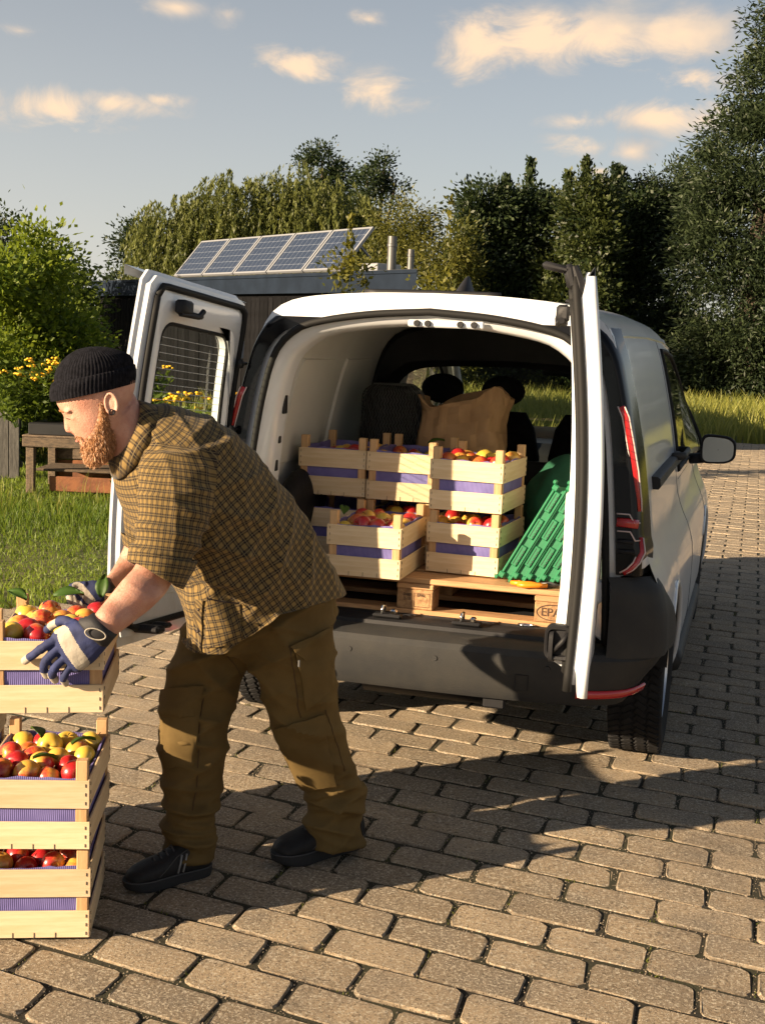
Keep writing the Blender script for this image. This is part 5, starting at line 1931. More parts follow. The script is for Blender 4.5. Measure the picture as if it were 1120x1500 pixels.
def apple(p, rot, kind, where, s=1.0):
    lab = {'red': 'deep red apple', 'blushed': 'red and yellow blushed apple', 'yellow': 'mostly yellow apple'}[kind] + ' ' + where
    o_ = bpy.data.objects.new('apple', AP_ME[kind])
    COL.objects.link(o_)
    o_.location = p
    o_.rotation_euler = rot
    o_.scale = (s, s, s)
    tag(o_, lab, 'apple', lab + 's')
    sub('stalk', stalk_me, o_)
    return o_


def fill(c, where, seed, layers, top=.178, rows=None, mix=(.40, .44, .16), inset=0.0):
    """apples bedded in the crate c, hexagonal with jitter; rows: keep only these y-rows (0 front)"""
    rs = random.Random(seed)
    Mx = Matrix.Translation(c.location) @ c.rotation_euler.to_matrix().to_4x4()
    for L_ in range(layers):
        z0 = top - .052 * L_
        for j in range(5):
            if rows is not None and j not in rows:
                continue
            ncol = 4 if (j + L_) % 2 == 0 else 3
            for i in range(ncol):
                x = (i - (ncol - 1) / 2) * .0655
                y = (j - 2) * .066
                p = Vector((x + rs.uniform(-.006, .006), y + rs.uniform(-.006, .006), z0 + rs.uniform(-.010, .012)))
                k_ = rs.choices(('red', 'blushed', 'yellow'), mix)[0]
                apple(Mx @ p, (rs.uniform(-1.4, 1.4), rs.uniform(-1.4, 1.4), rs.uniform(0, 6.28)), k_, where, rs.uniform(.86, 1.02))


leafm = leaf_mat('apple_leaf', (.03, .075, .012), (.10, .18, .03), .35)


def apple_leaf(p, rot, label, s=1.0):
    mb_ = MB()
    rowsL = []
    for k in range(7):
        t_ = k / 6
        w_ = .019 * math.sin(PI * min(.98, max(.04, t_)) ** .85) + .0008
        zc = .010 * math.sin(PI * t_) - .006 * t_
        rowsL.append([(-w_, t_ * .072, zc + .006), (-w_ * .5, t_ * .072, zc + .001), (0, t_ * .072, zc - .002), (w_ * .5, t_ * .072, zc + .001), (w_, t_ * .072, zc + .006)])
    lo = [[(x, y, z - .0008) for x, y, z in r_[::-1]] for r_ in rowsL]
    mb_.rings([a + b for a, b in zip(rowsL, lo)], True, True)
    me = mb_.mesh('apple_leaf', True)
    at_ = me.attributes.new('tint', 'FLOAT', 'POINT')
    at_.data.foreach_set('value', np.full(len(me.vertices), rng.uniform(.2, .9), np.float32))
    o_ = link('apple_leaf', me, leafm)
    o_.location, o_.rotation_euler, o_.scale = p, rot, (s, s, s)
    tag(o_, label, 'leaf', 'apple leaves in the crates')


# stack on the ground
SA = R(22.0)
e1, e2 = Vector((math.cos(SA), math.sin(SA), 0)), Vector((-math.sin(SA), math.cos(SA), 0))
FRc = Vector((-.440, -1.454, 0))
SC = FRc - e1 * CW / 2 + e2 * CL / 2
c3 = crate(SC + Vector((0, 0, .004)), SA + R(1.0), 'poplar crate of apples standing on the paving, under the middle crate', 1, 'apple crates stacked on the paving')
c2 = crate(SC + e1 * .004 + Vector((0, 0, CP + .004)), SA - R(1.2), 'poplar crate of apples between the standing crate and the lifted one', 2, 'apple crates stacked on the paving')
c1_loc = SC + e1 * .030 + e2 * .015 + Vector((0, 0, .612))
c1 = crate(c1_loc, SA + R(.5), 'poplar crate of apples held in the man\'s gloved hands', 3, 'apple crates stacked on the paving', (R(-.5), R(-1.0)))
fill(c3, 'in the crate standing on the paving', 11, 1, .176, rows=(0, 1, 2, 3, 4))
fill(c2, 'in the middle crate of the paving stack', 12, 2, .188)
fill(c1, 'in the crate held by the man', 13, 2, .196)
Mx1 = Matrix.Translation(c1.location) @ c1.rotation_euler.to_matrix().to_4x4()
Mx2 = Matrix.Translation(c2.location) @ c2.rotation_euler.to_matrix().to_4x4()
for k, (Mx, p, r_, lab) in enumerate(((Mx1, (-.10, .10, .243), (.3, -.3, 1.3), 'green leaf on the apples beside the far post of the held crate'), (Mx1, (-.03, .13, .246), (.2, .4, -1.2), 'broad green leaf lying across the apples in the held crate'),
                                  (Mx1, (-.125, .02, .235), (.4, .2, 2.2), 'green leaf at the paper edge of the held crate'), (Mx1, (.10, .15, .24), (1.1, 0, .2), 'green leaf standing up by the corner post of the held crate'),
                                  (Mx2, (-.02, .02, .238), (.2, .3, 1.0), 'green leaf among the apples of the middle crate'), (Mx2, (.07, -.03, .236), (.1, -.3, -.6), 'dark green leaf on a blushed apple of the middle crate'), (Mx2, (.05, -.13, .228), (.3, .2, 2.6), 'green leaf at the front paper of the middle crate'))):
    apple_leaf(Mx @ Vector(p), r_, lab, 1.0 if k != 1 else 1.2)

# second stack, added out of view to throw a shadow across the paving
S2 = Vector((-1.10, -1.14, .004))
for k, lab in enumerate(('empty poplar crate added out of view for its shadow, at the foot of the second stack', 'empty poplar crate added out of view for its shadow, in the middle of the second stack', 'empty poplar crate added out of view for its shadow, on top of the second stack')):
    crate(S2 + Vector((.006 * k, -.004 * k, CP * k)), R(22 + 2 * k), lab, 30 + k, 'second stack of crates, added out of view for its shadow')

# pallet in the van
PX, PY, PZ = -.034, .258, .586
pal = thing('wooden_pallet', 'wooden transport pallet lying across the van load floor', 'pallet', (PX, PY, PZ))


def pb(nm, c, size, m_, ch=.004):
    return link(nm, MB().box(c, size, None, ch).mesh(nm), m_, pal)


for yy, w_ in ((.0725, .145), (.2425, .10), (.40, .145), (.5575, .10), (.7275, .145)):
    pb('deck_board', (0, yy, .133), (1.20, w_, .0215), m_pal)
for xx in (-.5275, 0, .5275):
    pb('stringer_board', (xx, .40, .1105), (.145, .80, .0215), m_pal)
for yy, w_ in ((.05, .10), (.40, .145), (.75, .10)):
    pb('bottom_board', (0, yy, .011), (1.20, w_, .0215), m_pal)
blk_ = {}
for xx in (-.5275, 0, .5275):
    for yy, w_ in ((.0515, .097), (.40, .145), (.7485, .097)):
        blk_[(xx, yy)] = pb('block', (xx, yy, .0608), (.142, w_, .077), m_chip)


def lettering(txt, loc, size, parent, m_, nm='lettering', extr=.0008):
    cu = bpy.data.curves.new(nm, 'FONT')
    cu.body = txt
    cu.size = size
    cu.align_x = 'CENTER'
    cu.align_y = 'CENTER'
    cu.extrude = extr
    tmp = bpy.data.objects.new(nm, cu)
    COL.objects.link(tmp)
    me = bpy.data.meshes.new_from_object(tmp.evaluated_get(bpy.context.evaluated_depsgraph_get()))
    bpy.data.objects.remove(tmp)
    me.materials.clear()
    o_ = link(nm, me, m_)
    o_.parent = parent
    tag(o_, kind='stuff')
    o_.location = loc
    o_.rotation_euler = (PI / 2, 0, 0)
    return o_


bR, bC = blk_[(.5275, .0515)], blk_[(0, .0515)]
lettering('EPAL', (.5275, .0018, .061), .044, bR, m_ink)
link('oval_mark', MB().tube([(.5275 + .062 * math.cos(a), .0025, .061 + .029 * math.sin(a)) for a in np.linspace(0, 2 * PI, 36)], .0018, 5, caps=False).mesh('oval_mark'), m_ink, bR)
lettering('0480\n2-18', (-.03, .0018, .070), .016, bC, m_ink)
lettering('EPAL', (.025, .0018, .078), .016, bC, m_ink)
link('stamp_mark', MB().tube([(.028 + .03 * q, .0025, .060 + .026 * w_) for q, w_ in ((-1, -1), (1, -1), (1, 1), (-1, 1), (-1, -1))], .0012, 4).mesh('stamp_mark'), m_ink, bC)

ZC = PZ + .1445
GV = 'apple crates stacked in the van'
XL, YL, XM, YM = -.487, .768, -.195, .765
v0 = crate((XL, YL, ZC), .01, 'lower crate in the van under the stack beside the black bag', 4, GV)
v1 = crate((XM, YM, ZC), -.01, 'lower crate in the van behind the pushed-out crate, under the middle stack', 5, GV)
v2 = crate((.122, .59, ZC), -.06, 'lower crate in the van beside the green folding boxes', 6, GV)
v3 = crate((-.218, .362, ZC), .02, 'crate pushed out to the pallet edge in front of the others', 7, GV)
v4 = crate((XL, YL - .005, ZC + CP), .012, 'upper crate in the van next to the black bag and pale wall', 8, GV)
v5 = crate((XM + .006, YM - .01, ZC + CP), -.004, 'upper crate in the van, middle one of three, sunlit', 9, GV)
v6 = crate((.122, .59, ZC + CP), -.045, 'upper crate in the van beside the green cloth sack', 10, GV)
fill(v2, 'in the lower van crate by the green boxes', 21, 1, .180, rows=(0, 1, 2))
fill(v3, 'in the pushed-out van crate', 22, 1, .178, rows=(0, 1, 2, 3, 4))
fill(v6, 'in the upper van crate by the green sack', 23, 1, .184, rows=(0, 1, 2, 3, 4))
fill(v4, 'in the upper van crate by the black bag', 24, 1, .158, rows=(0, 2, 4), mix=(.2, .6, .2))
fill(v5, 'in the sunlit middle van crate', 25, 1, .156, rows=(0, 2, 4), mix=(.1, .4, .5))
fill(v1, 'in the lower middle van crate', 26, 1, .178, rows=(0, 1))
for (cr, p, r_, lab) in ((v3, (-.10, -.14, .226), (.4, .2, .4), 'green leaf on the apples of the pushed-out crate'), (v1, (.02, -.12, .225), (.5, .3, 1.5), 'green leaf on the apples under the middle upper crate'),
                        (v5, (.05, .02, .222), (.3, .1, -1.0), 'green leaf on top of the sunlit middle crate')):
    Mx = Matrix.Translation(cr.location) @ cr.rotation_euler.to_matrix().to_4x4()
    apple_leaf(Mx @ Vector(p), r_, lab)

# green folded boxes leaning in a row
m_green = mat('green_box_plastic', (.016, .165, .07), .45, vary=.12, vscale=10, bump=.06, bscale=120)
m_green_d = mat('dark_green_slot', (.004, .045, .02), .6)


def folded_box(loc, rot, label):
    fbx = thing('folding_box', label, 'box', loc, rot, 'green folding boxes leaning in the van')
    L_, T, D_ = .405, .050, .42       # length up the lean, thickness, depth into the van
    body = MB().box((0, D_ / 2, L_ / 2), (T * .80, D_, L_ - .012), None, .004)
    link('body', body.mesh('body'), m_green, fbx)
    for sx in (-1, 1):
        rl = MB().box((sx * T * .40, .0, L_ / 2), (T * .20, .022, L_), None, .003)
        rl.box((sx * T * .40, .016, L_ / 2), (T * .12, .03, L_ * .96))
        link('rim', rl.mesh('rim'), m_green, fbx)
    for k in range(3):
        z = .05 + .118 * k
        link('handle_bar', MB().box((0, -.004, z + .055), (T * .46, .014, .085), None, .003).mesh('handle_bar'), m_green, fbx)
        ribs = MB()
        for q in range(5):
            ribs.box((T * .17, -.011, z + .026 + q * .013), (T * .10, .004, .0075))
        ribs.box((-T * .1, -.0105, z + .055), (T * .05, .003, .07))
        tag(link('slots', ribs.mesh('slots'), m_green_d, fbx), kind='stuff')
    for z, zz in ((.0, -1), (L_, 1)):
        hk = MB().box((-T * .35, -.002, z - zz * .012), (T * .5, .03, .024), None, .005)
        hk.box((-T * .62, -.002, z + zz * .006), (T * .3, .026, .016), None, .004)
        link('hinge_lug', hk.mesh('hinge_lug'), m_green, fbx)
    return fbx


fl_ = ['green folding box leaning directly against the apple crate stack', 'second green folding box from the apple crate stack', 'middle green folding box of the leaning five',
       'fourth green folding box from the apple crate stack', 'green folding box farthest from the crate stack, beside the van door']
for k in range(5):
    folded_box((.292 + .052 * k, .335 + .004 * k, ZC + .012), (R(-7), R(27.5), R(-4)), fl_[k])

# secateurs with orange handles on the pallet edge
m_orange = mat('orange_grip', (.75, .24, .012), .4)
sec = thing('secateurs', 'pair of secateurs with orange handles lying on the pallet edge', 'tool', (.40, .295, ZC))
link('grip', MB().tube([(-.075, -.012, .012), (-.045, -.018, .012), (.0, -.012, .012), (.035, -.004, .012)], [.007, .0105, .010, .008], 9).mesh('grip', True), m_orange, sec)
link('grip', MB().tube([(-.045, -.045, .012), (-.015, -.046, .012), (.03, -.03, .012), (.06, -.012, .012)], [.007, .0105, .010, .008], 9).mesh('grip', True), m_orange, sec)
link('blade', MB().tube([(.035, -.004, .012), (.07, .004, .013), (.105, .02, .010)], [.008, .013, .003], 8, flat=.4).mesh('blade', True), m_steel, sec)
link('pivot_bolt', MB().lathe([(.006, -.004), (.006, .02), (.0005, .021)], 10, c=(.062, -.004, 0)).mesh('pivot_bolt'), m_dark, sec)

# roll of wire mesh
m_wire = mat('galvanised_wire', (.075, .08, .08), .5, .3)
m_core = mat('rolled_mesh_core', (.014, .015, .016), .75, spec=.3, vary=.4, vscale=50, bump=.5, bscale=200)
RX, RY, RR, RZ0, RZ1 = -.400, 1.135, .138, .582, 1.425
roll = thing('wire_mesh_roll', 'upright roll of dark hexagonal wire mesh behind the crates', 'roll', (RX, RY, RZ0))
hh = RZ1 - RZ0
link('inner_roll', MB().lathe([(RR - .03, 0), (RR - .012, .0), (RR - .012, hh - .06), (RR - .02, hh - .025), (RR - .045, hh - .004), (RR - .06, hh - .006), (RR - .065, hh - .05)], 36).lathe([(RR - .06, .01), (RR - .058, hh - .02), (RR - .064, hh - .02)], 30).mesh('inner_roll', True), m_core, roll)
wm = MB()
NC = 64
for j in range(NC):
    pth = []
    nz_ = 60
    for k in range(nz_):
        zz = hh * .45 + hh * .55 * k / (nz_ - 1)
        a = 2 * PI * (j + .25 * (1 if (k // 2) % 2 else -1)) / NC
        rr_ = RR + .004 * math.sin(j * 1.7 + k * .5) - .05 * max(0, (zz - hh + .06) / .06) ** 2.2
        pth.append((rr_ * math.cos(a), rr_ * math.sin(a), zz))
    wm.tube(pth, .0013, 3, caps=False)
tag(link('wire_mesh', wm.mesh('wire_mesh'), m_wire, roll), kind='stuff')
link('rim_wire', MB().tube([((RR - .05) * math.cos(a), (RR - .05) * math.sin(a), hh + .001) for a in np.linspace(0, 2 * PI, 40)], .003, 5, caps=False).mesh('rim_wire'), m_wire, roll)

# crumpled brown paper bag
m_kraft = mat('kraft_paper', (.40, .25, .13), .8, col2=(.31, .185, .09), vscale=7, bump=.25, bscale=25)
bagr = thing('paper_bag', 'large crumpled brown paper bag standing behind the apple crates', 'bag', (-.075, 1.16, .582))
rgs = []
nn_ = 120
lev = [(0, 1.0), (.02, 1.02), (.2, 1.04), (.4, 1.03), (.52, 1.02), (.60, 1.0), (.66, .99), (.72, .99), (.77, .985), (.81, 1.0), (.83, 1.02), (.832, .985), (.80, .96), (.72, .94), (.6, .9)]
Pb = []
for li_, (z, k_) in enumerate(lev):
    for q in range(nn_):
        a = 2 * PI * q / nn_
        cx2, sy2 = math.copysign(abs(math.cos(a)) ** .45, math.cos(a)), math.copysign(abs(math.sin(a)) ** .5, math.sin(a))
        topz = z
        if z > .5 and li_ <= 10:
            topz = z - .055 * max(0, (z - .5) / .33) * (0.5 - .5 * cx2) - .03 * (z - .5) / .33 * math.sin(a * 3 + 1)
        elif li_ > 10:
            topz = z - .055 * max(0, (z - .5) / .33) * (0.5 - .5 * cx2) - .03 * (z - .5) / .33 * math.sin(a * 3 + 1)
        Pb.append((cx2 * .172 * k_, sy2 * .11 * k_, topz))
Pb = np.array(Pb)
crv = nzv(Pb, 22, 5) * .014 + np.abs(nzv(Pb, 38, 6)) * .020 + np.abs(nzv(Pb, 75, 8)) * .008
rad = Pb.copy()
rad[:, 2] = 0
rad /= np.linalg.norm(rad, axis=1)[:, None] + 1e-6
Pb = Pb + rad * (crv * np.clip(Pb[:, 2] / .4, .1, 1))[:, None]
mbg = MB().rings([[tuple(Pb[i * nn_ + q]) for q in range(nn_)] for i in range(len(lev))], True, True)
link('paper', mbg.mesh('paper', angle=9), m_kraft, bagr)
link('green_contents', MB().ball((-.06, -.02, .70), (.09, .06, .05), 18, 10).mesh('green_contents', True), mat('dark_green_net', (.012, .06, .035), .8, bump=.6, bscale=90), bagr)

# green cloth sack
m_sack = mat('green_cloth', (.016, .115, .062), .75, col2=(.010, .075, .04), vscale=9, bump=.35, bscale=40)
sk_ = thing('cloth_sack', 'slumped green cloth sack beside the upper crate in the van', 'sack', (.43, .98, ZC - .1))
sm = MB().ball((0, 0, .26), (.185, .20, .27), 24, 16).ball((.02, -.06, .38), (.15, .15, .13), 20, 12).ball((.08, .0, .12), (.13, .16, .14), 18, 12)
sme = remeshed(sm, .012, 3)
cs = get_co(sme)
set_co(sme, cs + get_no(sme) * (np.abs(nzv(cs, 20, 9)) * .022 + nzv(cs, 45, 10) * .006)[:, None])
link('cloth', sme, m_sack, sk_)
link('brown_top', MB().ball((.05, .06, .49), (.08, .07, .035), 14, 8).mesh('brown_top', True), m_kraft, sk_)

# black holdall with pale strap
m_nylon = mat('black_nylon', (.008, .008, .010), .6, spec=.2, vary=.3, vscale=20, bump=.2, bscale=120)
hb_ = thing('black_holdall', 'black holdall with a pale strap against the van side wall', 'bag', (-.615, .50, .90))
hm = MB().ball((-.01, .06, .02), (.065, .18, .16), 22, 14).ball((.0, .18, .09), (.06, .12, .12), 18, 12).box((0, .0, -.14), (.11, .38, .14), None, .03)
hme = remeshed(hm, .010, 3)
cs = get_co(hme)
set_co(hme, cs + get_no(hme) * (nzv(cs, 22, 3) * .008)[:, None])
link('bag_body', hme, m_nylon, hb_)
link('strap', MB().tube([(.03, .08, .14), (.055, .12, .22), (.07, .18, .25), (.075, .24, .21), (.07, .26, .12)], .008, 6, flat=.4).mesh('strap', True), mat('pale_strap', (.6, .6, .58), .7), hb_)
link('buckle', MB().box((.05, .10, .17), (.02, .03, .015), None, .003).mesh('buckle'), m_liner, hb_)

# ------------------------------------------------------------------ the man
Lv = np.array([.722, -.692, 0.0])
Lv /= np.linalg.norm(Lv)              # to his left-hand side
LvV = Vector(Lv)


def J(x, y, c):
    """point on the vertical plane that lies c metres to his left of the world origin"""
    d = ray(x, y)
    return CAM + d * ((c - CAM @ Lv) / (d @ Lv))


def pring(l, r_, c, b, n=32, sq=1.0, cl=None, cr=None):
    """oval loop between two outline points, b = half width sideways"""
    Pl, Pr = J(*l, c if cl is None else cl), J(*r_, c if cr is None else cr)
    ctr, e = (Pl + Pr) / 2, (Pr - Pl) / 2
    o_ = []
    for k in range(n):
        a = 2 * PI * k / n
        ca, sa = math.cos(a), math.sin(a)
        if sq != 1.0:
            ca, sa = math.copysign(abs(ca) ** sq, ca), math.copysign(abs(sa) ** sq, sa)
        o_.append(tuple(ctr + e * ca + Lv * b * sa))
    return o_


def loft(specs, sub_=3, sq=1.0):
    """specs: (l, r, c, b) -> smooth interpolated loops"""
    A = np.array([[*s[0], *s[1], s[2], s[3]] for s in specs], float)
    A = smooth_rows(A, sub_)
    return [pring((a[0], a[1]), (a[2], a[3]), a[4], a[5], sq=sq) for a in A]


def smooth_rows(A, sub_):
    Q = np.vstack([2 * A[0] - A[1], A, 2 * A[-1] - A[-2]])
    o_ = []
    for i in range(1, len(Q) - 2):
        for t_ in np.linspace(0, 1, sub_, endpoint=False):
            a, b, c, d = Q[i - 1], Q[i], Q[i + 1], Q[i + 2]
            o_.append(.5 * ((2 * b) + (c - a) * t_ + (2 * a - 5 * b + 4 * c - d) * t_ * t_ + (3 * b - a - 3 * c + d) * t_ ** 3))
    o_.append(A[-1])
    return np.array(o_)


man = thing('person', 'bearded man in plaid shirt, brown work trousers and black beanie lifting an apple crate', 'person', (-.22, -.86, 0))
mo = np.array([-.22, -.86, 0])


def mlink(nm, me, mats, parent=None):
    """mesh given in world coordinates, hung under the man"""
    set_co(me, get_co(me) - mo)
    return link(nm, me, mats, parent or man)


SHIRT = [((172, 684), (202, 594), .43, .078), ((170, 704), (232, 589), .43, .148), ((176, 738), (288, 602), .43, .205), ((195, 785), (350, 641), .43, .225), ((226, 828), (414, 714), .43, .222), ((256, 866), (464, 795), .43, .215), ((272, 900), (492, 840), .43, .215), ((276, 935), (503, 860), .435, .215), ((275, 960), (507, 873), .435, .205)]
SLL = [((232, 640), (286, 622), .47, .05), ((208, 662), (304, 640), .545, .074), ((200, 695), (312, 685), .590, .080), ((202, 745), (308, 750), .625, .078), ((199, 790), (290, 806), .645, .074), ((192, 822), (265, 860), .655, .070)]
SLR = [((185, 690), (262, 660), .27, .075), ((180, 735), (256, 735), .22, .078), ((180, 775), (244, 790), .19, .072), ((183, 800), (232, 822), .175, .066)]
LEGA = [((290, 880), (400, 860), .385, .10), ((280, 905), (396, 892), .375, .105), ((262, 945), (374, 950), .365, .100), ((245, 1000), (352, 1000), .355, .094), ((236, 1050), (338, 1050), .36, .088), ((235, 1100), (331, 1100), .365, .084), ((240, 1140), (324, 1145), .37, .079), ((239, 1172), (318, 1180), .38, .076), ((243, 1202), (312, 1202), .385, .073), ((238, 1226), (314, 1224), .39, .075), ((240, 1245), (312, 1240), .39, .076), ((237, 1261), (311, 1254), .39, .077)]
LEGB = [((350, 880), (484, 845), .49, .105), ((352, 900), (484, 872), .50, .110), ((362, 945), (485, 935), .50, .105), ((376, 1000), (488, 990), .495, .098), ((392, 1050), (494, 1040), .49, .092), ((412, 1100), (508, 1090), .48, .087), ((438, 1145), (522, 1135), .465, .082), ((449, 1167), (536, 1156), .455, .082), ((452, 1195), (526, 1188), .45, .077), ((449, 1222), (527, 1210), .45, .079), ((447, 1242), (531, 1231), .45, .080)]


def shrink(specs, k, kb):
    o_ = []
    for (l, r_, c, b) in specs:
        mx, my = (l[0] + r_[0]) / 2, (l[1] + r_[1]) / 2
        o_.append(((mx + (l[0] - mx) * k, my + (l[1] - my) * k), (mx + (r_[0] - mx) * k, my + (r_[1] - my) * k), c, b * kb))
    return o_


# crate-face planes for the hands
Mc1 = Matrix.Translation(c1.location) @ c1.rotation_euler.to_matrix().to_4x4()
nF = np.array((Mc1.to_3x3() @ Vector((0, -1, 0))))
pF = np.array(Mc1 @ Vector((0, -CL / 2, .15)))
pB = np.array(Mc1 @ Vector((0, CL / 2, .15)))


def KF(x, y, off):
    d = ray(x, y)
    return CAM + d * (((pF + nF * off - CAM) @ nF) / (d @ nF))


def KB(x, y, off):
    d = ray(x, y)
    return CAM + d * (((pB - nF * off - CAM) @ nF) / (d @ nF))


wrL = (KF(124, 912, .052) + KF(163, 940, .052)) / 2
cwL = float(wrL @ Lv)
wrR = (KB(150, 852, .03) + KB(162, 872, .03)) / 2
cwR = float(wrR @ Lv)
ARML = [((228, 690), (285, 680), .575, .045), ((222, 755), (278, 768), .61, .043), ((203, 822), (252, 850), .65, .042), ((181, 850), (231, 880), .5 * (.66 + cwL), .044), ((163, 872), (207, 901), .3 * .66 + .7 * cwL, .038), ((148, 890), (184, 919), cwL, .032), ((138, 902), (168, 931), cwL, .029), ((126, 910), (158, 938), cwL, .028)]
ARMR = [((192, 690), (250, 675), .26, .05), ((186, 750), (236, 765), .21, .048), ((184, 795), (228, 818), .175, .044), ((176, 815), (212, 840), .16, .04), ((163, 838), (188, 862), .5 * .16 + .5 * cwR, .032), ((150, 852), (168, 875), cwR, .027)]
NECK = [((150, 628), (196, 578), .425, .058), ((160, 655), (206, 595), .43, .062), ((176, 690), (224, 622), .43, .075)]
bodyb = MB()
bodyb.rings(loft(NECK, 3))
bodyb.rings(loft(shrink(SHIRT[1:7], .84, .86), 2))
bodyb.rings(loft(ARML, 3))
bodyb.rings(loft(ARMR, 3))
bodyb.rings(loft(shrink(LEGA[:-1], .70, .70), 2))
bodyb.rings(loft(shrink(LEGB[:-2], .70, .70), 2))
# the head is turned a little on the neck: its own sideways direction
Lv_body = Lv.copy()
hcen = J(145, 595, .425)
Lv = np.array([.545, -.838, 0.0])
Lv /= np.linalg.norm(Lv)
LvV = Vector(Lv)
HEADC = float(hcen @ Lv)
HEAD = [((118, 514), (152, 512), HEADC, .040), ((90, 538), (186, 524), HEADC, .070), ((82, 566), (198, 548), HEADC, .078), ((82, 587), (198, 566), HEADC, .077), ((88, 600), (194, 582), HEADC, .072), ((94, 610), (189, 594), HEADC, .069), ((101, 622), (185, 606), HEADC, .067), ((109, 638), (181, 620), HEADC, .060), ((121, 656), (177, 636), HEADC, .050), ((133, 670), (169, 652), HEADC, .032)]
bodyb.rings(loft(HEAD, 3))
# face: nose, brow, lips, cheeks, ears, eyelids
HF = (J(83, 598, HEADC) - J(193, 582, HEADC))
HF /= np.linalg.norm(HF)
HU = np.cross(Lv, HF) * -1
if HU[2] < 0:
    HU = -HU


def hp(x, y, side=0.0):
    return J(x, y, HEADC) + Lv * side


def hball(x, y, side, rf, rs_, ru, n=12, m=9):
    Rm_ = Matrix((Vector(HF), LvV, Vector(HU))).transposed()
    bodyb.ball(Vector(hp(x, y, side)), (rf, rs_, ru), n, m, Rm_)


bodyb.rings([[tuple(hp(x, y) + HF * fx + Lv * wx * math.cos(a) * (1 if True else 0) + HF * 0 + (HF * .7 - HU * .0) * wf * math.sin(a)) for a in np.linspace(0, 2 * PI, 14, endpoint=False)] for (x, y, fx, wx, wf) in ((98, 598, .0, .010, .008), (98, 607, .002, .008, .008), (101, 616, .006, .009, .010), (105, 625, .011, .012, .012), (108, 631, .012, .014, .012), (114, 635, .004, .012, .008))])
hball(104.5, 629.5, 0, .0095, .0095, .0085)
for s in (-1, 1):
    hball(109, 632, s * .011, .008, .007, .007)
    hball(99, 601, s * .030, .011, .024, .006)
    hball(107, 610.5, s * .033, .0085, .014, .008)
hball(121, 643, 0, .013, .022, .005)
hball(123, 648, 0, .013, .020, .006)
body_me = remeshed(bodyb, .0042, 2, .4)
# ears
m_skin = mat('skin', (.56, .32, .235), .5, col2=(.45, .21, .15), vscale=16, bump=.3, bscale=230, subsurf=.10, detail=9, spec=.4)
t = m_skin.node_tree
b_ = t.nodes['Principled BSDF']
src = b_.inputs['Base Color'].links[0].from_socket
tm = (J(204, 806, .175) * .45 + np.array(wrR) * .55) - mo
tx_ = N(t, 'ShaderNodeTexCoord')
vd_ = N(t, 'ShaderNodeVectorMath', operation='DISTANCE')
t.links.new(tx_.outputs['Object'], vd_.inputs[0])
vd_.inputs[1].default_value = tuple(float(c_) for c_ in tm)
vo_ = N(t, 'ShaderNodeTexVoronoi', feature='F1', ins={'Scale': 70.0, 'Randomness': .35})
t.links.new(tx_.outputs['Object'], vo_.inputs['Vector'])
rings_ = MATH(t, 'GREATER_THAN', MATH(t, 'SINE', MATH(t, 'MULTIPLY', vo_.outputs['Distance'], 22.0)), .15)
t.links.new(MIX(t, MATH(t, 'MULTIPLY', rings_, RANGE(t, vd_.outputs['Value'], .055, .075, .7, 0)), src, (.07, .05, .05, 1)), b_.inputs['Base Color'])
body = mlink('body', body_me, m_skin)
for s in (-1, 1):
    eb = MB()
    Re = Matrix((Vector(HF), LvV, Vector(HU))).transposed() @ Matrix.Rotation(s * R(-18), 3, 'Z')
    ctr = Vector(hp(161, 589, s * .073))
    eb.ball(ctr, (.018, .007, .030), 16, 10, Re)
    rim = []
    for a in np.linspace(-60, 230, 18):
        rim.append(ctr + Re @ Vector((-.016 * math.cos(R(a)) * -1, s * .008, .028 * math.sin(R(a)))))
    eb.tube(rim, .0042, 7)
    eb.ball(ctr + Re @ Vector((-.004, s * .004, -.026)), (.009, .006, .010), 10, 8, Re)
    mlink('ear', remeshed(eb, .0025, 2, .4), m_skin)
rg_ = MB()
for s in (1,):
    p = hp(160, 601, .084)
    Rr = Matrix((Vector(HF), Vector(HU), LvV)).transposed()
    rg_.rings([[tuple(Vector(p) + Rr @ Vector((r_ * math.cos(a), r_ * math.sin(a), z))) for a in np.linspace(0, 2 * PI, 18, endpoint=False)] for r_, z in ((.0085, -.004), (.0085, .005), (.006, .005), (.0055, .001), (.0052, -.004))], True, False)
ring_me = rg_.mesh('ear_ring', True)
mlink('ear_ring', ring_me, m_dark)
# eyes and brows
m_hair = mat('ginger_hair', (.30, .135, .05), .55, col2=(.19, .08, .028), vscale=60)
m_lash = mat('dark_lash', (.035, .02, .015), .6)
for s in (-1, 1):
    pth = [hp(101.5 + 2.9 * k, 611 + 1.2 * math.sin(k * .8), s * (.020 + .0065 * k)) + HF * (.0095 - .0011 * k) for k in range(5)]
    mlink('eyelid_line', MB().tube(pth, [.0008, .0020, .0022, .0018, .0008], 6).mesh('eyelid_line', True), m_lash)
    pth = [hp(93 + 3.4 * k, 601 - .6 * k + .22 * k * k, s * (.013 + .009 * k)) + HF * (.0105 - .0019 * k) for k in range(5)]
    mlink('eyebrow', MB().tube(pth, [.002, .0042, .0042, .0035, .0015], 7, flat=.6).mesh('eyebrow', True), m_hair)
mlink('lips', MB().ball(Vector(hp(120, 645)) + Vector(HF) * .011, (.006, .018, .0035), 14, 8, Matrix((Vector(HF), LvV, Vector(HU))).transposed()).mesh('lips', True), mat('lips', (.42, .14, .11), .45))

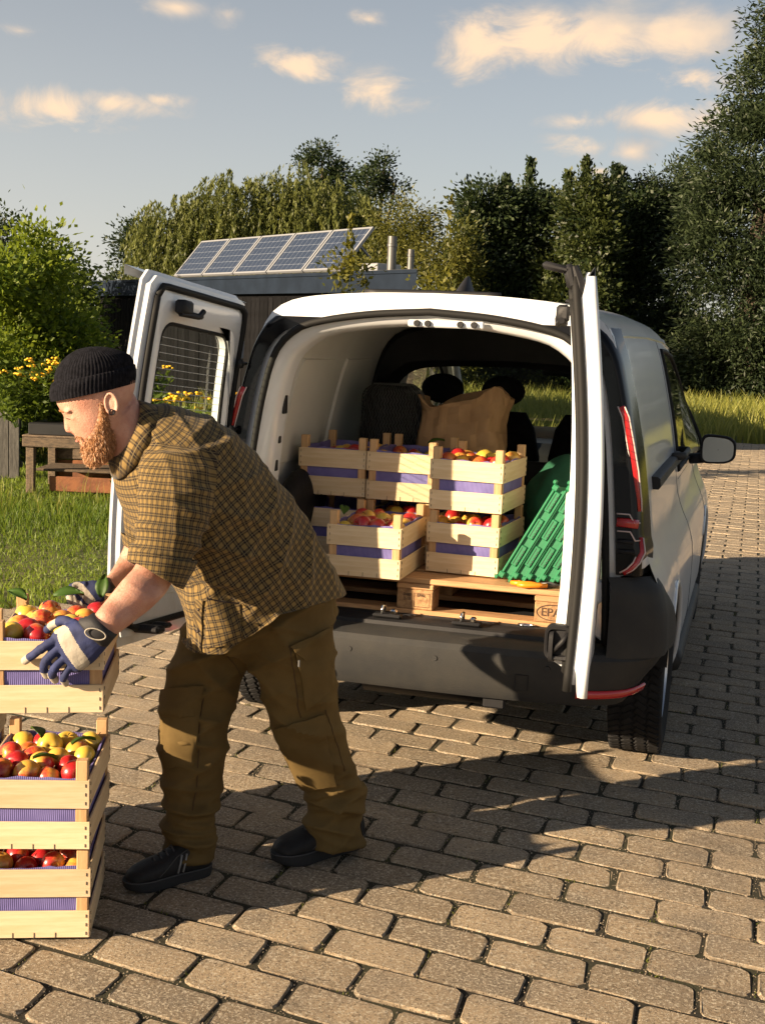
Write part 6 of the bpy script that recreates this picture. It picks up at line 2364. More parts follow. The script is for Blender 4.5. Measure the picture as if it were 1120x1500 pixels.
# beard
bb = MB()
bb.rings(loft([((138, 588), (150, 584), HEADC, .0755), ((135, 603), (160, 597), HEADC, .0765), ((128, 622), (167, 610), HEADC, .0735), ((120, 640), (171, 622), HEADC, .068), ((122, 655), (172, 640), HEADC, .063), ((125, 669), (168, 656), HEADC, .051), ((133, 681), (156, 670), HEADC, .028)], 4))
Rmh = Matrix((Vector(HF), LvV, Vector(HU))).transposed()
bb.ball(Vector(hp(137, 664)), (.026, .036, .030), 16, 12, Rmh)
for s in (-1, 1):
    bb.ball(Vector(hp(120, 637.5, s * .020)), (.014, .019, .006), 12, 8, Rmh)
bme = remeshed(bb, .004, 3, .5)
cs = get_co(bme)
set_co(bme, cs + get_no(bme) * (nzv(cs, 110, 4) * .0012 + nzv(cs, 330, 5) * .0008)[:, None])
cs, nn2 = get_co(bme).copy(), get_no(bme).copy()
rsb = np.random.RandomState(5)
sel = rsb.randint(0, len(cs), 13000)
hgt = (cs[sel] - hp(150, 600)) @ HU
Lh = .004 + .012 * np.clip(-hgt / .10, 0, 1) * rsb.uniform(.4, 1.1, len(sel))
dirn = nn2[sel] * .34 - HU * .9 + HF * .10 + rsb.normal(0, .17, (len(sel), 3))
dirn /= np.linalg.norm(dirn, axis=1)[:, None]
sdv = np.cross(dirn, rsb.normal(0, 1, (len(sel), 3)))
sdv /= np.linalg.norm(sdv, axis=1)[:, None]
p0 = cs[sel] - nn2[sel] * .001
tip = p0 + dirn * Lh[:, None] + rsb.normal(0, .002, (len(sel), 3))
mid = (p0 + tip) / 2 + nn2[sel] * (Lh * .12)[:, None]
Wd = .00055
Vh = np.stack([p0 - sdv * Wd, p0 + sdv * Wd, mid + sdv * Wd * .9, mid - sdv * Wd * .9, tip + sdv * .0001, tip - sdv * .0001], 1).reshape(-1, 3)
i0 = np.arange(len(sel))[:, None] * 6
Qh = np.concatenate([i0 + np.array([[0, 1, 2, 3]]), i0 + np.array([[3, 2, 4, 5]])], 1).reshape(-1, 4)
beard = mlink('beard', bme, m_hair)
hs = fast_mesh('beard_hairs', Vh, Qh)
set_co(hs, get_co(hs) - mo)
tag(link('beard_hairs', hs, mat('ginger_strands', (.42, .215, .095), .5, island=.45), beard), kind='stuff')

# beanie
m_knit = mat('black_knit', (.009, .009, .012), .95, vary=.4, vscale=80, bump=.25, bscale=300, spec=.08)
NB = 272


def knit_ring(l, r_, b, amp, ph=0):
    Pl, Pr = hp(*l), hp(*r_)
    ctr, e = (Pl + Pr) / 2, (Pr - Pl) / 2
    o_ = []
    for k in range(NB):
        a = 2 * PI * k / NB
        m_ = 1 + amp * (1 if k % 4 < 2 else -1)
        o_.append(tuple(ctr + (e * math.cos(a) + Lv * b * math.sin(a)) * m_))
    return o_


cap = MB()
cap.rings([knit_ring((79, 562), (196, 536), .080, .006), knit_ring((80, 552), (195, 527), .0805, .012), knit_ring((83, 541), (190, 520), .078, .012), knit_ring((90, 530), (181, 515), .071, .012), knit_ring((100, 520), (169, 511), .057, .012), knit_ring((113, 512), (155, 508), .036, .012), knit_ring((127, 508.5), (143, 507.5), .014, .01)])
bn = mlink('beanie', cap.mesh('beanie', angle=80), m_knit)
cuff = MB()
cuff.rings([knit_ring((79, 587), (196, 560), .0795, .004), knit_ring((75, 588), (198, 560), .0835, .010), knit_ring((73, 580), (199, 551), .0855, .013), knit_ring((74, 570), (199, 541), .0855, .013), knit_ring((76, 562), (198, 534), .0835, .010), knit_ring((79, 560), (196, 533), .079, .004)], True, False)
mlink('cuff', cuff.mesh('cuff', angle=80), m_knit, bn)

# back to the body's own sideways direction
Lv = Lv_body
LvV = Vector(Lv)

# ---- plaid shirt
m_plaid = bpy.data.materials.new('plaid_cotton')
m_plaid.use_nodes = True
t = m_plaid.node_tree
b_ = t.nodes['Principled BSDF']
b_.inputs['Roughness'].default_value = .9
b_.inputs['Specular IOR Level'].default_value = .15
b_.inputs['Sheen Weight'].default_value = .08
uv = N(t, 'ShaderNodeUVMap')
uv.uv_map = 'cloth'
sp = N(t, 'ShaderNodeSeparateXYZ')
t.links.new(uv.outputs[0], sp.inputs[0])


def stripe(v, per, lo, hi, ph=0.0):
    q = MATH(t, 'FRACT', MATH(t, 'MULTIPLY_ADD', v, 1 / per, ph))
    return MATH(t, 'MULTIPLY', MATH(t, 'GREATER_THAN', q, lo), MATH(t, 'LESS_THAN', q, hi))


PER = .0215
U_, V_ = sp.outputs[0], sp.outputs[1]
su_, sv_ = stripe(U_, PER, .0, .5), stripe(V_, PER, .0, .5)
dk = MATH(t, 'ADD', MATH(t, 'MULTIPLY', MATH(t, 'MAXIMUM', su_, sv_), .66), MATH(t, 'MULTIPLY', MATH(t, 'MULTIPLY', su_, sv_), .34))
col = MIX(t, dk, (.205, .137, .050, 1), (.012, .011, .014, 1))
lt_ = MATH(t, 'MAXIMUM', stripe(U_, PER, .21, .29), stripe(V_, PER, .21, .29))
col = MIX(t, MATH(t, 'MULTIPLY', lt_, .34), col, (.36, .27, .12, 1))
thr = N(t, 'ShaderNodeTexNoise', ins={'Scale': 900.0, 'Detail': 2.0})
t.links.new(uv.outputs[0], thr.inputs['Vector'])
col = MIX(t, RANGE(t, thr.outputs['Fac'], .35, .7, 0, .22), col, (.10, .06, .02, 1))
t.links.new(col, b_.inputs['Base Color'])
bu = N(t, 'ShaderNodeBump', ins={'Strength': .15, 'Distance': .002})
t.links.new(thr.outputs['Fac'], bu.inputs['Height'])
t.links.new(bu.outputs[0], b_.inputs['Normal'])

sb = MB()
sb.rings(loft(SHIRT, 4))
sb.rings(loft(SLL, 4))
sb.rings(loft(SLR, 4))
# hanging front with pocket
sb.rings(loft([((268, 860), (345, 850), .50, .10), ((276, 905), (352, 905), .50, .11), ((275, 957), (348, 958), .50, .115)], 3))
shirt_me = remeshed(sb, .0055, 9, .5)
P = get_co(shirt_me).copy()
Nn = get_no(shirt_me).copy()


def fold(P, d, fr, wp, seed, sharp=2.0):
    d = np.array(d, float)
    d /= np.linalg.norm(d)
    ph = P @ d * fr + 2.2 * nzv(P, wp, seed)
    return (1 - np.abs(np.sin(ph))) ** sharp


def near_w(P, q, r_):
    return np.exp(-((P - np.array(q)) ** 2).sum(1) / r_ ** 2)


axT = J(390, 905, .43) - J(200, 640, .43)
axT /= np.linalg.norm(axT)
crT = np.cross(axT, Lv)
crT /= np.linalg.norm(crT)
arm_a, arm_b = J(255, 650, .60), J(230, 845, .66)
axA = (arm_b - arm_a) / np.linalg.norm(arm_b - arm_a)
dsp = .004 * nzv(P, 12, 1) + .0028 * nzv(P, 34, 2)
msk1 = np.clip(.5 + .8 * nzv(P, 7, 51), 0, 1)
msk2 = np.clip(.5 + .8 * nzv(P, 8, 52), 0, 1)
dsp += .009 * fold(P, axT * .9 + crT * .55, 24, 5, 11, 3) * msk1
dsp += .008 * fold(P, axT * .5 - crT * .9 + Lv * .3, 27, 6, 12, 3) * msk2
pit = J(300, 760, .60)
dsp += .019 * fold(P, crT * .8 + axT * .75, 30, 5, 3) * near_w(P, pit + axT * .1, .17)
dsp += .020 * fold(P, axT * .95 - crT * .35, 26, 5, 4) * near_w(P, J(380, 820, .6), .18)
dsp += .014 * fold(P, axA + crT * .5, 40, 6, 5) * near_w(P, J(255, 770, .68), .12)
dsp += .018 * fold(P, axA, 46, 8, 6) * near_w(P, J(215, 800, .68), .08)
dsp += .016 * fold(P, crT, 24, 5, 7) * near_w(P, J(440, 830, .55), .13)
dsp += .007 * fold(P, axT + Lv * .4, 34, 5, 8) * near_w(P, J(300, 650, .55), .15)
dsp += .018 * fold(P, [.2, .3, .9], 30, 5, 9) * near_w(P, J(320, 915, .6), .10)
dsp -= .005
dsp -= .004
P2 = P + Nn * dsp[:, None]
# shirt-tail hem: long in front, cut up at the side seams, longer again behind
hem = []
for (hx_, hy_, hc_) in ((262, 962, .58), (300, 962, .60), (330, 956, .60), (361, 934, .61), (405, 897, .62), (445, 884, .60), (478, 875, .57), (507, 866, .47)):
    hq = J(hx_, hy_, hc_) - J(200, 640, .43)
    hem.append((float(hq @ crT), float(hq @ axT)))
hem.sort()
dq = P2 - J(200, 640, .43)
lim = np.interp(dq @ crT, [h_[0] for h_ in hem], [h_[1] for h_ in hem])
ov = np.maximum(0, dq @ axT - lim)
P2 = P2 - axT * (ov * .97)[:, None]
set_co(shirt_me, P2)
bm = bmesh.new()
bm.from_mesh(shirt_me)
for _ in range(2):
    bmesh.ops.smooth_vert(bm, verts=bm.verts, factor=.5, use_axis_x=True, use_axis_y=True, use_axis_z=True)
bm.to_mesh(shirt_me)
bm.free()
P2 = get_co(shirt_me).copy()
# cloth coordinates per face corner
nl = len(shirt_me.loops)
li_ = np.empty(nl, np.int32)
shirt_me.loops.foreach_get('vertex_index', li_)
npoly = len(shirt_me.polygons)
ls = np.empty(npoly, np.int32)
lt2 = np.empty(npoly, np.int32)
shirt_me.polygons.foreach_get('loop_start', ls)
shirt_me.polygons.foreach_get('loop_total', lt2)
fid = np.repeat(np.arange(npoly), lt2)
fc = np.zeros((npoly, 3))
np.add.at(fc, fid, P[li_])
fc /= lt2[:, None]


def seg_d(Q, a, b):
    ab = b - a
    tt = np.clip(((Q - a) @ ab) / (ab @ ab), 0, 1.05)
    return np.linalg.norm(Q - (a + tt[:, None] * ab), axis=1), tt


dA, tA = seg_d(fc, arm_a, arm_b)
lat = fc @ Lv
is_l = (dA < .125) & (lat > .555 + .0 * tA) & (((fc - arm_a) @ axA) > .0)
arm_ra, arm_rb = J(225, 680, .25), J(208, 810, .175)
axR = (arm_rb - arm_ra) / np.linalg.norm(arm_rb - arm_ra)
dR, tR = seg_d(fc, arm_ra, arm_rb)
is_r = (dR < .11) & (lat < .285) & (((fc - arm_ra) @ axR) > .02)


def cyl_uv(Q, o_, ax, rad):
    r1 = Lv - ax * (Lv @ ax)
    r1 /= np.linalg.norm(r1)
    r2 = np.cross(ax, r1)
    d = Q - o_
    return d @ ax, np.arctan2(d @ r2, d @ r1) * rad


oT = J(200, 640, .43) + crT * 0
ctr0 = (J(195, 785, .43) + J(350, 641, .43)) / 2
u0, v0 = cyl_uv(P[li_], ctr0, axT, .19)
u1, v1 = cyl_uv(P[li_], arm_a, axA, .092)
u2, v2 = cyl_uv(P[li_], arm_ra, axR, .078)
ang = R(6)
zl, zr = is_l[fid], is_r[fid]
uu = np.where(zl, u1, np.where(zr, u2, u0))
vv = np.where(zl, v1, np.where(zr, v2, v0))
uvl = shirt_me.uv_layers.new(name='cloth')
uvl.data.foreach_set('uv', np.stack([uu, vv], 1).astype(np.float32).ravel())
shirt = mlink('shirt', shirt_me, m_plaid)


def cloth_uv(me, o_, ax, rad):
    n_ = len(me.loops)
    l_ = np.empty(n_, np.int32)
    me.loops.foreach_get('vertex_index', l_)
    Q = get_co(me)[l_]
    u_, v_ = cyl_uv(Q, o_, ax, rad)
    me.uv_layers.new(name='cloth').data.foreach_set('uv', np.stack([u_, v_], 1).astype(np.float32).ravel())


# rolled cuffs, collar, pocket
for (sp_, o_, ax, rd) in ((SLL[-2:], arm_a, axA, .09), (SLR[-2:], arm_ra, axR, .078)):
    (l0, r0, c0_, b0), (l1, r1_, c1_, b1) = sp_
    mix = lambda a, b, t_: tuple(a[k] + (b[k] - a[k]) * t_ for k in range(2))
    rg = []
    for t_, gr in ((.28, .99), (.27, 1.06), (.45, 1.08), (.75, 1.075), (.98, 1.08), (1.04, 1.05), (1.03, .97), (.8, .93)):
        l, r_, c_, b = mix(l0, l1, t_), mix(r0, r1_, t_), c0_ + (c1_ - c0_) * t_, b0 + (b1 - b0) * t_
        l, r_ = shrink([(l, r_, c_, b)], gr, gr)[0][:2]
        rg.append(pring(l, r_, c_, b * gr, 40))
    cm = MB().rings(rg, True, False).mesh('cuff', True)
    Pc = get_co(cm).copy()
    set_co(cm, Pc + get_no(cm) * (nzv(Pc, 40, 3) * .003)[:, None])
    cloth_uv(cm, o_, ax, rd)
    mlink('cuff', cm, m_plaid, shirt)
cl_ = MB()
rg = []
for (l, r_, b) in (((176, 684), (203, 604), .074), ((168, 668), (201, 588), .071), ((166, 669), (203, 586), .076), ((163, 682), (212, 588), .098), ((168, 702), (224, 592), .122), ((171, 700), (222, 596), .114)):
    rg.append(pring(l, r_, .43, b, 48))
cl_.rings(rg, True, False)
cme = cl_.mesh('collar', True)
cloth_uv(cme, ctr0, crT, .12)
mlink('collar', cme, m_plaid, shirt)


def patch(nm, pts, c, off, parent, m_, thick=.003, nu=8, nv=8, target=None, uvset=None, cvals=None):
    """cloth patch laid on a garment: bilinear between four outline points"""
    q = [np.array(J(*p, c if cvals is None else cvals[i])) for i, p in enumerate(pts)]
    G = []
    for j in range(nv + 1):
        row = []
        for i in range(nu + 1):
            a, b = i / nu, j / nv
            row.append(q[0] * (1 - a) * (1 - b) + q[1] * a * (1 - b) + q[2] * a * b + q[3] * (1 - a) * b)
        G.append(row)
    G = np.array(G)
    if target is not None:
        T, Tn = target
        for j in range(nv + 1):
            for i in range(nu + 1):
                p = G[j, i]
                dv = CAM - p
                dv /= np.linalg.norm(dv)
                w_ = T - p
                al = w_ @ dv
                pr = np.linalg.norm(w_ - al[:, None] * dv, axis=1)
                ok = np.where((pr < .02) & (Tn @ dv > .05))[0]
                if len(ok):
                    k = ok[np.argmin(pr[ok])]
                    G[j, i] = T[k] + Tn[k] * off
    nrm = np.cross(G[0, -1] - G[0, 0], G[-1, 0] - G[0, 0])
    nrm /= np.linalg.norm(nrm)
    if nrm @ (CAM - G[0, 0]) < 0:
        nrm = -nrm
    top_ = G + nrm * thick * .5
    bot_ = G - nrm * thick * .5
    loopi = [(0, i) for i in range(nu)] + [(j, nu) for j in range(nv)] + [(nv, i) for i in range(nu, 0, -1)] + [(j, 0) for j in range(nv, 0, -1)]
    mb_ = MB()
    idx = lambda j, i: j * (nu + 1) + i
    n0 = (nu + 1) * (nv + 1)
    V_a = [tuple(top_[j, i]) for j in range(nv + 1) for i in range(nu + 1)] + [tuple(bot_[j, i]) for j in range(nv + 1) for i in range(nu + 1)]
    Fs = [(idx(j, i), idx(j, i + 1), idx(j + 1, i + 1), idx(j + 1, i)) for j in range(nv) for i in range(nu)]
    Fs += [(n0 + idx(j, i), n0 + idx(j + 1, i), n0 + idx(j + 1, i + 1), n0 + idx(j, i + 1)) for j in range(nv) for i in range(nu)]
    for k in range(len(loopi)):
        a, b = loopi[k], loopi[(k + 1) % len(loopi)]
        Fs.append((idx(*a), idx(*b), n0 + idx(*b), n0 + idx(*a)))
    mb_.add(V_a, Fs)
    me = mb_.mesh(nm, angle=50)
    if uvset:
        cloth_uv(me, *uvset)
    return mlink(nm, me, m_, parent)


Tsh = (P2.copy(), Nn.copy())
patch('pocket', [(303, 878), (352, 884), (352, 945), (302, 948)], .60, .004, shirt, m_plaid, .003, target=Tsh, uvset=(ctr0, (axT + crT * .35) / np.linalg.norm(axT + crT * .35), .19))
mlink('pocket_slit', MB().tube([J(303, 877, .615), J(328, 882, .617), J(350, 884, .612)], .0022, 5).mesh('pocket_slit'), m_lash, shirt)
patch('placket', [(287, 878), (298, 878), (296, 955), (284, 955)], .60, .004, shirt, m_plaid, .003, 2, 8, target=Tsh, uvset=(ctr0, crT, .19))
for (x, y) in ((291, 893), (290, 925)):
    q = J(x, y, .618)
    mlink('button', MB().ball(Vector(q), .0045, 10, 6).mesh('button', True), m_lash, shirt)

# ---- trousers
m_tr = mat('olive_brown_canvas', (.120, .080, .028), .85, col2=(.088, .057, .019), vscale=7, bump=.25, bscale=450, detail=8, spec=.2)
m_seam = mat('trouser_seam', (.055, .03, .009), .9)
tb = MB()
tb.rings(loft(LEGA, 4))
tb.rings(loft(LEGB, 4))
tb.rings(loft([((300, 850), (478, 815), .43, .16), ((292, 885), (486, 850), .43, .165), ((285, 920), (486, 900), .43, .155), ((320, 950), (470, 945), .43, .12), ((345, 968), (430, 965), .43, .05)], 3))
tme = remeshed(tb, .0055, 3, .5)
P = get_co(tme).copy()
Nn = get_no(tme).copy()
zax = np.array([0, 0, 1.0])
dsp = .0025 * nzv(P, 14, 21) + .0012 * nzv(P, 38, 22) + .012 * (fold(P, [.4, .2, .9], 30, 5, 41, 2.0) - .2) * np.clip(.5 + .9 * nzv(P, 9, 42), 0, 1) + .011 * (fold(P, [-.5, -.3, .8], 34, 5, 43, 2.0) - .2) * np.clip(.5 + .9 * nzv(P, 9, 44), 0, 1)
for (px, py, c, r_, am, fr, dv, sd) in ((275, 1195, .42, .09, .020, 48, (0, .12, 1), 31), (280, 1225, .42, .07, .018, 60, (.1, 0, 1), 32), (488, 1185, .50, .09, .020, 46, (.1, .2, 1), 33), (490, 1165, .50, .07, .016, 55, (-.2, 0, 1), 34),
                                      (285, 1080, .44, .10, .009, 36, (.2, 0, 1), 35), (450, 1060, .58, .10, .012, 34, (.5, 0, 1), 36), (350, 985, .48, .11, .014, 30, (.9, .3, .7), 37), (300, 960, .44, .09, .010, 32, (-.3, .0, 1), 38), (420, 940, .6, .10, .010, 28, (.8, .3, .8), 39), (470, 1110, .55, .09, .010, 34, (.4, .2, 1), 40)):
    dsp += am * 2.1 * (fold(P, dv, fr, 4, sd, 1.4) - .35) * near_w(P, J(px, py, c), r_)
P2 = P + Nn * dsp[:, None]
set_co(tme, P2)
Ttr = (P2.copy(), Nn.copy())
tro = mlink('trousers', tme, m_tr)
patch('thigh_pocket', [(432, 948), (478, 925), (484, 1010), (448, 1040)], .60, .006, tro, m_tr, .005, target=Ttr)
patch('pocket_flap', [(424, 945), (480, 918), (482, 950), (446, 968)], .60, .011, tro, m_tr, .004, target=Ttr)
patch('knee_pad', [(240, 1015), (296, 1012), (284, 1120), (242, 1125)], .45, .005, tro, m_tr, .005, target=Ttr)
patch('knee_flap', [(238, 1010), (298, 1003), (284, 1050), (238, 1050)], .45, .009, tro, m_tr, .004, target=Ttr)
patch('knee_pad', [(408, 1075), (470, 1050), (492, 1150), (440, 1158)], .57, .005, tro, m_tr, .005, target=Ttr)
patch('knee_flap', [(404, 1066), (474, 1044), (476, 1082), (414, 1098)], .57, .009, tro, m_tr, .004, target=Ttr)


def seam(pts, c, rad=.0018, off=.004):
    o_ = []
    for p in resample(np.array(pts, float), 16):
        q = J(*p, c)
        dv = CAM - q
        dv /= np.linalg.norm(dv)
        w_ = Ttr[0] - q
        pr = np.linalg.norm(w_ - (w_ @ dv)[:, None] * dv, axis=1)
        ok = np.where((pr < .02) & (Ttr[1] @ dv > .05))[0]
        if len(ok):
            k = ok[np.argmin(pr[ok])]
            o_.append(Ttr[0][k] + Ttr[1][k] * .0005)
    if len(o_) > 2:
        mlink('seam', MB().tube(o_, rad, 5).mesh('seam', True), m_seam, tro)


seam([(300, 1010), (292, 1060), (290, 1130), (282, 1200)], .45)
seam([(476, 1040), (492, 1085), (505, 1130)], .55)
seam([(424, 947), (432, 1000), (440, 1052)], .58)
seam([(300, 920), (345, 975), (352, 990)], .5, .0014)
mlink('zip_pull', MB().box(Vector(J(438, 972, .625)), (.006, .006, .02), None, .001).mesh('zip_pull'), m_steel, tro)

# ---- boots
m_boot = mat('black_leather', (.010, .010, .011), .65, spec=.3, vary=.25, vscale=30, bump=.18, bscale=160)
m_sole = mat('boot_sole', (.024, .024, .025), .85, bump=.3, bscale=90, spec=.2)
m_lace = mat('boot_lace', (.05, .05, .052), .8)
m_refl = mat('grey_reflective', (.20, .20, .20), .5)


def boot(heel, toe, name):
    heel, toe = np.array(heel, float), np.array(toe, float)
    d = toe - heel
    Lb = np.linalg.norm(d)
    d /= Lb
    sd = np.array([-d[1], d[0], 0])
    k = Lb / .30
    W = lambda x, y, z: tuple(heel + d * x * k + sd * y * k + np.array([0, 0, z * k]))
    bt = MB()

    def sec(x, hw, zt, zb=.022, flat_=.75):
        o_ = []
        for q in range(24):
            a = 2 * PI * q / 24
            c_, s_ = math.cos(a), math.sin(a)
            y = hw * math.copysign(abs(c_) ** .8, c_)
            z = zb + (zt - zb) * (.5 + .5 * math.copysign(abs(s_) ** (.7 if s_ < 0 else .95), s_))
            o_.append(W(x, y, z))
        return o_
    bt.rings([sec(x, hw, zt) for x, hw, zt in ((.002, .024, .085), (.012, .037, .115), (.05, .044, .135), (.09, .045, .138), (.12, .045, .126), (.15, .047, .110), (.19, .051, .094), (.23, .053, .083), (.262, .049, .073), (.285, .038, .060), (.297, .018, .044))])
    bt.rings([[W(.060 + (.058 + .0 * z) * math.cos(a), .045 * math.sin(a), z) for a in np.linspace(0, 2 * PI, 24, endpoint=False)] for z in (.06, .09, .105, .115)])
    bt.ball(Vector(W(.256, 0, .045)), (.04 * k, .046 * k, .026 * k), 18, 10)
    me = remeshed(bt, .005, 3, .5)
    Pq = get_co(me).copy()
    set_co(me, Pq + get_no(me) * (nzv(Pq, 55, 3) * .0016)[:, None])
    bo = mlink('boot', me, m_boot)
    so = MB()
    outl = [(x, hw) for x, hw in ((-.004, .012), (.004, .028), (.03, .039), (.08, .041), (.13, .041), (.18, .047), (.23, .053), (.27, .047), (.295, .030), (.306, .010))]
    loop = [(x, hw) for x, hw in outl] + [(x, -hw) for x, hw in outl[::-1]]
    loop = resample(np.array(loop), 60, True)
    rg = []
    for (z, g) in ((.0, .95), (.003, .98), (.012, 1.0), (.026, 1.01), (.032, .99), (.034, .93)):
        rg.append([W(.15 + (x - .15) * g, y * g, z + (.010 * max(0, (x - .22) / .08) ** 2 if z < .03 else .006 * max(0, (x - .22) / .08) ** 2)) for x, y in loop])
    so.rings(rg)
    link_ = mlink('sole', so.mesh('sole', angle=40), m_sole, bo)
    for s in (-1, 1):
        for q in range(2):
            x0 = .108 + q * .018
            mlink('stripe', MB().tube([W(x0 + .012, s * .0485, .045), W(x0 + .004, s * .048, .075), W(x0 - .003, s * .043, .104)], .0035 * k, 6, flat=.5).mesh('stripe', True), m_refl, bo)
    for q in range(5):
        x0 = .118 + .021 * q
        zt = .131 - .0095 * q
        mlink('lace', MB().tube([W(x0, -.024, zt - .014), W(x0 + .003, 0, zt + .004), W(x0, .024, zt - .014)], .0026, 6).mesh('lace', True), m_lace, bo)
    mlink('welt', MB().tube([W(.15 + (x - .15) * 1.0, y * .99, .036) for x, y in loop] + [W(.15 + (loop[0][0] - .15), loop[0][1] * .99, .036)], .0022, 5, caps=False).mesh('welt', True), m_lace, bo)
    for s in (-1, 1):
        mlink('side_seam', MB().tube([W(.205, s * .051, .045), W(.175, s * .049, .07), W(.14, s * .043, .10), W(.10, s * .042, .118)], .0016, 5).mesh('side_seam', True), m_lace, bo)
        mlink('side_seam', MB().tube([W(.02, s * .037, .05), W(.03, s * .042, .09), W(.04, s * .044, .125)], .0016, 5).mesh('side_seam', True), m_lace, bo)
    mlink('collar_pad', MB().tube([W(.058 + .052 * math.cos(a), .040 * math.sin(a), .112) for a in np.linspace(0, 2 * PI, 24)], .008, 7, caps=False).mesh('collar_pad', True), m_boot, bo)
    mlink('toe_seam', MB().tube([W(.212 + .012 * math.cos(a) * 1.0, .050 * math.sin(a), .030 + .045 * max(0, math.cos(a))) for a in np.linspace(-1.5, 1.5, 16)], .0016, 5).mesh('toe_seam', True), m_sole, bo)
    return bo


gA0, gA1 = ground(306, 1278), ground(184, 1306)
gB0, gB1 = ground(527, 1236), ground(402, 1268)
boot(gA0, gA1, 'a')
boot(gB0, gB1, 'b')

# ---- fine hair on the forearms
Pa, Na = get_co(body_me) + mo, get_no(body_me)
dF, tF = seg_d(Pa, (J(198, 826, .66) + J(254, 858, .66)) / 2, np.array(wrL))
dG, tG = seg_d(Pa, (J(184, 795, .175) + J(228, 818, .175)) / 2, np.array(wrR))
cand = np.where(((dF < .06) & (tF > .05) & (tF < .95)) | ((dG < .055) & (tG > .05) & (tG < .95)))[0]
ra_ = np.random.RandomState(9)
sel = ra_.choice(cand, 2600)
axf = np.array(wrL) - J(226, 842, .66)
axf /= np.linalg.norm(axf)
dirn = axf * .8 + Na[sel] * .35 + ra_.normal(0, .25, (len(sel), 3))
dirn /= np.linalg.norm(dirn, axis=1)[:, None]
sdv = np.cross(dirn, Na[sel])
sdv /= np.linalg.norm(sdv, axis=1)[:, None] + 1e-9
p0 = Pa[sel]
tp_ = p0 + dirn * ra_.uniform(.005, .012, (len(sel), 1))
Vh = np.stack([p0 - sdv * .0003, p0 + sdv * .0003, tp_], 1).reshape(-1, 3) - mo
hm_ = fast_mesh('arm_hairs', Vh, np.arange(len(Vh)).reshape(-1, 3))
tag(link('arm_hairs', hm_, mat('arm_hair', (.55, .32, .16), .5), body), kind='stuff')

# ---- work gloves
m_navy = mat('navy_fabric', (.014, .022, .085), .8, vary=.2, vscale=30, bump=.15, bscale=300)
m_gpad = mat('pale_grey_leather', (.36, .325, .27), .75, vary=.12, vscale=30, bump=.2, bscale=160)
m_gblk = mat('black_neoprene', (.012, .012, .015), .7, bump=.1, bscale=200)


def glove(rings_, fingers, band, tips, name, cuff_rings):
    gb = MB()
    gb.rings(rings_)
    for pth, rr in fingers:
        pp = smooth_poly(pth, 10)
        rr *= 1.12
        rads = [rr * (1.0 - .13 * k / 9) for k in range(10)]
        gb.tube(pp, rads, 10)
        gb.ball(Vector(pp[-1]), rads[-1], 10, 8)
        gb.ball(Vector(pp[0]), rr * 1.06, 10, 8)
        gb.ball(Vector(pp[4]), rr * 1.05, 10, 8)
    me = remeshed(gb, .0026, 2, .45)
    Pq = get_co(me).copy()
    set_co(me, Pq + get_no(me) * (nzv(Pq, 160, 3) * .0008)[:, None])
    Pq = get_co(me)
    npol = len(me.polygons)
    fcx = np.empty(npol * 3, np.float32)
    me.polygons.foreach_get('center', fcx)
    fcx = fcx.reshape(-1, 3)
    mi = np.zeros(npol, np.int32)
    for a, b, r_ in band:
        dd, _ = seg_d(fcx, np.array(a), np.array(b))
        mi[dd < r_] = 1
    for a, r_ in tips:
        mi[np.linalg.norm(fcx - np.array(a), axis=1) < r_] = 1
    me.polygons.foreach_set('material_index', mi)
    g_ = mlink('work_glove', me, [m_navy, m_gpad])
    mlink('glove_cuff', MB().rings(cuff_rings, True, True).mesh('glove_cuff', True), m_gblk, g_)
    return g_


def kring(K, l, r_, off, b, n=24, nv_=None):
    Pl, Pr = K(*l, off), K(*r_, off)
    ctr, e = (Pl + Pr) / 2, (Pr - Pl) / 2
    nv_ = nF if nv_ is None else nv_
    return [tuple(ctr + e * math.cos(a) + nv_ * b * math.sin(a)) for a in np.linspace(0, 2 * PI, n, endpoint=False)]


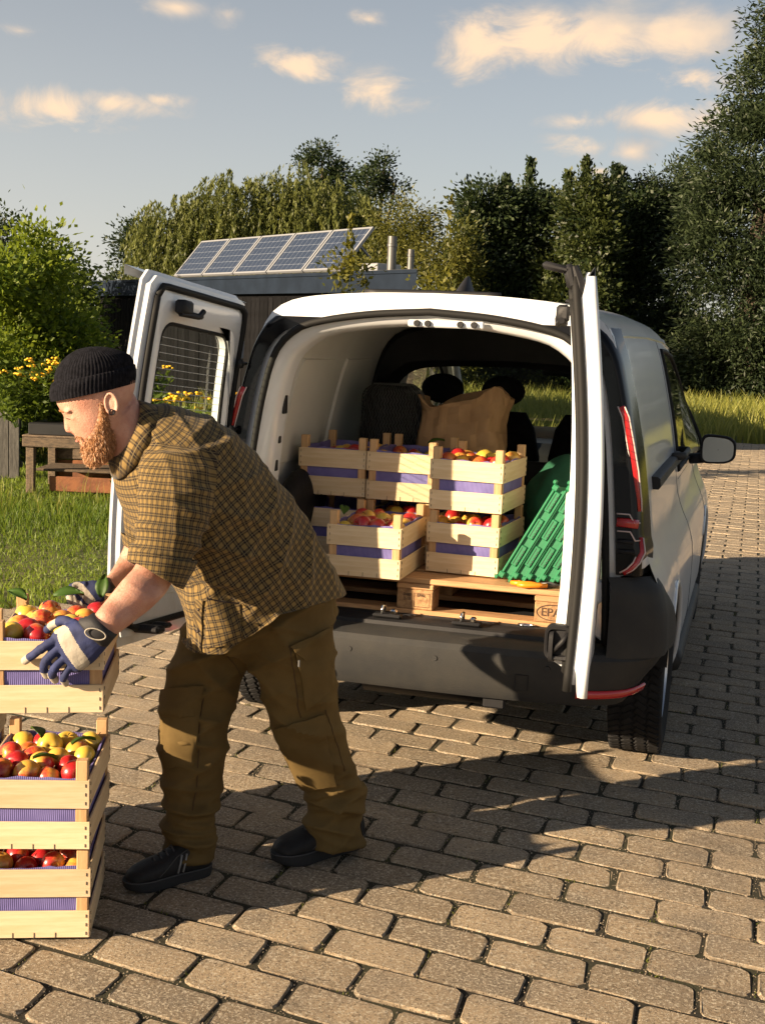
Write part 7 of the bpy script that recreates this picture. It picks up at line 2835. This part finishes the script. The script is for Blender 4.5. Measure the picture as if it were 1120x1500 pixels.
RG = [kring(KF, (128, 912), (164, 939), .052, .027), kring(KF, (112, 909), (152, 954), .050, .027), kring(KF, (95, 914), (136, 972), .045, .026), kring(KF, (80, 924), (118, 985), .040, .023), kring(KF, (75, 931), (108, 986), .036, .018)]
FG = [([KF(84, 936, .040), KF(64, 948, .044), KF(48, 960, .030), KF(37, 968, .016)], .0112),
      ([KF(87, 950, .042), KF(71, 964, .046), KF(64, 978, .034), KF(68, 989, .017)], .0112),
      ([KF(95, 963, .042), KF(82, 977, .046), KF(77, 988, .034), KF(81, 996, .017)], .0108),
      ([KF(105, 975, .040), KF(96, 987, .043), KF(93, 995, .032), KF(97, 1001, .017)], .0098),
      ([KF(108, 914, .035), KF(94, 909, .020), KF(80, 914, -.004), KF(70, 922, -.016)], .0118)]
band = [(KF(86, 921, .068), KF(122, 978, .066), .021), (KF(82, 918, .05), KF(84, 921, .06), .018)]
gl_ = glove(RG, FG, band, [(f_[0][-1], .022) for f_ in FG[:4]] + [(FG[4][0][-2], .02)], 'l', [kring(KF, (136, 898), (172, 930), .052, .0345), kring(KF, (128, 903), (167, 936), .052, .036), kring(KF, (117, 906), (158, 947), .051, .034), kring(KF, (115, 909), (154, 949), .050, .031)])
q0 = KF(146, 925, .090)
mlink('strap_loop', MB().tube([KF(140 + 14 * math.cos(a) + 6 * math.sin(a), 926 + 6 * math.cos(a) - 6 * math.sin(a) + 3, .0885) for a in np.linspace(0, 2 * PI, 22)], .0018, 6, caps=False).mesh('strap_loop', True), m_gpad, gl_)
RG = [kring(KB, (148, 851), (164, 876), .030, .026), kring(KB, (136, 850), (152, 884), .028, .026), kring(KB, (122, 853), (138, 889), .022, .022), kring(KB, (112, 858), (126, 889), .018, .018)]
FG = [([KB(124, 858, .018), KB(110, 858, .014), KB(102, 868, -.004), KB(104, 880, -.016)], .0112), ([KB(128, 864, .018), KB(115, 866, .010), KB(110, 876, -.008), KB(113, 888, -.018)], .0112),
      ([KB(133, 870, .018), KB(122, 874, .008), KB(119, 884, -.010), KB(122, 894, -.018)], .0108), ([KB(139, 876, .018), KB(130, 882, .006), KB(129, 890, -.010), KB(132, 898, -.016)], .0098), ([KB(138, 858, .03), KB(126, 870, .034), KB(116, 884, .030), KB(112, 893, .020)], .0115)]
glove(RG, FG, [(KB(113, 856, .0), KB(132, 880, .0), .014)], [(f_[0][-1], .018) for f_ in FG[:4]], 'r', [kring(KB, (158, 846), (176, 869), .030, .032), kring(KB, (146, 850), (163, 879), .030, .033), kring(KB, (143, 852), (160, 880), .03, .029)])
